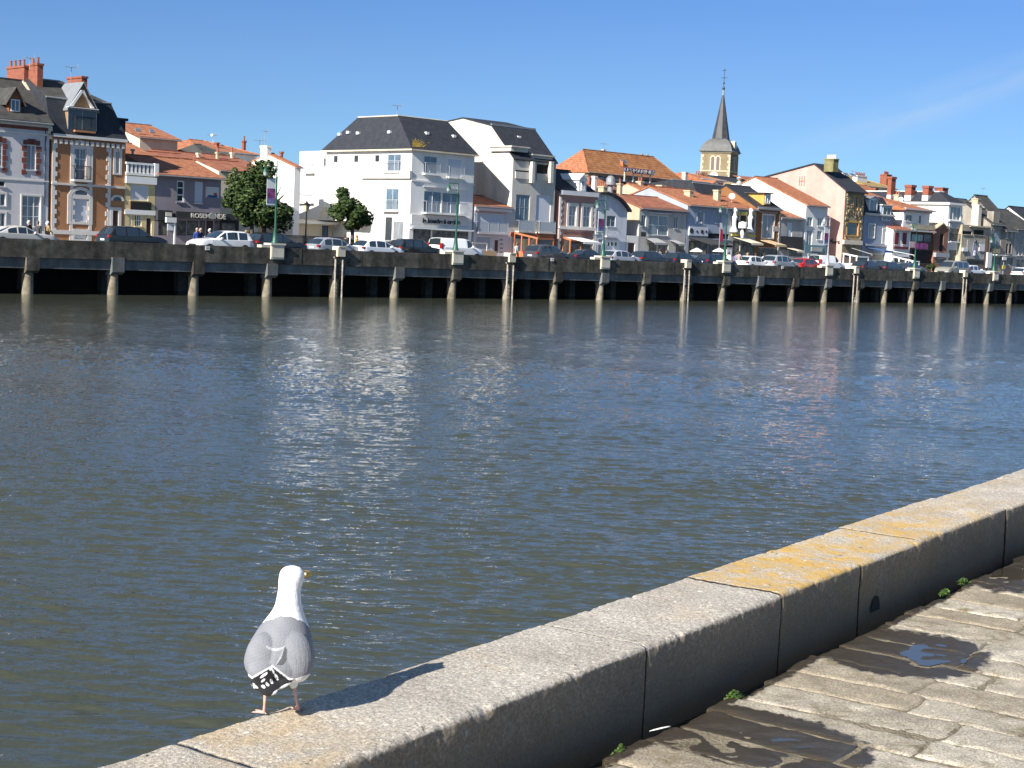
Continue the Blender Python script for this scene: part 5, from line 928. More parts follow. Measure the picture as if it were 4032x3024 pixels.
# 22 church: tower and nave
def church():
    J = view(2700, 250, 3.317); ZC = 300.0; th = math.radians(23); s = 5.75
    def hz(x, y): r = ray(*J(x, y)); return CH+ZC*r.z/r.y
    def hx(x, y): r = ray(*J(x, y)); return ZC*r.x/r.y
    T = Thing('church_tower', 'stone church tower with domed slate roof and tall thin spire', 'church tower', world=(hx(578, 1300), ZC, GZ), rot=-th); B0 = GZ
    zE = hz(585, 1140)-B0; zM = hz(578, 1408)-B0; zD = hz(535, 962)-B0; zS = hz(535, 385)-B0; zc = hz(540, 320)-B0; zt = hz(547, 35)-B0
    mb = MB(); mb.box(-s, 0, 0, s, 0, zE); T.part('wall', mb, TOWER); TR = mat('tower_trim', (.50, .43, .30), .85, var=.08)
    mb = MB(); mb.box(-s-.2, .2, -.2, s+.2, zE-.42, zE-.1); mb.box(-s-.1, .1, -.1, s+.1, zM-.12, zM+.12); T.part('cornice', mb, TR)
    mb = MB(); z = 4; i = 0
    while z < zE-1:
        w_ = .5 if i % 2 else .28
        for (x0, x1, y0, y1) in ((-w_, .06, -.06, .02), (-.02, .065, -.055, w_*.5), (-s-.06, -s+w_, -.06, .02), (-.02, .065, s-w_*.5, s+.05)): mb.box(x0, x1, y0, y1, z, z+.5)
        z += .55; i += 1
    T.part('quoins', mb, TR); LV = mat('louvre', (.16, .13, .12), .8, stripe=('z', .3), stripe_amt=.6)
    def lancets(mp_, c0, zb, zt_, w_, gap):
        for sg in (-1, 1):
            mb = MB(); c_ = c0+sg*gap; n = 10; R = w_/2
            ring = lambda r: [(c_-r, zb)]+[(c_-r*math.cos(math.pi*k/n), zt_-R+r*math.sin(math.pi*k/n)) for k in range(n+1)]+[(c_+r, zb)]
            o_, i_ = ring(R+.24), ring(R)
            for k in range(len(o_)-1): mb.hexa([mp_(*o_[k], -.12-.004*sg), mp_(*o_[k+1], -.12-.004*sg), mp_(*i_[k+1], -.12-.004*sg), mp_(*i_[k], -.12-.004*sg), mp_(*o_[k], 0), mp_(*o_[k+1], 0), mp_(*i_[k+1], 0), mp_(*i_[k], 0)])
            w = T.part('window', mb, TR); mb = MB(); mb.face([mp_(a_, b_, -.03) for a_, b_ in i_]); T.part('louvres', mb, LV, w)
    zb, zt_ = hz(395, 1400)-B0, hz(395, 1212)-B0; lancets(lambda a, b, d: (a, d, b), -s*.5, zb, zt_, .62, .52); lancets(lambda a, b, d: (-d, a, b), s*.52, zb, zt_, .62, .52)
    cz = hz(385, 1470)-B0; cx_ = -s*.53; cl = MB(); cl.tube([(cx_, -.16, cz), (cx_, -.02, cz)], .85, 24); ck = T.part('clock_face', cl, FW)
    cl = MB()
    for k in range(12): a = k*math.pi/6; cl.box(cx_+.68*math.sin(a)-.04, cx_+.68*math.sin(a)+.04, -.18, -.165, cz+.68*math.cos(a)-.07, cz+.68*math.cos(a)+.07)
    cl.box(cx_-.03, cx_+.03, -.185, -.165, cz, cz+.5); cl.box(cx_-.34, cx_, -.19, -.17, cz-.04, cz+.04); T.part('clock_marks', cl, FB, ck)
    cx, cy = -s/2, s/2; hD = zD-zE; mb = MB(); hw = s/2+.42; pr = [(1.04, -.02), (.98, .04), (.95, .12), (.90, .30), (.83, .50), (.72, .70), (.58, .86), (.44, .96), (.36, 1.0)]
    for (s0, t0), (s1, t1) in zip(pr[:-1], pr[1:]): mb.taper(cx, cy, zE-.1+hD*t0, zE-.1+hD*t1, hw*s0, hw*s0, hw*s1, hw*s1)
    rf = T.part('dome_roof', mb, mat('weathered_slate', (.12, .12, .115), .7, var=.25, vs=1.5, stripe=('z', .2), stripe_amt=.15))
    dz = zE+hD*.42; mb = MB(); mb.box(-1.2, .12, cy-.7, cy+.7, dz-1.0, dz+.3); mb.tube([(-1.2, cy, dz+.3), (.12, cy, dz+.3)], .7, 14); dd = T.part('dome_dormer', mb, CREAM, rf); mb = MB(); mb.tube([(.12, cy, dz), (.2, cy, dz)], .6, 16); T.part('clock_face', mb, GL, dd)
    mb = MB(); R = 1.72; rg = [(cx+R*math.cos(math.pi*(2*k+1)/8), cy+R*math.sin(math.pi*(2*k+1)/8), zD-.2) for k in range(8)]; tp = [(cx+.18*math.cos(math.pi*(2*k+1)/8), cy+.18*math.sin(math.pi*(2*k+1)/8), zS) for k in range(8)]
    for k in range(8): mb.face([rg[k], rg[(k+1) % 8], tp[(k+1) % 8], tp[k]])
    sp = T.part('spire', mb, mat('spire_slate', (.05, .05, .055), .6, var=.3, vs=1, stripe=('z', .25), stripe_amt=.2)); mb = MB(); mb.lathe(cx, cy, [(.24, zS-.1), (.2, zc)], 8); T.part('spire_tip', mb, ZINC, sp)
    mb = MB(); mb.tube([(cx, cy, zc-.1), (cx, cy, zt)], [.08, .05], 6); mb.sphere((cx, cy, zc+.3), .3); mb.sphere((cx, cy, zc+1.3), .2); zz = zt-1.8; mb.tube([(cx-.6, cy, zz), (cx+.6, cy, zz)], .06, 6); mb.tube([(cx-.4, cy, zt-.4), (cx+.4, cy, zt-.3)], .06, 6); T.part('iron_cross', mb, RAILD, sp)
church()
h = House('church_nave', 'long dark slate church roof with red tiled part right of the tower', G, 985, 1600, (1300, 470), v=64, depth=14, wall=TOWER, cat='church'); h.gable_roof(h.zat(1280, 398, 71), SLATE, over=.3); mb = MB(); a, b, c, d = rect(Front(63.5, G), 1270, 402, 1620, 470); mb.slab([(a, 63.3, h.z1+.1), (b, 63.3, h.z1+.1), (b, 70.6, h.zat(1500, 400, 71)+.3), (a+1, 70.6, h.zat(1500, 400, 71)+.3)], .1); h.part('tiled_part', mb, TILED, h.roof)
h = House('white_house', 'twin small white gables right of the broad decorated chimney', G, 1105, 1250, (1180, 500), v=46, depth=5, wall=WHITE); mb = h.extra
for x0, x1, xp, yp in ((1105, 1180, 1150, 432), (1180, 1250, 1215, 445)): a, _ = h.pf.pt(x0, 480); b, _ = h.pf.pt(x1, 480); u, z = h.pf.pt(xp, yp); mb.hexa([(a, 46, h.z1), (b, 46, h.z1), (b, 50, h.z1), (a, 50, h.z1), (u-.3, 46, z), (u+.3, 46, z), (u+.3, 50, z), (u-.3, 50, z)])
h.finish()
# 23 low grey house and white house with orange roof
h = House('low_house', 'low grey house with orange roof and dark fascia right of the brown restaurant', G, 1500, 1812, (1520, 890), v=16, depth=7, wall=GREYW); h.win(1590, 955, 1650, 1170, 's', n=(2, 1)); h.hband('dark_fascia', 1650, 1238, 1.5, DARKW, -.15); h.win(1620, 1320, 1800, 1430, 'p', n=(3, 1)); h.hband('cornice', 1650, 905, .3, GREYW, -.2); h.gable_roof(h.zat(1530, 780, 19.5), TILE, over=.2); h.awning(1575, 1298, 1818, 1340, 1.6, AWN)
h = House('white_house', 'tall white house with orange roof and sunlit blank side wall beside the pink gable', H, 190, 485, (200, 715), v=16, depth=15, wall=WHITE); h.wm = WHITE
sp_ = Side(h.uL, H); 
for q in ((205, 880, 272, 1005), (348, 890, 405, 1005), (200, 1060, 262, 1280), (340, 1065, 398, 1190)): h.win(*q, 'c', fr=FW)
h.hband('teal_sign', 300, 1318, .95, TEAL, -.15); f = Front(15.8, H); a, b, c, d = rect(f, 258, 1285, 402, 1352); mb = MB(); mb.box(a, b, 15.75, 15.83, c, d); h.part('sign_panel', mb, GREYW); h.win(205, 1365, 335, 1480, 'c', fr=FG, n=(1, 1)); h.win(345, 1365, 470, 1480, 'p', fr=TEAL)
vr, zr = 23.5, None; zr = h.zat(-55, 540, 23.5) if 0 else h.z1+3.1; h.gable_roof(zr, TILE, over=.25)
h.part('white_front', MB(), WHITE) if 0 else None
# 24 pink gabled house with rubble front
h = House('pink_gable_house', 'tall pink house with blank sunlit gable, rubble stone front and steep slate roof', H, 722, 985, (740, 530), v=15.6, depth=16, wall=PINK, cat='house')
h.win(838, 600, 885, 785, 'g', fr=GOLD, sur=GOLD, sw=.1); h.win(752, 950, 888, 1135, 'g', fr=GOLD, sur=GOLD, sw=.2, n=(1, 1)); h.win(700, 1400, 900, 1500, 'p', fr=FW)
sl = Side(h.uL, H); pk = sl.pt(300, 160); bk = sl.pt(-60, 395); h.dp = max(14, bk[0]-h.v0); v1 = h.v0+h.dp; fr_ = sl.pt(735, 510); h.z1 = fr_[1]
r = rect(sl, 98, 328, 162, 455); h.hl.append(r); mb = MB(); pl = h.pl = sl; pbox(mb, sl, r[0], r[1], r[2], r[3], .1, .14); wq = h.part('window', mb, GLC); mb = MB(); 
for s in ((r[0]-.02, r[0]+.08, r[2], r[3]), (r[1]-.08, r[1]+.02, r[2], r[3]), ((r[0]+r[1])/2-.05, (r[0]+r[1])/2+.05, r[2], r[3]), (r[0], r[1], (r[2]+r[3])/2-.05, (r[2]+r[3])/2+.05)): pbox(mb, sl, *s, -.02, .1)
h.part('window_frame', mb, BRICKW, wq)
zback = bk[1] if bk[1] < pk[1] else h.z1+2
h.extra.face([(h.uL, h.v0, h.z1), (h.uL, v1, h.z1), (h.uL, v1, zback), (h.uL, pk[0], pk[1])]); h.extra.face([(h.uR, h.v0, h.z1), (h.uR, v1, h.z1), (h.uR, v1, zback), (h.uR, pk[0], pk[1])])
h.hl = [q for q in h.hl if q[3] < h.z1] ; h.finish(); mb = MB(); a, b = h.uL-.15, h.uR+.2; k_ = (pk[1]-h.z1)/(pk[0]-h.v0)
mb.slab([(a, h.v0-.4, h.z1-.4*k_+.12), (b, h.v0-.4, h.z1-.4*k_+.12), (b, pk[0], pk[1]+.12), (a, pk[0], pk[1]+.12)], .14); mb.slab([(a, pk[0], pk[1]+.12), (b, pk[0], pk[1]+.12), (b, v1, zback+.12), (a, v1, zback+.12)], .14); h.roof = h.part('roof', mb, SLATE)
mb = MB(); facade(mb, Front(15.58, H), h.uL+.02, h.uR-.02, GZ, h.z1-.02, [q for q in h.hf], rev=.02); h.part('rubble_front', mb, RUBBLE)
rs = random.Random(2); mb = MB()
for k in range(150):
    u = rs.uniform(h.uL+.2, h.uR-.4); z = rs.uniform(GZ+2.6, h.z1-.4); w_, h__ = rs.uniform(.15, .4), rs.uniform(.12, .3)
    if any(q[0]-.4 < u < q[1]+.2 and q[2]-.4 < z < q[3]+.3 for q in h.hf): continue
    mb.box(u, u+w_, 15.48, 15.579, z, z+h__, rs.randint(0, 2))
h.part('facing_stones', mb, [RUBBLE, mat('brown_stone', (.22, .15, .09), .95, var=.2), mat('ochre_stone', (.44, .34, .18), .95, var=.2)])
h.chimney(478, 72, 622, 235, pk[0]-2.8, 1.3, m=mat('mossy_render', (.20, .185, .085), .95, var=.3), pots=5, potm=SURW); ks = k_
h.skylight(550, 295, 620, 340, 20, ks, GREYW); h.skylight(635, 305, 710, 350, 20, ks, GREYW)
f = Front(15.3, H); a, b, c, d = rect(f, 708, 1190, 955, 1262); mb = MB(); mb.box(a, b, 15.3, 15.57, c, d); h.part('shop_sign', mb, AWN); 
# lettering on the pink side wall
lettering(h, 'Le', sl, rect(sl, 500, 1165, 555, 1200), FB, d=-.03, bold=.04); lettering(h, 'Port', sl, rect(sl, 500, 1192, 648, 1245), FB, d=-.03, bold=.04)
h.awning(800, 1295, 1080, 1385, 3.0, AWNG); 
terrace('white framed glazed terrace in front of the rubble stone house', H, 688, 1382, 884, 1425, 15.3, FW, length=2.4, nb=3, low=1.1, lowm=FW)
# 25 blue house
h = House('blue_house', 'blue rendered house with dark mansard, white dormer windows and blue awning', H, 975, 1375, (990, 845), v=16, depth=8, wall=BLUEH); h.win(1042, 975, 1110, 1165, 'c', sur=SURW); h.win(1232, 1040, 1302, 1240, 'c', sur=SURW); h.hband('cornice', 1180, 850, .25, SURW, -.2)
mb = MB(); q = rect(Front(15.9, H), 985, 1240, 1350, 1290); mb.box(q[0], q[1], 15.7, 15.99, q[2], q[3]); sg = h.part('shop_sign', mb, FG); h.win(1000, 1370, 1360, 1480, 'p', n=(5, 1)); h.finish(); mansard(h, 0, 0, h.z1+3.6, 1.2, SLATE, TILE, zm=h.zat(1100, 600, 16.8)); dormer(h, 1050, 630, 1150, 835, 2, FW, ZINC, .3, win=(.1, 'b'), v=16.1); dormer(h, 1218, 720, 1345, 960, 2, BLUEH, SURW, .0, win=(.25, 'g'), v=15.9)
h.awning(1000, 1290, 1370, 1345, 2.6, AWNB)
h = House('house', 'house with long orange roof sloping behind the blue house', H, 1010, 1390, (1350, 680), v=20, depth=10, wall=WHITE); h.uL = h.uat(985, 560, 20); h.gable_roof(h.zat(1050, 530, 25), TILE, over=.3)
# 26 ochre hipped roof behind with chimneys
h = House('house', 'white house with mossy ochre hipped roof behind the pink gable', H, 960, 1380, (1100, 470), v=42, depth=12, wall=WHITE); h.uL = h.uat(990, 470, 42); h.hip_roof(h.zat(1100, 350, 48), 4.5, 4.5, TILEM, TILEM, over=.4); h.chimney(1230, 290, 1345, 440, 44, 1.2, pots=4); h.chimney(845, 305, 1015, 385, 44, .8, m=WHITE, pots=6, potm=BRICK); h.antenna(815, 245, 400, 44, 1.0)
h = House('house', 'white house with brick chimney below the ochre hipped roof', H, 1060, 1250, (1150, 570), v=32, depth=6, wall=WHITE); h.gable_roof(h.zat(1150, 480, 35), TILE); h.chimney(1090, 478, 1165, 570, 31, .8)
# 27 white building with slate roof and brick chimneys
h = House('large_house', 'large white house with slate roof and row of tall brick chimneys near the right', I, 938, 1150, (945, 460), v=15.5, depth=20, wall=WHITE)
h.uL = h.uat(935, 460, 15.5); h.win(960, 525, 1108, 742, 'c', fr=FW, n=(3, 1), rail=None); h.win(950, 860, 1090, 1070, 'p', fr=FG, n=(3, 1), rail='iron'); h.win(935, 1200, 1040, 1400, 'p', fr=FB, n=(3, 1)); h.hband('ledge', 1050, 755, .14, FW, -.3); h.hband('ledge', 1030, 1085, .14, FW, -.35)
mb = MB(); q = rect(h.pf, 940, 765, 1150, 855); mb.box(q[0], q[1], 15.42, 15.49, q[2], q[3]); h.part('grey_panel', mb, PALE)
h.finish(); z1 = h.z1; sl = Side(h.uL, I); zr = sl.pt(600, 285)[1]; mb = MB(); a, b, c, d = h.uL-.3, h.uR+.3, h.v0-.3, h.v0+h.dp+4; p = [(a, c, z1), (b, c, z1), (b, d, z1), (a, d, z1)]; um = (a+b)/2; um = a+1.7; t = [(um, c+2.6, zr), (b-1.2, c+2.6, zr), (b-1.2, d-2, zr), (um, d-2, zr)]
for k in range(4): j = (k+1) % 4; mb.face([p[k], p[j], t[j], t[k]])
mb.face(t); mb.face(p); h.roof = h.part('roof', mb, SLATE); mb = MB(); mb.tube([t[3], t[0], t[1]], .08, 6); mb.box(a, b, c, d, z1-.3, z1-.02); h.part('roof_trim', mb, WHITE, h.roof)
def schim(x0, y0, x1, y1, pots=0, base=True):     # chimneys rising along the sunny side
    va, za = sl.pt(x1, y1); vb, zb = sl.pt(x0, y0); mb = MB(); mb.box(h.uL-.12, h.uL+.9, va, vb, za+.7, zb-.3); mb.box(h.uL-.2, h.uL+1, va-.08, vb+.08, zb-.3, zb); c_ = h.part('chimney', mb, BRICK, h.roof)
    mb = MB(); mb.box(h.uL-.14, h.uL+.9, va-.02, vb+.02, za-.1, za+.72); h.part('chimney_base', mb, PALE, c_)
schim(262, 188, 345, 440); schim(535, 202, 612, 440); schim(-5, 60, 30, 430); h.chimney(765, 220, 920, 300, 19, 1.2, m=BRICK)
# 28 white house with orange roof and its terrace
h = House('corner_house', 'white house with low orange hipped roof, satellite dish and grey upper windows', I, 235, 645, (245, 570), v=16, depth=13, wall=WHITE); h.wm = WHITE; h.win(258, 655, 355, 755, 'g', fr=FG); h.win(470, 668, 498, 790, 'g', fr=FG); h.hband('eaves_band', 450, 592, .5, PALE, -.3); h.hip_roof(h.zat(150, 420, 22.5)+.2, 3, 3, TILE, TILES, over=.5); h.dish(185, 415, 19, .3); h.chimney(105, 335, 190, 415, 21, .7, m=BEIGE, pots=2)
# 29 small white house with burgundy shutters
h = House('small_house', 'small white house with narrow burgundy shutters and burgundy sign', I, 70, 345, (200, 890), v=15, depth=6, wall=WHITE); h.wm = WHITE
for x0, x1 in ((98, 145), (222, 268)):
    h.win(x0, 940, x1, 1120, 'd', fr=BURG, n=(1, 1)); q = rect(Front(14.96, I), x0, 935, x1, 1120); mb = MB(); mb.box(q[0], q[1], 14.93, 14.99, q[2], q[3]); h.part('shutter', mb, BURG)
mb = MB(); q = rect(h.pf, 72, 1145, 288, 1190); mb.box(q[0], q[1], 14.85, 14.99, q[2], q[3]); h.part('shop_sign', mb, BURG); h.win(90, 1300, 330, 1420, 'p', n=(4, 1)); h.gable_roof(h.zat(200, 800, 18)+.1, TILED, over=.35); h.awning(70, 1215, 390, 1280, 3.0, AWNW)
terrace('low white framed terrace rail in front of the house with burgundy shutters', I, 45, 1305, 375, 1385, 14.8, FW, length=1.5, nb=4, low=0, solid=False)
# 30 dark balconied building
h = House('balcony_building', 'dark brown restaurant building with deep glazed balcony and beige roof terrace', I, 350, 710, (500, 935), v=15.4, depth=8, wall=wallm('dark_brown', (.10, .07, .05)), cat='building')
h.win(360, 950, 540, 1075, 'c', fr=FB, n=(2, 1)); h.win(550, 950, 690, 1085, 'p', fr=FB, n=(1, 1)); h.win(330+30, 1190, 690, 1420, 'd', fr=FB, n=(1, 1)); h.flat_top(); mb = MB(); q = rect(Front(15, I), 345, 800, 708, 890); mb.box(q[0], q[1], 14.9, 15.05, q[2], q[3]); h.part('terrace_parapet', mb, BEIGE); mb = MB(); q = rect(Front(15, I), 345, 890, 708, 935); mb.box(q[0], q[1], 14.7, 15.39, q[2], q[3]); h.part('white_fascia', mb, PALE)
# 31 narrow brick gable
h = House('brick_gable_house', 'narrow red brick house with small pointed gable and stone finial', I, 720, 925, (740, 885), v=15.2, depth=6, wall=BRICKW); a, b = h.pf.pt(835, 790); h.extra.face([(h.uL, 15.2, h.z1), (h.uR, 15.2, h.z1), (a, 15.2, b)]); h.win(798, 950, 838, 1230, 'd', fr=FB, n=(1, 1)); h.win(740, 1330, 900, 1420, 'p'); h.finish(); mb = MB(); mb.slab([(h.uL-.2, 15.0, h.z1+.1), (a, 15.0, b+.12), (a, 21, b+.12), (h.uL-.2, 21, h.z1+.1)], .15); mb.slab([(h.uR+.2, 15.0, h.z1+.1), (h.uR+.2, 21, h.z1+.1), (a, 21, b+.12), (a, 15.0, b+.12)], .15); h.roof = h.part('roof', mb, BEIGE); mb = MB(); mb.lathe(a, 15.2, [(.12, b), (.22, b+.3), (.08, b+.4), (.25, b+.65), (.02, b+.9)], 8); h.part('finial', mb, SURW)
mb = MB(); q = rect(Front(15, I), 715, 1240, 918, 1320); mb.box(q[0], q[1], 14.8, 15.19, q[2], q[3]); h.part('grey_sign', mb, FG)
# 32 old stone building with painted figure
h = House('mural_house', 'old roofless stone front with a mural, arched openings and tall whitewashed chimney', I, 1145, 1590, (1250, 850), v=15, depth=1.6, wall=wallm('old_buff', (.44, .39, .29), .3, .25), cat='building')
h.win(1325, 880, 1480, 975, 'd', fr=BEIGE, n=(1, 1)); h.win(1150, 900, 1290, 970, 'd', fr=BEIGE, n=(1, 1)); h.win(1150, 1370, 1480, 1430, 'p', fr=FB, n=(4, 1)); h.flat_top(); mb = MB(); q = rect(Front(14.95, I), 1225, 1040, 1495, 1350); mb.box(q[0], q[1], 14.94, 14.99, q[2], q[3]); mu = h.part('mural', mb, MURAL)
mb = MB(); a, b, c, d = q; cx = a+(b-a)*.38; ht = d-c   # a standing figure in a pale coat, seen from behind
mb.tube([(cx, 14.92, c+ht*.18), (cx, 14.92, c+ht*.45)], [.2, .22], 8); mb.taper(cx, 14.92, c+ht*.4, c+ht*.85, .5, .015, .28, .015); h.part('painted_coat', mb, mat('mauve_grey', (.34, .33, .42), .9, var=.3, vs=4), mu); mb = MB(); mb.sphere((cx+.15, 14.93, c+ht*.93), .22); h.part('painted_head', mb, FB, mu)
mb = MB(); q = rect(Front(14.9, I), 1145, 1170, 1218, 1225); mb.box(q[0], q[1], 14.8, 14.98, q[2], q[3]); h.part('small_sign', mb, FW); mb = MB(); q = rect(Front(14.9, I), 1405, 1115, 1495, 1225); mb.box(q[0], q[1], 14.85, 14.93, q[2], q[3]); h.part('framed_panel', mb, AWNW)
h.band('dark_canopy', 1130, 1355, 1500, 1400, DARKW, -.8); h.band('cornice', 1248, 830, 1590, 865, BEIGE, -.25)
h.chimney(1335, 395, 1420, 500, 18, 1.0, m=BEIGE); h.chimney(1345, 490, 1430, 815, 16.5, 1.0, m=mat('whitewashed_brick', (.66, .58, .50), .9, var=.15, vs=4, stripe=('z', .3)), cap=True)
h = House('house', 'grey stone house with steep slate roof behind the whitewashed chimney', I, 1145, 1640, (1600, 640), v=20, depth=9, wall=STONEG); h.uL = h.uat(1330, 600, 20); h.gable_roof(h.zat(1450, 455, 24.5), SLATEO, over=.3); h.antenna(1450, 230, 420, 22, .7); h.chimney(1210, 445, 1310, 480, 26, .8, m=BRICKW)
h = House('house', 'beige gabled house side wall left of the whitewashed chimney', I, 1150, 1330, (1200, 640), v=30, depth=10, wall=BEIGE); h.gable_roof(h.zat(1250, 480, 35), SLATEO, over=.2)
# 33 right grey stone houses
h = House('stone_house', 'grey stone corner house with blind panel and cafe sign near the right edge', I, 1590, 1775, (1600, 790), v=15.5, depth=8, wall=STONEG); q = h.win(1625, 900, 1735, 1150, 'G', fr=STONEG, n=(1, 1)); mb = MB(); q = rect(Front(15.3, I), 1590, 1180, 1720, 1250); mb.box(q[0], q[1], 15.2, 15.49, q[2], q[3]); h.part('cafe_sign', mb, mat('brown_sign', (.30, .22, .15), .8, var=.6, vs=5)); h.win(1600, 1300, 1740, 1440, 'p', n=(3, 1)); h.band('canopy', 1580, 1270, 1750, 1290, FW, -1.0); h.quoins(SURW, [(h.uL, 1)], GZ, h.z1-.4, .3, .3)
h.gable_roof(h.z1+2.6, SLATEO, over=.3); h.band('attic', 1640, 600, 1720, 790, STONEG, .05, 1.0)
h = House('stone_house', 'long grey stone house with slate roof and blue shutters at the right edge', I, 1775, 1960, (1820, 860), v=15.5, depth=9, wall=STONEG); h.win(1825, 930, 1870, 1020, 'g'); h.win(1900, 930, 1945, 1020, 'g'); h.win(1828, 1105, 1850, 1260, 'd', fr=AWNB); h.win(1878, 1105, 1902, 1260, 'd', fr=AWNB); h.win(1800, 1310, 1950, 1440, 'p', n=(3, 1)); h.gable_roof(h.z1+4.2, SLATEO, over=.5); h.band('ledge', 1790, 1285, 1960, 1305, FG, -.3); h.chimney(1865, 620, 1960, 740, 21, 1.0, m=BEIGE); h.antenna(1965, 570, 640, 21, .6)
h = House('stone_house', 'last grey stone house with tall narrow windows cut by the right edge', I, 1962, 2300, (2100, 870), v=15.5, depth=9, wall=wallm('grey_stone_light', (.40, .39, .38), .25, .15))
for x in (1990, 2045, 2100, 2160): h.win(x, 915, x+26, 1040, 'g'); h.win(x, 1120, x+26, 1290, 'g')
h.win(1990, 1340, 2250, 1480, 'p', n=(4, 1)); h.gable_roof(h.z1+2.5, SLATEO, over=.4)
# far white gable of a house peeping at the right edge
h = House('house', 'plain cream house closing the row beyond the right edge', I, 2310, 2900, (2300, 880), v=16, depth=9, wall=OFFW); h.gable_roof(h.z1+3, SLATE)
# ------------------------------------------------------------------ street lamps on their cream plinths
GREEN = mat('green_paint', (0.018, 0.085, 0.055), 0.45); LANT = mat('lantern_glass', (0.30, 0.36, 0.34), 0.2, spec=0.7); PLIN = mat('cream_plinth', (0.66, 0.60, 0.48), 0.8, var=0.1, stain=0.15)
BAN = mat('banner_print', (0.16, 0.05, 0.26), 0.8, var=0.9, vs=2.6, col2=(0.42, 0.10, 0.32)); BANB = mat('banner_blue', (0.05, 0.07, 0.30), 0.8, var=0.7, vs=5, col2=(0.3, 0.3, 0.6))
def lamp(x, yb, yt, banner, label, grey=False):
    f = Front(0.25); u, _ = f.pt(x, yb); zt = f.pt(x+(yb-yt)*.045, yt)[1]; zt = min(max(zt, WT+4.6), WT+6.6)
    T = Thing('street_lamp', label, 'street lamp', (u, 0.25, GZ), 'green street lamps on the quay wall'); b = WT+.32; g = FG if grey else GREEN
    mb = MB(); mb.box(u-.55, u+.55, -.12, .62, 2.62, b-.12); mb.box(u-.62, u+.62, -.2, .7, b-.12, b); mb.box(u-.5, u+.5, -.15, -.12, 2.75, b-.24); mb.box(u-1.3, u-.6, -.02, .5, WT+.01, b-.13); T.part('plinth', mb, PLIN)
    mb = MB(); mb.lathe(u, .25, [(.26, b), (.26, b+.08), (.2, b+.16), (.16, b+.5), (.11, b+.95), (.13, b+1.0), (.075, b+1.05), (.065, zt-1.2), (.08, zt-1.15), (.045, zt-1.1), (.03, zt)], 12); T.part('post', mb, g, smooth=True)
    mb = MB(); mb.tube([(u, .25, zt-.45), (u-.9, .25, zt-.45), (u-.95, .25, zt-.55)], .03, 6); mb.tube([(u, .25, zt-1.1), (u-.5, .25, zt-.5)], .02, 5); mb.tube([(u, .25, zt-1.25), (u-.85, .25, zt-1.3)], .025, 5); ar = T.part('arm', mb, g)
    mb = MB(); mb.lathe(u-.95, .25, [(.02, zt-.55), (.08, zt-.6), (.19, zt-.8), (.20, zt-.84)][::-1], 12); la = T.part('lantern_cap', mb, g, ar, smooth=True); mb = MB(); mb.lathe(u-.95, .25, [(.05, zt-1.15), (.13, zt-1.08), (.17, zt-.85)], 12); T.part('lantern_globe', mb, LANT, ar, smooth=True)
    if banner:
        z1, z0 = zt-1.25, zt-3.15; mb = MB(); mb.box(u-.80, u-.1, .24, .262, z0, z1); bn = T.part('banner', mb, FW, label='white banner with purple and blue print'); mb = MB(); mb.box(u-.79, u-.12, .228, .239, z0+.52, z0+1.2); T.part('banner_print', mb, BAN, bn); mb = MB(); mb.box(u-.79, u-.12, .226, .238, z0+.2, z0+.51); T.part('banner_band', mb, BANB, bn)
        mb = MB(); mb.tube([(u, .25, z0+.05), (u-.9, .25, z0+.05)], .025, 5); T.part('banner_rod', mb, g, bn)
    return T
lamp(1082, 975, 632, True, 'green street lamp with long banner in front of the two big trees'); lamp(1793, 995, 700, False, 'green street lamp without banner before the shop lettered le bouche a oreille')
lamp(2374, 1010, 770, True, 'green street lamp with banner beside the pink brown ice cream house'); lamp(2852, 1030, 790, False, 'green street lamp without banner before the grey restaurant with vases')
lamp(3257, 1045, 840, True, 'grey based lamp with purple banner before the pink gabled house', True)
T = lamp(3600, 1055, 865, False, 'green lamp with wide red and blue banner before the dark balcony building'); f = Front(.2, I); a, b, c, d = rect(f, 325, 1068, 600, 1180); mb = MB(); mb.box(a, a+(b-a)*.3, .18, .2, c, d); bn = T.part('banner', mb, mat('pink_white_banner', (.62, .30, .30), .8, var=.5, vs=4, col2=(.75, .6, .6))); mb = MB(); mb.box(a+(b-a)*.34, b, .18, .2, c-.1, d-.1); T.part('banner', mb, BAN)
lamp(3912, 1072, 930, False, 'green street lamp near the right edge before the mural house')
def old_lamp(x, y0, y1, v, vw, label):
    f = Front(v, vw); u, _ = f.pt(x, y1); zt = f.pt(x, y0)[1]; T = Thing('lantern_post', label, 'street lamp', (u, v, GZ)); mb = MB(); mb.lathe(u, v, [(.2, GZ), (.18, GZ+.8), (.1, GZ+.95), (.07, GZ+1.2), (.05, zt-.9), (.09, zt-.85), (.03, zt-.8)], 10); T.part('post', mb, FB, smooth=True)
    mb = MB(); mb.taper(u, v, zt-.78, zt-.3, .11, .11, .2, .2); T.part('lantern_glass', mb, mat('warm_lantern_glass', (.6, .48, .36), .3)); mb = MB(); mb.taper(u, v, zt-.3, zt-.05, .24, .24, .05, .05); mb.taper(u, v, zt-.05, zt+.05, .03, .03, .02, .02); T.part('lantern_roof', mb, FB)
old_lamp(350, 965, 1400, 11.5, C, 'black classical lantern post in front of the white block wing')
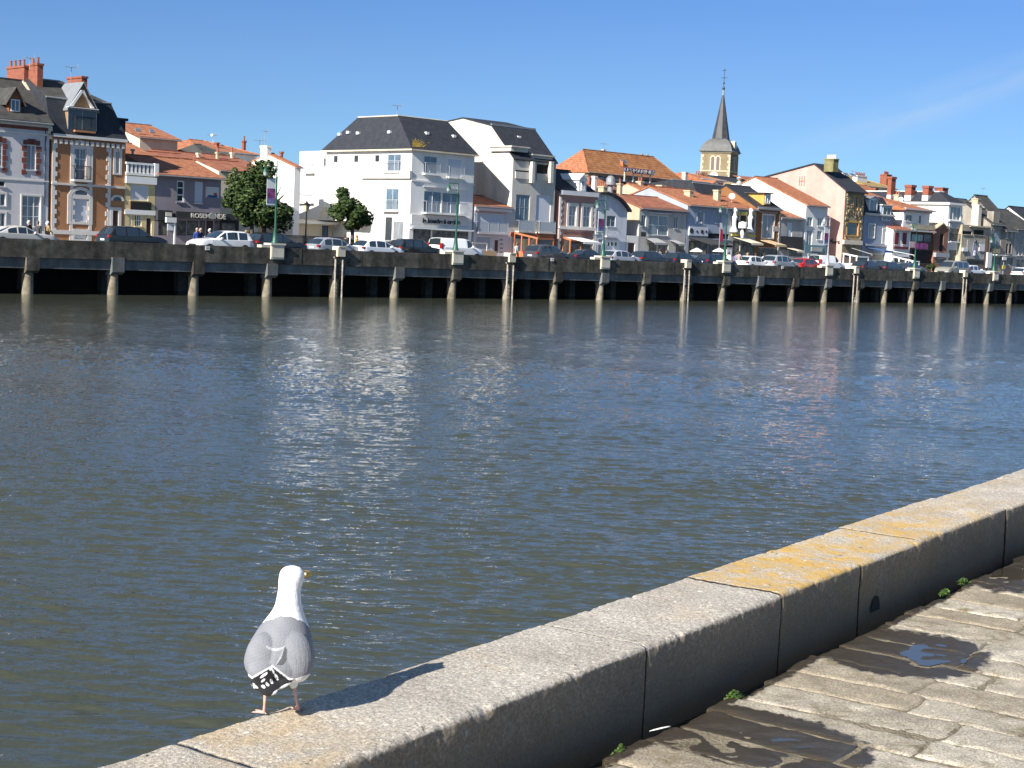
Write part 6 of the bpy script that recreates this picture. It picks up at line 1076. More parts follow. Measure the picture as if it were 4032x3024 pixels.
# iron and glass fence behind the trees
def fence(vw, x0, x1, v, y0, label, m=RAILD, h=1.6, step=1.9):
    f = Front(v, vw); u0, _ = f.pt(x0, y0); u1, _ = f.pt(x1, y0); T = Thing('fence', label, 'fence', ((u0+u1)/2, v, GZ)); n = int((u1-u0)/step)
    for i in range(n+1): u = u0+(u1-u0)*i/n; mb = MB(); mb.box(u-.07, u+.07, v, v+.14, GZ, GZ+h); T.part('post', mb, m)
    mb = MB(); mb.box(u0, u1, v+.03, v+.09, GZ+h-.1, GZ+h-.03); T.part('top_rail', mb, m); mb = MB(); mb.box(u0, u1, v+.03, v+.09, GZ+.15, GZ+.22); T.part('bottom_rail', mb, m); mb = MB(); mb.box(u0, u1, v+.055, v+.07, GZ+.25, GZ+h-.12); T.part('glass_panel', mb, mat('smoky_panel', (.16, .15, .13), .25, var=.4, vs=1.5))
fence(C, -120, 770, 14.5, 1300, 'dark metal framed glass fence of a terrace behind the two big trees')
# traffic barrier and small things on the pavement
f = Front(13, D); a, b, c, d = rect(f, 260, 1385, 410, 1525); T = Thing('barrier', 'pale yellow low barrier frame right of the white van', 'barrier', ((a+b)/2, 13, GZ)); mb = MB(); mb.box(a, b, 13, 13.06, d-.08, d); mb.box(b-.08, b, 13.0, 13.06, GZ, d-.08); T.part('frame', mb, AWN); a, b, c, d = rect(f, 320, 1468, 498, 1525); mb = MB(); mb.box(a, b, 12.9, 13.2, GZ, d); T.part('planter', mb, mat('pale_orange', (.55, .36, .20), .8))
# ------------------------------------------------------------------ trees: trunk, limbs and many leaf blades
LEAF = [mat('leaf_dark', (0.016, 0.032, 0.009), 0.7, spec=.25), mat('leaf_mid', (0.035, 0.062, 0.014), 0.7, spec=.25), mat('leaf_light', (0.085, 0.12, 0.03), 0.65, spec=.3)]
BARK = mat('bark', (0.09, 0.07, 0.05), 0.95, bump=0.6, bs=20, var=.3)
def leafball(mb, c, R, n, rs, size=.16, lobes=14, sz=1.0):
    cs = []
    for i in range(lobes):
        d = Vector((rs.gauss(0, 1), rs.gauss(0, 1), rs.gauss(0, .9))).normalized()*R*rs.uniform(.35, .88); d.z *= sz; cs.append((c+d, R*rs.uniform(.20, .42)))
    for i in range(n):
        cc, rr = cs[rs.randrange(lobes)]; d = Vector((rs.gauss(0, 1), rs.gauss(0, 1), rs.gauss(0, 1))).normalized(); p = cc+d*rr*(rs.random()**.33)
        a = Vector((rs.gauss(0, 1), rs.gauss(0, 1), rs.gauss(0, 1))).normalized(); nn = (d+a*.8).normalized(); t = nn.cross(Vector((rs.random(), rs.random(), 1))).normalized(); b_ = nn.cross(t); s = size*rs.uniform(.6, 1.3)
        mb.face([p-t*s, p-b_*s*.5, p+t*s, p+b_*s*.5], rs.choice((0, 0, 1, 1, 1, 2)))
def tree(label, x, yb, yc, R, v, vw, seed, group, n=9000, sz=1.0, dx=0):
    f = Front(v, vw); u, _ = f.pt(x, yb); uc, zc = f.pt(x+dx, yc); T = Thing('tree', label, 'tree', (u, v, GZ), group); rs = random.Random(seed)
    mb = MB(); top = zc-R*sz*.3; mb.tube([(u, v, GZ), (u+.03, v, GZ+1), (u-.02, v, top)], [.22, .17, .13], 10)
    for i in range(7): a = rs.uniform(0, 6.28); e = (uc+math.cos(a)*R*.7, v+math.sin(a)*R*.7, zc+rs.uniform(-.3, .6)*R*sz); m_ = ((u+e[0])/2, (v+e[1])/2, top+.3); mb.tube([(u, v, top-.5), m_, e], [.1, .07, .02], 6)
    T.part('trunk', mb, BARK, smooth=True); mb = MB(); leafball(mb, Vector((uc, v, zc)), R, n, rs, sz=sz, lobes=22); T.part('crown', mb, LEAF)
TG = 'round clipped trees on the quay street'
tree('tall round tree with dark dense crown behind the bannered green lamp', 1745, 1420, 985, 2.55, 8.5, B, 3, TG, 12000)
tree('lower dark tree nearest the ROSEMONDE shop, left one of the pair', 1600, 1420, 1035, 1.95, 10.5, B, 5, TG, 9000, dx=-65)
tree('smaller lone round tree in front of the big white apartment block', 800, 1400, 1065, 1.72, 9.0, C, 9, TG, 8500, sz=1.1)
def bush(name, label, x, y, R, v, vw, seed, mats_=None):
    f = Front(v, vw); u, z = f.pt(x, y); mb = MB(); leafball(mb, Vector((u, v, z)), R, 1500, random.Random(seed), size=.1, lobes=8); return single(name, mb, mats_ or LEAF, (u, v, z), label, 'bush')
bush('bush', 'pale green leafy bush on the terrace beside the mauve house', 1420, 750, .95, 19.5, B, 4, [LEAF[1], LEAF[2], mat('leaf_pale', (.20, .21, .09), .6)])
f = Front(12, I); u, z = f.pt(672, 1440); T = Thing('potted_shrub', 'clipped green shrub in a wooden tub left of the beige people carrier', 'plant', (u, 12, GZ)); mb = MB(); mb.box(u-.4, u+.4, 11.7, 12.4, GZ, GZ+.5); T.part('tub', mb, FBR); mb = MB(); leafball(mb, Vector((u, 12.05, GZ+1.05)), .62, 1600, random.Random(5), size=.09, lobes=8); T.part('foliage', mb, LEAF)
# ------------------------------------------------------------------ cars
TYRE = mat('tyre', (0.015, 0.015, 0.016), 0.85); RIMM = mat('rim', (0.35, 0.36, 0.37), 0.35, metal=0.7); CGL = mat('car_glass', (0.022, 0.032, 0.040), 0.03, spec=1.0, coat=1.0); HLT = mat('headlamp', (0.55, 0.56, 0.56), 0.1, spec=0.8); TLT = mat('tail_lamp', (0.28, 0.012, 0.010), 0.15, spec=0.8)
PLT = mat('white_plate', (0.65, 0.65, 0.62), 0.5); PLTY = mat('yellow_plate', (0.60, 0.42, 0.04), 0.5); TRIM = mat('black_plastic', (0.02, 0.02, 0.02), 0.6)
PROF = {  # x from tail to nose, top height; glass ranges along the side; belt height
 'hatch': (4.05, 1.76, 1.50, .93, [(0, .62), (.03, .98), (.12, 1.0), (.55, 1.38), (.85, 1.48), (1.5, 1.50), (2.2, 1.45), (3.0, 1.05), (3.6, .93), (3.95, .72), (4.05, .5)], [(.62, 1.25), (1.35, 2.15), (2.22, 2.72)]),
 'suv': (4.5, 1.84, 1.68, 1.05, [(0, .7), (.03, 1.1), (.1, 1.12), (.4, 1.55), (.7, 1.66), (1.7, 1.68), (2.4, 1.62), (3.15, 1.14), (3.9, 1.02), (4.4, .82), (4.5, .5)], [(.55, 1.25), (1.35, 2.2), (2.28, 2.85)]),
 'sedan': (4.6, 1.80, 1.43, .93, [(0, .6), (.04, .98), (.7, 1.03), (1.3, 1.33), (1.8, 1.42), (2.4, 1.41), (3.3, .98), (4.2, .88), (4.5, .7), (4.6, .5)], [(1.15, 1.75), (1.85, 2.4), (2.46, 3.0)]),
 'estate': (4.6, 1.82, 1.52, .95, [(0, .6), (.04, 1.0), (.12, 1.02), (.45, 1.42), (.7, 1.5), (2.3, 1.5), (3.2, 1.04), (4.1, .93), (4.5, .72), (4.6, .5)], [(.55, 1.2), (1.3, 2.1), (2.18, 2.8)]),
 'van': (4.6, 1.86, 1.88, 1.15, [(0, .7), (.03, 1.3), (.1, 1.78), (.3, 1.87), (2.6, 1.88), (3.0, 1.8), (3.75, 1.18), (4.4, .98), (4.55, .75), (4.6, .5)], [(2.75, 3.3)]),
 'mpv': (4.8, 1.90, 1.92, 1.15, [(0, .7), (.03, 1.2), (.2, 1.8), (.45, 1.9), (2.9, 1.92), (3.3, 1.8), (4.05, 1.2), (4.55, 1.0), (4.75, .75), (4.8, .5)], [(.45, 1.5), (1.62, 2.6), (2.72, 3.4)])}
def topz(P, x):
    for (a, za), (b, zb) in zip(P[:-1], P[1:]):
        if a <= x <= b: t = (x-a)/(b-a); return za+(zb-za)*t
    return P[-1][1]
CARP = {}
def car(kind, col, label, xr, v, flip=False, px=None, plate=PLT, dirt=0, rough=.25, met=0.0, world=None):
    L_, W_, Hh, belt, P, gl = PROF[kind]; body = MB(); glass = MB(); h2 = W_/2
    xs = sorted(set([round(L_*i/46, 4) for i in range(47)]+[p[0] for p in P]+[q for g in gl for q in g]))
    def sec(x):
        t = topz(P, x); b = min(belt+.03*(x/L_-.5)*-2, t); e = min(x, L_-x); nose = 1-.10*max(0, 1-e/.45)**2
        w_ = h2*nose; k = min(1, max(0, (t-b)/.5)); wr = w_*(.98-.17*k)
        pts = [(w_*.93, .24), (w_*.985, .42), (w_, .62), (w_*.985, b-.02 if t > b+.04 else min(b, t)-.04), (w_*.965, b)]
        if t > b+.04: pts += [(wr+.02, t-.09), (wr-.06, t-.02), (wr*.5, t+.01), (0, t+.018)]
        else: pts += [(w_*.93, t-.005), (w_*.85, t+.005), (w_*.45, t+.02), (0, t+.028)]
        return pts
    S_ = [sec(x) for x in xs]; n = len(S_[0])
    for i in range(len(xs)-1):
        xa, xb = xs[i], xs[i+1]; xm = (xa+xb)/2; sl = (topz(P, xb)-topz(P, xa))/(xb-xa); tm = topz(P, xm)
        for sg in (-1, 1):
            for j in range(n-1):
                q = [(xa, sg*S_[i][j][0], S_[i][j][1]), (xb, sg*S_[i+1][j][0], S_[i+1][j][1]), (xb, sg*S_[i+1][j+1][0], S_[i+1][j+1][1]), (xa, sg*S_[i][j+1][0], S_[i][j+1][1])]
                isg = False
                if j == 4 and tm > belt+.2 and any(a <= xm <= b for a, b in gl): isg = True
                if j >= 6 and tm > belt+.06 and tm < Hh-.05 and abs(sl) > .45: isg = True
                (glass if isg else body).face(q, 0)
    for i in (0, -1):
        for sg in (-1, 1): body.face([(xs[i], sg*p[0], p[1]) for p in S_[i]]+[(xs[i], 0, .24)])
    body.face([(xs[0], -h2*.9, .24), (xs[-1], -h2*.9, .24), (xs[-1], h2*.9, .24), (xs[0], h2*.9, .24)])
    u0 = Front(v).pt(xr, 1010)[0] if px is None else px
    T = Thing('car' if kind not in ('van',) else 'van', label, 'van' if kind == 'van' else 'car', (u0, v, GZ), 'cars parked along the quay', rot=math.pi if flip else 0, world=None); T.o = (0, 0, 0); T.e.location = Q(u0, v, GZ+.005) if world is None else world
    cm = mat('car_paint_%.2f_%.2f_%.2f' % col, col, rough, metal=met, coat=.6)
    bo = T.part('body', body, cm, smooth=True); T.part('windows', glass, CGL, smooth=True)
    def wheel(x, y):
        m_ = MB(); R = .32 if kind in ('hatch', 'sedan') else .34; 
        for sg in (1,): m_.tube([(x, y-.11, R), (x, y+.11, R)], R, 18)
        w_ = T.part('wheel', m_, TYRE); m_ = MB(); ys = y+.115 if y > 0 else y-.115; m_.tube([(x, y, R), (x, ys, R)], R*.62, 14); T.part('rim', m_, RIMM, w_)
        m_ = MB(); ya = (h2+.004)*(1 if y > 0 else -1); 
        for k in range(14):
            a0, a1 = math.pi*k/14, math.pi*(k+1)/14; m_.face([(x+math.cos(a0)*(R+.07), ya, R+math.sin(a0)*(R+.07)), (x+math.cos(a1)*(R+.07), ya, R+math.sin(a1)*(R+.07)), (x, ya, R)])
        T.part('wheel_arch', m_, TRIM, bo)
    for x in (.78, L_-.85):
        for y in (-h2+.10, h2-.10): wheel(x, y)
    for sg in (-1, 1):
        zt = topz(P, .06)-.02; m_ = MB(); hh = .45 if kind in ('van', 'mpv') else .17; m_.box(-.012, .16, sg*h2*.70, sg*h2*.93, zt-hh, zt-.02); m_.box(.0, .18, sg*(h2*.93), sg*(h2*.975), zt-hh, zt-.03); T.part('tail_light', m_, TLT)
        m_ = MB(); m_.hexa([(L_-.42, sg*h2*.70, .66), (L_+.005, sg*h2*.55, .62), (L_+.005, sg*h2*.86, .62), (L_-.42, sg*h2*.99, .66), (L_-.42, sg*h2*.70, .84), (L_-.09, sg*h2*.55, .76), (L_-.09, sg*h2*.88, .76), (L_-.42, sg*h2*.985, .86)]); T.part('headlight', m_, HLT)
        m_ = MB(); xm = gl[-1][1]-.1; m_.hexa([(xm-.05, sg*h2*.96, belt+.02), (xm+.12, sg*h2*.96, belt+.02), (xm+.10, sg*(h2+.2), belt+.03), (xm-.02, sg*(h2+.2), belt+.03), (xm-.05, sg*h2*.96, belt+.08), (xm+.12, sg*h2*.96, belt+.08), (xm+.10, sg*(h2+.2), belt+.18), (xm-.02, sg*(h2+.2), belt+.18)]); T.part('mirror', m_, cm)
    m_ = MB(); m_.box(-.02, .02, -.26, .26, .70, .82); T.part('number_plate', m_, plate); m_ = MB(); m_.box(L_-.0, L_+.015, -.26, .26, .42, .53); T.part('number_plate', m_, PLT); m_ = MB(); m_.box(L_-.08, L_+.008, -.42, .42, .56, .72); T.part('grille', m_, TRIM)
    return T
WHC, BLK, SLV, GRY, RED, NVY, BGE = (.78, .78, .78), (.012, .013, .015), (.42, .43, .45), (.07, .075, .085), (.45, .012, .015), (.012, .018, .04), (.24, .23, .19)
car('sedan', (.50, .48, .44), 'silver beige coupe with dark roof, cut by the left edge of the photo', -62, 4.2)
car('suv', BLK, 'black off-roader parked before the ochre townhouse and the balustrade', 402, 4.0)
car('suv', WHC, 'white crossover with nose to the left below the ROSEMONDE sign', 972, 3.4, flip=True)
car('suv', (.014, .013, .018), 'black estate car under the trees behind the bannered green lamp', 985, 4.6)
car('hatch', (.25, .27, .31), 'silver blue car with red tail light between lantern post and lone tree', 1226, 4.2)
car('hatch', (.74, .76, .80), 'white hatchback left of the black estate with yellow number plate', 1402, 3.6)
car('hatch', GRY, 'small dark grey car seen behind the white hatchback and black estate', 1500, 7.6)
car('suv', (.010, .011, .012), 'black estate car with yellow rear number plate beside the white van', 1548, 3.8, plate=PLTY)
car('van', (.80, .80, .80), 'white panel van behind the second green lamp', 1708, 3.6)
car('suv', (.06, .06, .072), 'dark grey car in front of the rust orange terrace frame', 2086, 4.0)
car('sedan', (.018, .018, .022), 'black saloon in front of the ice cream shop', 2240, 4.0)
car('hatch', (.40, .41, .46), 'silver hatchback right of the lamp beside the curved gable house', 2381, 3.8)
car('estate', (.02, .022, .035), 'dark blue estate in front of the white doorway wall', 2500, 4.0)
car('hatch', (.014, .02, .034), 'dark blue hatchback in front of the two grey awnings', 2632, 4.2)
car('estate', NVY, 'navy car behind the walking people in white near the cafe flag', 2760, 5.0)
car('hatch', (.76, .77, .78), 'white car half hidden behind the group of walkers', 2918, 5.0)
car('suv', (.30, .32, .36), 'silver grey car with light rear left of the red car', 3022, 4.0)
car('hatch', RED, 'bright red hatchback before the blank panel under the teal sign', 3132, 3.6)
car('van', (.79, .79, .79), 'white van behind the bannered grey lamp next to the red car', 3204, 5.6)
car('hatch', (.016, .017, .022), 'dark car right of the white terrace of the stone house', 3376, 4.4)
car('estate', (.015, .018, .024), 'black estate with glowing red tail light before the blue house', 3462, 4.0)
car('hatch', (.05, .07, .10), 'blue grey car behind the lamp with the wide banner', 3550, 4.6)
car('mpv', BGE, 'beige people carrier with nose to the left at the right of the quay', 3796, 4.0, flip=True)
car('estate', (.78, .79, .82), 'white estate car right of the beige people carrier', 3790, 4.2)
car('hatch', (.77, .77, .78), 'white car cut by the right edge of the photo', 4008, 4.0)
# ------------------------------------------------------------------ people
SKIN = mat('skin', (.36, .20, .14), .6)
def figure(joints, edges, radii):
    me = bpy.data.meshes.new('person'); me.from_pydata(joints, edges, []); ob = bpy.data.objects.new('tmp', me); COL.objects.link(ob)
    sk_ = ob.modifiers.new('s', 'SKIN'); 
    for i, r in enumerate(radii): me.skin_vertices[0].data[i].radius = (r, r) if not isinstance(r, tuple) else r
    me.skin_vertices[0].data[0].use_root = True; sb = ob.modifiers.new('b', 'SUBSURF'); sb.levels = 1; sb.render_levels = 1
    m2 = bpy.data.meshes.new_from_object(ob.evaluated_get(bpy.context.evaluated_depsgraph_get())); bpy.data.objects.remove(ob); return m2
def person_mesh(stride, armf, lean=0.0, hold=False):
    s = stride; J = [(0, 0, .98), (0, .0, 1.18), (lean*.5, 0, 1.40), (lean*.6, 0, 1.50), (lean*.8, 0, 1.60), (lean*.9+.01, 0, 1.70),
      (0, .10, .92), (s*.5, .11, .50), (s*.75, .11, .09), (s*.75+.16, .11, .04), (0, -.10, .92), (-s*.35, -.11, .50), (-s*.95, -.11, .10), (-s*.95+.16, -.11, .05),
      (lean*.5, .19, 1.42), (-armf*.3+lean*.5, .24, 1.15), (.10 if hold else -armf*.5, .24 if not hold else .12, .90 if not hold else 1.12), (lean*.5, -.19, 1.42), (armf*.3, -.24, 1.15), (armf*.6+(.15 if hold else 0), -.23, .92 if not hold else 1.08)]
    Ed = [(0, 1), (1, 2), (2, 3), (3, 4), (4, 5), (0, 6), (6, 7), (7, 8), (8, 9), (0, 10), (10, 11), (11, 12), (12, 13), (2, 14), (14, 15), (15, 16), (2, 17), (17, 18), (18, 19)]
    Rr = [(.15, .12), (.15, .12), (.16, .13), .06, .085, .085, .095, .07, .05, .04, .095, .07, .05, .04, .075, .055, .04, .075, .055, .04]
    J += [(J[16][0]+.05, J[16][1], J[16][2]-.09), (J[19][0]+.05, J[19][1], J[19][2]-.09)]; Ed += [(16, 20), (19, 21)]; Rr += [.03, .03]
    return figure(J, Ed, Rr)
PM = [person_mesh(.0, .02), person_mesh(.30, .35), person_mesh(.16, .1, .06, True)]
CLO = {}
def clo(c): return mat('cloth_%.2f_%.2f_%.2f' % c, c, .9)
def person(x, y, v, vw, pose, top, legs, label, rot=0, hair=(.05, .04, .03), coat=.92, h=1.0, hat=None):
    u, _ = Front(v, vw).pt(x, y); me = PM[pose].copy(); me.materials.clear()
    for m_ in (SKIN, clo(top), clo(legs)): me.materials.append(m_)
    mi = []
    for p in me.polygons: c = p.center; mi.append(0 if c.z > 1.47 or (abs(c.y) > .2 and c.z < .93) or (abs(c.y) > .08 and c.x > .18 and c.z > 1.0) else (1 if c.z > coat-.1 else 2))
    me.polygons.foreach_set('material_index', mi); me.polygons.foreach_set('use_smooth', [True]*len(mi))
    ob = bpy.data.objects.new('person', me); COL.objects.link(ob); ob.location = Q(u, v, GZ); ob.rotation_euler = (0, 0, QROT+rot); ob.scale = (h, h, h); props(ob, label, 'person', 'people on the quay street')
    hm = MB(); hx = .05*(pose == 2); hm.sphere((hx-.012, 0, 1.70), .108, sz=1.05); hm.taper(hx-.06, 0, 1.58, 1.70, .05, .085, .06, .10); 
    me2 = hm.mesh('hair', [clo(hat or hair)], (0, 0, 0), True); 
    ho = bpy.data.objects.new('hat' if hat else 'hair', me2); COL.objects.link(ho); ho.parent = ob
    if hat == (.36, .24, .12): hb = MB(); hb.lathe(0, 0, [(.2, 1.70), (.2, 1.715), (.11, 1.73)], 14); o2 = bpy.data.objects.new('hat_brim', hb.mesh('hat_brim', [clo(hat)])); COL.objects.link(o2); o2.parent = ob
    fm = MB(); fm.sphere((hx+.085, .035, 1.70), .014); fm.sphere((hx+.085, -.035, 1.70), .014); o3 = bpy.data.objects.new('eyes', fm.mesh('eyes', [FB])); COL.objects.link(o3); o3.parent = ob
    ob_ = ob; return ob
DK, WT_, BL, JN = (.02, .02, .025), (.70, .70, .68), (.03, .06, .25), (.04, .06, .12)
person(236, 1500, 6.5, A, 0, DK, (.03, .03, .04), 'person in a black coat with white face covering before the white window', hair=(.5, .48, .44), rot=-1.2)
person(310, 1500, 6.0, A, 0, (.05, .05, .055), (.10, .10, .11), 'person in a long dark coat standing left of the ochre townhouse', coat=.7, rot=.4, hair=(.12, .1, .09))
person(385, 1500, 6.0, A, 2, (.28, .19, .09), (.03, .05, .14), 'person in brown jacket and white cap at the ochre townhouse corner', hat=(.72, .72, .70), rot=.2)
person(950, 1450, 9.0, B, 0, BL, (.03, .03, .05), 'person in bright blue jacket before the ROSEMONDE shop window', rot=1.5, hair=(.4, .3, .25)); person(990, 1450, 9.2, B, 2, (.02, .025, .07), DK, 'person in navy jacket carrying white sheet beside the bright blue jacket', hair=(.45, .32, .26)); person(1105, 1450, 9.4, B, 0, (.05, .045, .04), DK, 'white haired person in dark brown behind the white crossover', hair=(.6, .58, .55))
person(1530, 1450, 7.6, B, 2, (.42, .36, .26), (.2, .2, .2), 'person in pale beige top under the two trees', hair=(.3, .22, .14)); person(1568, 1450, 7.2, B, 1, (.03, .035, .06), (.22, .22, .24), 'person in navy jacket and grey trousers under the two trees')
person(850, 1400, 7.2, C, 0, (.68, .36, .02), (.10, .09, .07), 'person in yellow jacket beside the lone round tree', hair=(.35, .12, .04), rot=-1.2); person(735, 1400, 8.0, C, 0, (.02, .02, .022), DK, 'dark dressed person left of the lone round tree', rot=.5)
person(712, 1480, 6.5, D, 1, (.58, .60, .60), (.02, .02, .022), 'person in white jacket and black trousers at the rust orange terrace', rot=1.5, hair=(.15, .09, .05))
person(1400, 1450, 9, E, 0, (.10, .10, .11), DK, 'person in dark grey under the left grey awning'); person(1480, 1450, 9, E, 0, (.03, .04, .05), DK, 'person in black under the gap between grey awnings', rot=2)
person(470, 1450, 5.6, G, 1, WT_, (.66, .66, .64), 'person dressed all in white walking before the navy car'); person(440, 1450, 6.4, G, 0, (.10, .10, .12), JN, 'bare headed dark dressed person left of the walker in white', rot=.7)
person(795, 1450, 7, G, 0, (.72, .73, .72), (.03, .03, .04), 'person in white top behind the fourth green lamp', coat=.75); person(900, 1450, 6.2, G, 1, (.22, .15, .40), (.05, .05, .07), 'person in lilac top walking beside a taller grey jacket'); person(930, 1450, 5.4, G, 1, (.30, .27, .24), (.06, .065, .08), 'tall person in grey beige jacket walking before the vases restaurant', h=1.06, rot=.1)
person(1048, 1450, 5.4, G, 0, (.06, .045, .035), (.05, .04, .035), 'person in dark coat with brown brimmed hat before the white car', coat=.6, hat=(.36, .24, .12)); person(1158, 1450, 5.4, G, 0, (.12, .015, .025), (.06, .012, .02), 'person in dark red coat right of the brown hat', coat=.6); person(1272, 1450, 7, G, 0, (.5, .5, .5), DK, 'person in black and white pattern top before the brown restaurant', rot=1)
person(1700, 1500, 8, G, 0, (.08, .09, .12), DK, 'person in dark blue left of the red hatchback', rot=.5) if 0 else None
# cafe tables, menu boards
def board(label, x0, y0, x1, y1, v, vw, m, cat='sign board', name='menu_board'):
    a, b, c, d = rect(Front(v, vw), x0, y0, x1, y1); T = Thing(name, label, cat, ((a+b)/2, v, GZ)); mb = MB(); mb.box(a, b, v, v+.06, c, d); T.part('panel', mb, m); mb = MB(); mb.box((a+b)/2-.04, (a+b)/2+.04, v+.06, v+.12, GZ, c+.2); T.part('post', mb, FG)
board('white menu board on the pavement behind the fourth green lamp', 770, 1320, 835, 1400, 9, G, FW)
board('round white panel sign on the wall corner of the ice cream shop', 590, 1175, 628, 1225, 15.7, E, FW)
board('blank pale panel standing under the teal sign of the white house', 215, 1370, 335, 1470, 13, H, mat('pale_green_panel', (.45, .48, .42), .7))
board('small white triangular sign near the right edge of the street', 1775, 1310, 1830, 1360, 8, I, FW); board('yellow post sign near the right edge', 1770, 1440, 1812, 1500, 8, I, YELP)
for i, (x, lab) in enumerate(((360, 'white parasol light set among the cafe tables, left one'), (665, 'white parasol light set among the cafe tables, right one'))):
    u, z = Front(12, G).pt(x, 1340); T = Thing('cafe_parasol', lab, 'parasol', (u, 12, GZ), 'cafe parasols'); mb = MB(); mb.tube([(u, 12, GZ), (u, 12, z+.3)], .03, 6); T.part('pole', mb, FG); mb = MB(); mb.lathe(u, 12, [(.75, z-.1), (.5, z+.08), (.03, z+.3)], 8); T.part('canopy', mb, AWNW)
tb = Thing('cafe_table', 'round cafe table on the terrace', 'table', (0, 0, 0), 'cafe tables'); mb = MB(); mb.lathe(0, 0, [(.38, .72), (.38, .75)], 14); tb.part('table_top', mb, mat('table_top', (.30, .28, .25), .5)); mb = MB(); mb.lathe(0, 0, [(.22, .0), (.03, .04), (.03, .72)], 8); tb.part('pedestal', mb, FB)
for i, (x, v, wh) in enumerate(((300, 13, 'nearest the beige shop house'), (430, 13.5, 'second from the beige shop house'), (560, 13, 'in the middle under the dark canopy'), (700, 13.4, 'beside the red and white flag'), (1050, 13.5, 'under the cream awning of the vase restaurant'), (1350, 13.6, 'under the ochre awning of the brown restaurant'))):
    o = tb.e if i == 0 else copy_tree(tb.e); o.location = Q(Front(v, G).pt(x, 1440)[0], v, GZ+.12); o['label'] = 'round cafe table on the terrace, '+wh
# trees and masts far right
a, b, c, d = rect(Front(12, I), 1495, 990, 1540, 1500); T = Thing('mast', 'thick dark brown post standing before the mural house', 'post', ((a+b)/2, 12, GZ)); mb = MB(); mb.lathe((a+b)/2, 12, [(.26, GZ), (.24, d)], 10); T.part('post', mb, mat('dark_brown_post', (.035, .02, .016), .8)); a2 = rect(Front(11.6, I), 1530, 1240, 1580, 1480); mb = MB(); mb.box(a2[0], a2[1], 11.5, 11.7, a2[2], a2[3]); T.part('white_wrap', mb, AWNW)
# small white number plates on the quay wall
for i, (x, y, lab) in enumerate(((817, 977, 'small white number plate on the quay wall below the white crossover'), (2175, 1022, 'small white number plate on the wall below the dark grey car'), (3082, 1053, 'small white number plate on the wall below the silver grey car'))):
    u, z = Front(-.03).pt(x, y); mb = MB(); mb.box(u-.17, u+.17, -.05, -.018, z-.13, z+.13); mb.box(u-.1, u+.1, -.054, -.051, z-.02, z+.03, 1); single('wall_plate', mb, [PLT, FG], (u, 0, z), lab, 'plate', 'wall number plates')
# weeds at the foot of the kerb
def weed(k, n_, r, cnt, label, seed):
    rs = random.Random(seed); mb = MB()
    for i in range(cnt):
        a = rs.uniform(0, 6.28); d = abs(rs.gauss(0, r*.5)); p = K(k+d*math.cos(a), n_+d*math.sin(a)*.6, KG-.02+rs.uniform(.012, .045)*(1-d/r/2)); s = rs.uniform(.004, .010); t = Vector((rs.gauss(0, 1), rs.gauss(0, 1), rs.gauss(0, .5))).normalized(); b_ = t.cross(Vector((rs.gauss(0, .4), rs.gauss(0, .4), 1))).normalized()
        mb.face([p-t*s, p-b_*s*.6, p+t*s, p+b_*s*.6], rs.choice((0, 1)))
    me = mb.mesh('weed', [mat('weed_green', (.10, .17, .03), .6), mat('weed_dark', (.045, .09, .02), .6)]); ob = bpy.data.objects.new('weed', me); COL.objects.link(ob); props(ob, label, 'weed', 'weeds in the kerb gutter')
weed(5.27, -2.50, .045, 420, 'bright green weed at the slab corner near the middle of the gutter', 1); weed(4.42, -2.50, .03, 200, 'small green weed tuft near the bottom of the photo', 2); weed(7.7, -2.51, .05, 250, 'sparse green weed near the far puddle, lower of two', 3); weed(8.05, -2.53, .05, 200, 'sparse green weed beside the far puddle, upper of two', 4)
fm = MB(); pts = [K(4.86+.004*math.sin(i), -2.585+.01*i/6, KG-.052+.004) for i in range(1)]; pts = [K(4.80+.10*t/8, -2.60+.045*math.sin(t/8*2.4), KG-.045+.012*math.sin(t/8*3.14)) for t in range(9)]
fm.tube([(p.x, p.y, p.z) for p in pts], [.001, .0025, .003, .003, .003, .003, .0025, .002, .001], 6); ob = bpy.data.objects.new('feather', fm.mesh('feather', [FW])); COL.objects.link(ob); props(ob, 'thin curved white feather lying in the dark gutter', 'feather')
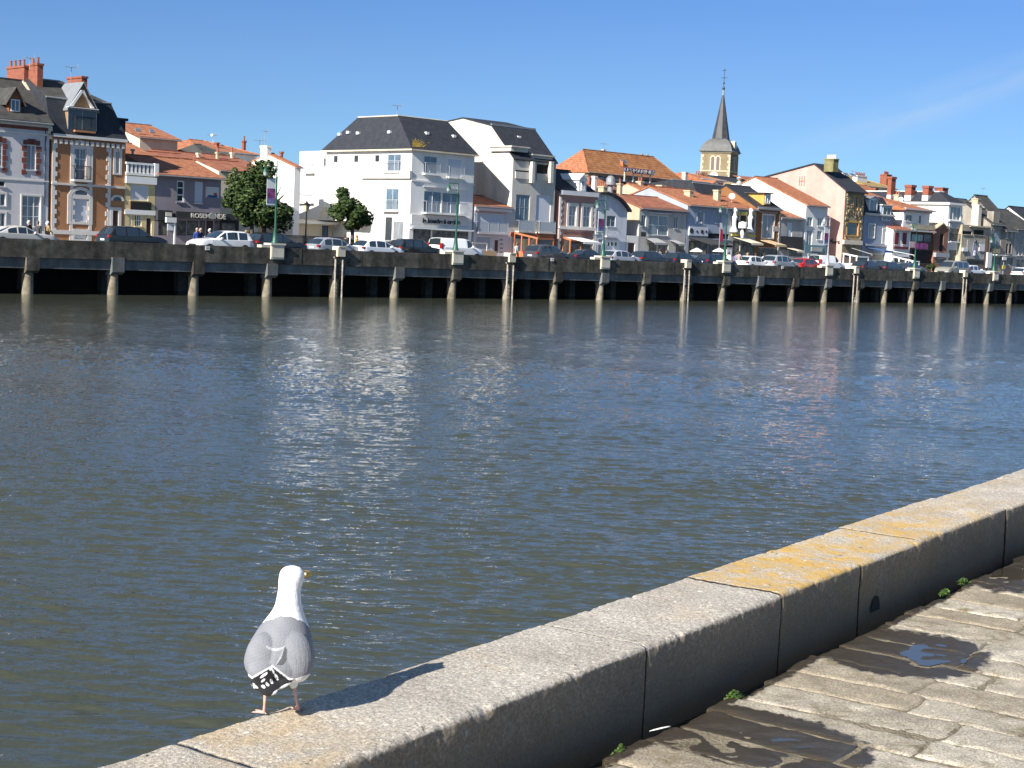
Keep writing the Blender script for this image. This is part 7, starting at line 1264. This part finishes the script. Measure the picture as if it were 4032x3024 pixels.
# ------------------------------------------------------------------ the gull
def gull():
    base = K(3.355, -3.062, 0); az = math.radians(8)       # stands on the kerb, back to the camera
    fwd = Vector((math.sin(az*0), math.cos(az*0), 0))
    # rings: z, cx, cy, rx, ry ; x to the right, y away from the camera
    R_ = [(.106, .000, .012, .030, .030), (.114, .000, .010, .058, .058), (.125, -.002, .006, .082, .080), (.138, -.002, .002, .097, .094), (.150, -.001, .001, .1045, .100), (.170, .000, .002, .1095, .103), (.190, .002, .006, .1085, .103), (.212, .004, .011, .103, .100), (.235, .008, .016, .096, .095), (.255, .012, .022, .087, .088), (.277, .016, .028, .0765, .079), (.295, .020, .033, .066, .070), (.312, .0235, .037, .056, .060), (.330, .027, .040, .047, .051), (.350, .029, .042, .0405, .044), (.375, .0305, .044, .0370, .039), (.395, .032, .046, .0350, .037), (.412, .035, .049, .0352, .038), (.428, .0385, .053, .0375, .043), (.442, .0405, .056, .0375, .045), (.455, .041, .057, .0335, .040), (.464, .041, .057, .025, .030), (.470, .041, .057, .010, .012)]
    n = 40; V_ = []; Fc = []; R_ = [(z, cx, cy, rx*(1.035 if z < .4 else 1.09), ry) for z, cx, cy, rx, ry in R_]
    for z, cx, cy, rx, ry in R_:
        for k in range(n): a = 2*math.pi*k/n; V_.append((cx+rx*math.cos(a), cy+ry*math.sin(a), z))
    m = len(R_)
    for i in range(m-1):
        for k in range(n): k2 = (k+1) % n; Fc.append((i*n+k, i*n+k2, (i+1)*n+k2, (i+1)*n+k))
    Fc.append(tuple(range(n))[::-1]); Fc.append(tuple((m-1)*n+k for k in range(n)))
    mb = MB(); mb.v = V_; mb.f = Fc; mb.m = [0]*len(Fc)
    def ell(c, r, rot=(0, 0, 0), nn=24):
        M = Matrix.Rotation(rot[2], 3, 'Z') @ Matrix.Rotation(rot[1], 3, 'Y') @ Matrix.Rotation(rot[0], 3, 'X'); rings = []
        for i in range(1, 14):
            t = math.pi*i/14
            rings.append([tuple(Vector(c)+M @ Vector((r[0]*math.sin(t)*math.cos(2*math.pi*k/nn), r[1]*math.sin(t)*math.sin(2*math.pi*k/nn), -r[2]*math.cos(t)))) for k in range(nn)])
        b = len(mb.v)
        for q in rings: mb.v += q
        for i in range(12):
            for k in range(nn): k2 = (k+1) % nn; mb.f.append((b+i*nn+k, b+i*nn+k2, b+(i+1)*nn+k2, b+(i+1)*nn+k)); mb.m.append(0)
        mb.f.append(tuple(b+k for k in range(nn))[::-1]); mb.f.append(tuple(b+12*nn+k for k in range(nn))); mb.m += [0, 0]
    d2 = math.radians
    ell((-.050, -.043, .196), (.058, .050, .080), (d2(-14), d2(9), 0)); ell((.048, -.043, .200), (.062, .050, .084), (d2(-14), d2(-7), 0))   # folded wings
    ell((-.050, -.078, .158), (.050, .035, .044), (d2(-10), d2(20), 0))     # tertials bunched on the left wing
    ell((.025, .05, .170), (.075, .07, .068))                               # breast
    ell((-.040, -.088, .128), (.050, .014, .036), (d2(-42), 0, 0)); ell((-.034, -.104, .113), (.032, .010, .026), (d2(-45), 0, 0)); ell((.006, -.084, .131), (.044, .013, .024), (d2(-35), d2(-24), 0))  # crossed primaries
    ell((-.028, -.070, .108), (.036, .034, .012), (d2(-25), 0, 0))
    # face: the head is turned to the right
    hd = Vector((math.sin(d2(40)), math.cos(d2(40)), 0)); hc = Vector((.041, .056, .443)); ell(hc+hd*.022+Vector((0, 0, -.004)), (.026, .026, .023)); ell(hc+hd*.036+Vector((0, 0, -.009)), (.016, .016, .014))
    # thighs
    for (x, y) in ((-.048, -.010), (.044, .012)): ell((x, y, .106), (.017, .019, .028))
    mb.v = [(x-.034*z, y, z) for x, y, z in mb.v]; hc = hc-Vector((.034*.44, 0, 0)); me = mb.mesh('gull', [], (0, 0, 0)); ob = bpy.data.objects.new('tmp_body', me); COL.objects.link(ob); rm = ob.modifiers.new('r', 'REMESH'); rm.mode = 'VOXEL'; rm.voxel_size = .0021; sm_ = ob.modifiers.new('s', 'SMOOTH'); sm_.iterations = 10; sm_.factor = .55
    m2 = bpy.data.meshes.new_from_object(ob.evaluated_get(bpy.context.evaluated_depsgraph_get())); bpy.data.objects.remove(ob)
    # plumage, painted by position on the bird
    nv = len(m2.vertices); co = np.empty(nv*3, np.float32); m2.vertices.foreach_get('co', co); co = co.reshape(-1, 3); no = np.empty(nv*3, np.float32); m2.vertices.foreach_get('normal', no); no = no.reshape(-1, 3)
    # picture-independent: height and side on the bird seen square from behind
    gx = 470+(co[:, 0]+.034*co[:, 2])/.000313; gy = 1545-(co[:, 2]+co[:, 1]*.29)/.000328*.956+0
    def in_poly(px, py, poly):
        r = np.zeros(len(px), bool); j = len(poly)-1
        for i in range(len(poly)):
            xi, yi = poly[i]; xj, yj = poly[j]; c = ((yi > py) != (yj > py)) & (px < (xj-xi)*(py-yi)/((yj-yi) or 1e-9)+xi); r ^= c; j = i
        return r
    white = np.array([.80, .80, .80]); grey = np.array([.20, .205, .222]); black = np.array([.012, .012, .014]); col = np.tile(white, (nv, 1))
    back = (no[:, 1] < .35) | (co[:, 1] < .02)
    wob = 9*np.sin(co[:, 0]*160)+5*np.sin(co[:, 0]*410+1)
    mantle_top = 690-75*np.exp(-((gx-520)/190)**2)+np.clip((gx-700)*.5, 0, 60)+wob*.5
    wing_bot = np.where(gx < 410, 1215-np.clip((gx-200)*.55, 0, 115)-np.clip((200-gx)*.7, 0, 60), 1110+np.clip((gx-410)*.72, 0, 115)-np.clip((gx-640)*.3, 0, 40))
    g = back & (gy > mantle_top) & (gy < wing_bot); col[g] = grey
    # white trailing edge, tertial crescent
    edge = back & (gy > wing_bot-20) & (gy < wing_bot+4); col[edge] = white*.9
    cres = back & (np.abs(gy-(925-38*((gx-430)/90)**2*-1*-1)) < 15) & (gx > 345) & (gx < 520); cres = back & (np.abs(gy-(938-30*((gx-435)/95)**2)) < 12) & (gx > 340) & (gx < 530); col[cres] = col[cres]*.62+white*.30
    e2 = back & in_poly(gx, gy, [(515, 900), (530, 930), (500, 1010), (455, 1075), (438, 1080), (480, 1000)]); col[e2] = grey*.6+white*.28
    dk = back & in_poly(gx, gy, [(525, 905), (552, 940), (545, 1040), (510, 1085), (440, 1085), (490, 1020)]); col[dk] = grey*.42
    # rows of overlapping feathers on mantle and wings
    row = (gy+10*np.sin(gx*.16)+(gx-470)**2/900)/34.0; sc = np.abs((row % 1)-.5)*2; f_ = g & ~edge & (gy > mantle_top+25); col[f_] = col[f_]*(1+.13*(sc[f_, None]**4)-.05*(1-sc[f_, None])**3)
    low = (co[:, 1] < -.04) & (gy >= wing_bot-2) & in_poly(gx, gy, [(150, 1130), (400, 1060), (620, 1205), (590, 1245), (520, 1265), (420, 1330), (350, 1420), (250, 1400), (180, 1240)]); col[low] = black
    tail = (co[:, 1] < -.03) & in_poly(gx, gy, [(205, 1245), (265, 1300), (215, 1300)]); col[tail] = white
    for (sx, sy, a, b, an) in ((318, 1178, 44, 12, -.62), (408, 1140, 30, 9, 1.15), (440, 1195, 34, 14, 1.0), (392, 1235, 26, 13, 1.1), (352, 1262, 24, 12, .9), (310, 1228, 24, 12, -.7), (312, 1285, 22, 14, .5), (388, 1110, 16, 26, .4)):
        dx, dy = gx-sx, gy-sy; u_ = dx*math.cos(an)+dy*math.sin(an); v_ = -dx*math.sin(an)+dy*math.cos(an); q = low & ((u_/a)**2+(v_/b)**2 < 1); col[q] = white*.9
    col[(co[:, 1] > -.02) & (gy >= wing_bot)] = white*.95
    ns = np.sin(co[:, 0]*900+np.sin(co[:, 2]*240)*3)*np.sin(co[:, 2]*310+co[:, 0]*90); col = col*(1+.035*ns[:, None]*(col[:, :1] < .6)); sub = np.sin(co[:, 0]*90+co[:, 2]*60)*np.sin(co[:, 2]*75); col = col*(1+.05*sub[:, None]*(g[:, None]))
    at = m2.color_attributes.new('plumage', 'FLOAT_COLOR', 'POINT'); at.data.foreach_set('color', np.concatenate([col, np.ones((nv, 1))], 1).astype(np.float32).ravel())
    pm_ = bpy.data.materials.new('plumage'); pm_.use_nodes = True; t = pm_.node_tree; b = t.nodes['Principled BSDF']; b.inputs['Roughness'].default_value = .8; b.inputs['Specular IOR Level'].default_value = .25; b.inputs['Sheen Weight'].default_value = .15
    va = t.nodes.new('ShaderNodeVertexColor'); va.layer_name = 'plumage'; t.links.new(va.outputs[0], b.inputs['Base Color'])
    tc_ = t.nodes.new('ShaderNodeTexCoord'); mp_ = t.nodes.new('ShaderNodeMapping'); mp_.inputs['Scale'].default_value = (1, 1, .22); nz_ = t.nodes.new('ShaderNodeTexNoise'); nz_.inputs['Scale'].default_value = 190; nz_.inputs['Detail'].default_value = 3; bp_ = t.nodes.new('ShaderNodeBump'); bp_.inputs['Strength'].default_value = .5; bp_.inputs['Distance'].default_value = .003
    t.links.new(tc_.outputs['Object'], mp_.inputs[0]); t.links.new(mp_.outputs[0], nz_.inputs['Vector']); t.links.new(nz_.outputs['Fac'], bp_.inputs['Height']); t.links.new(bp_.outputs[0], b.inputs['Normal'])
    m2.materials.clear(); m2.materials.append(pm_); m2.polygons.foreach_set('use_smooth', [True]*len(m2.polygons))
    e = bpy.data.objects.new('gull', None); COL.objects.link(e); e.location = (base.x, base.y, KTOP); e.rotation_euler = (0, 0, math.atan2(-base.x, base.y)); e.empty_display_size = .1; e.scale = (.925, .925, .925)
    props(e, 'large grey and white gull standing on the kerb with its back to us', 'gull')
    bo = bpy.data.objects.new('body', m2); COL.objects.link(bo); bo.parent = e
    def part(name, mb, m_, sm=True, par=None): o = bpy.data.objects.new(name, mb.mesh(name, m_ if isinstance(m_, list) else [m_], (0, 0, 0), sm)); COL.objects.link(o); o.parent = par or e; return o
    # beak: yellow with a red spot, hooked tip
    s = Vector((hd.x, hd.y, 0)); p0 = hc+hd*.042+Vector((0, 0, -.008)); mb = MB(); P = [p0, p0+hd*.018+Vector((0, 0, -.001)), p0+hd*.034+Vector((0, 0, -.003)), p0+hd*.046+Vector((0, 0, -.006)), p0+hd*.050+Vector((0, 0, -.013))]
    mb.tube([tuple(p) for p in P], [.0145, .0130, .0122, .0100, .003], 12); bk = part('beak', mb, mat('beak_yellow', (.50, .30, .035), .4, var=.15, vs=60))
    mb = MB(); mb.sphere(tuple(p0+hd*.038+Vector((0, 0, -.0115))), .0052); part('beak_spot', mb, mat('beak_red', (.40, .04, .015), .4), par=bk); mb = MB(); mb.tube([tuple(p0+hd*.004+Vector((.0098, -.006, -.002))), tuple(p0+hd*.03+Vector((.0083, -.005, -.0045)))], .0008, 5); part('gape_line', mb, mat('gape', (.16, .07, .02), .5), par=bk)
    rt = Vector((hd.y, -hd.x, 0))
    for sg in (1, -1):
        c = hc+hd*.020+rt*sg*.0365+Vector((0, 0, .003)); mb = MB(); mb.sphere(tuple(c-rt*sg*.001), .0068); ey = part('eye', mb, mat('eye_ring', (.30, .22, .18), .5)); mb = MB(); mb.sphere(tuple(c+rt*sg*.0022), .0056); part('iris', mb, mat('iris', (.50, .46, .30), .2), par=ey); mb = MB(); mb.sphere(tuple(c+rt*sg*.0056), .0028); part('pupil', mb, FB, par=ey)
    # legs and webbed feet
    LG = mat('leg_pink', (.55, .33, .27), .55, var=.15, vs=80); lift = 0.0
    for (hx, hy, kx, ky, fx, fy, yaw) in ((-.050, -.010, -.048, -.018, -.050, -.014, -.55), (.043, .012, .046, .004, .060, .022, -.15)):
        mb = MB(); mb.tube([(hx, hy, .095), (kx, ky, .068), ((kx+fx)/2, (ky+fy)/2-.002, .036), (fx, fy, .008)], [.0068, .0058, .0040, .0050], 10); lg = part('leg', mb, LG)
        mb = MB(); top_ = .0065; toes = []
        for an, ln in ((-.50, .040), (0, .050), (.50, .042)):
            a = yaw+an; tp = (fx+math.sin(a)*ln, fy+math.cos(a)*ln, .0035); toes.append(tp); mb.tube([(fx, fy, .009), ((fx+tp[0])/2, (fy+tp[1])/2, .0065), tp], [.0048, .0036, .0022], 8)
            mb.tube([tp, (tp[0]+math.sin(a)*.006, tp[1]+math.cos(a)*.006, .001)], [.0018, .0005], 6)
        a = yaw+math.pi-.3; mb.tube([(fx, fy, .010), (fx+math.sin(a)*.010, fy+math.cos(a)*.010, .005)], [.003, .001], 6)
        for i in range(2):
            p, q = toes[i], toes[i+1]; m_ = ((p[0]+q[0])/2*.9+fx*.1, (p[1]+q[1])/2*.9+fy*.1, .003); mb.face([(fx, fy, .008), p, m_]); mb.face([(fx, fy, .008), m_, q])
        part('foot', mb, LG, par=lg)
gull()
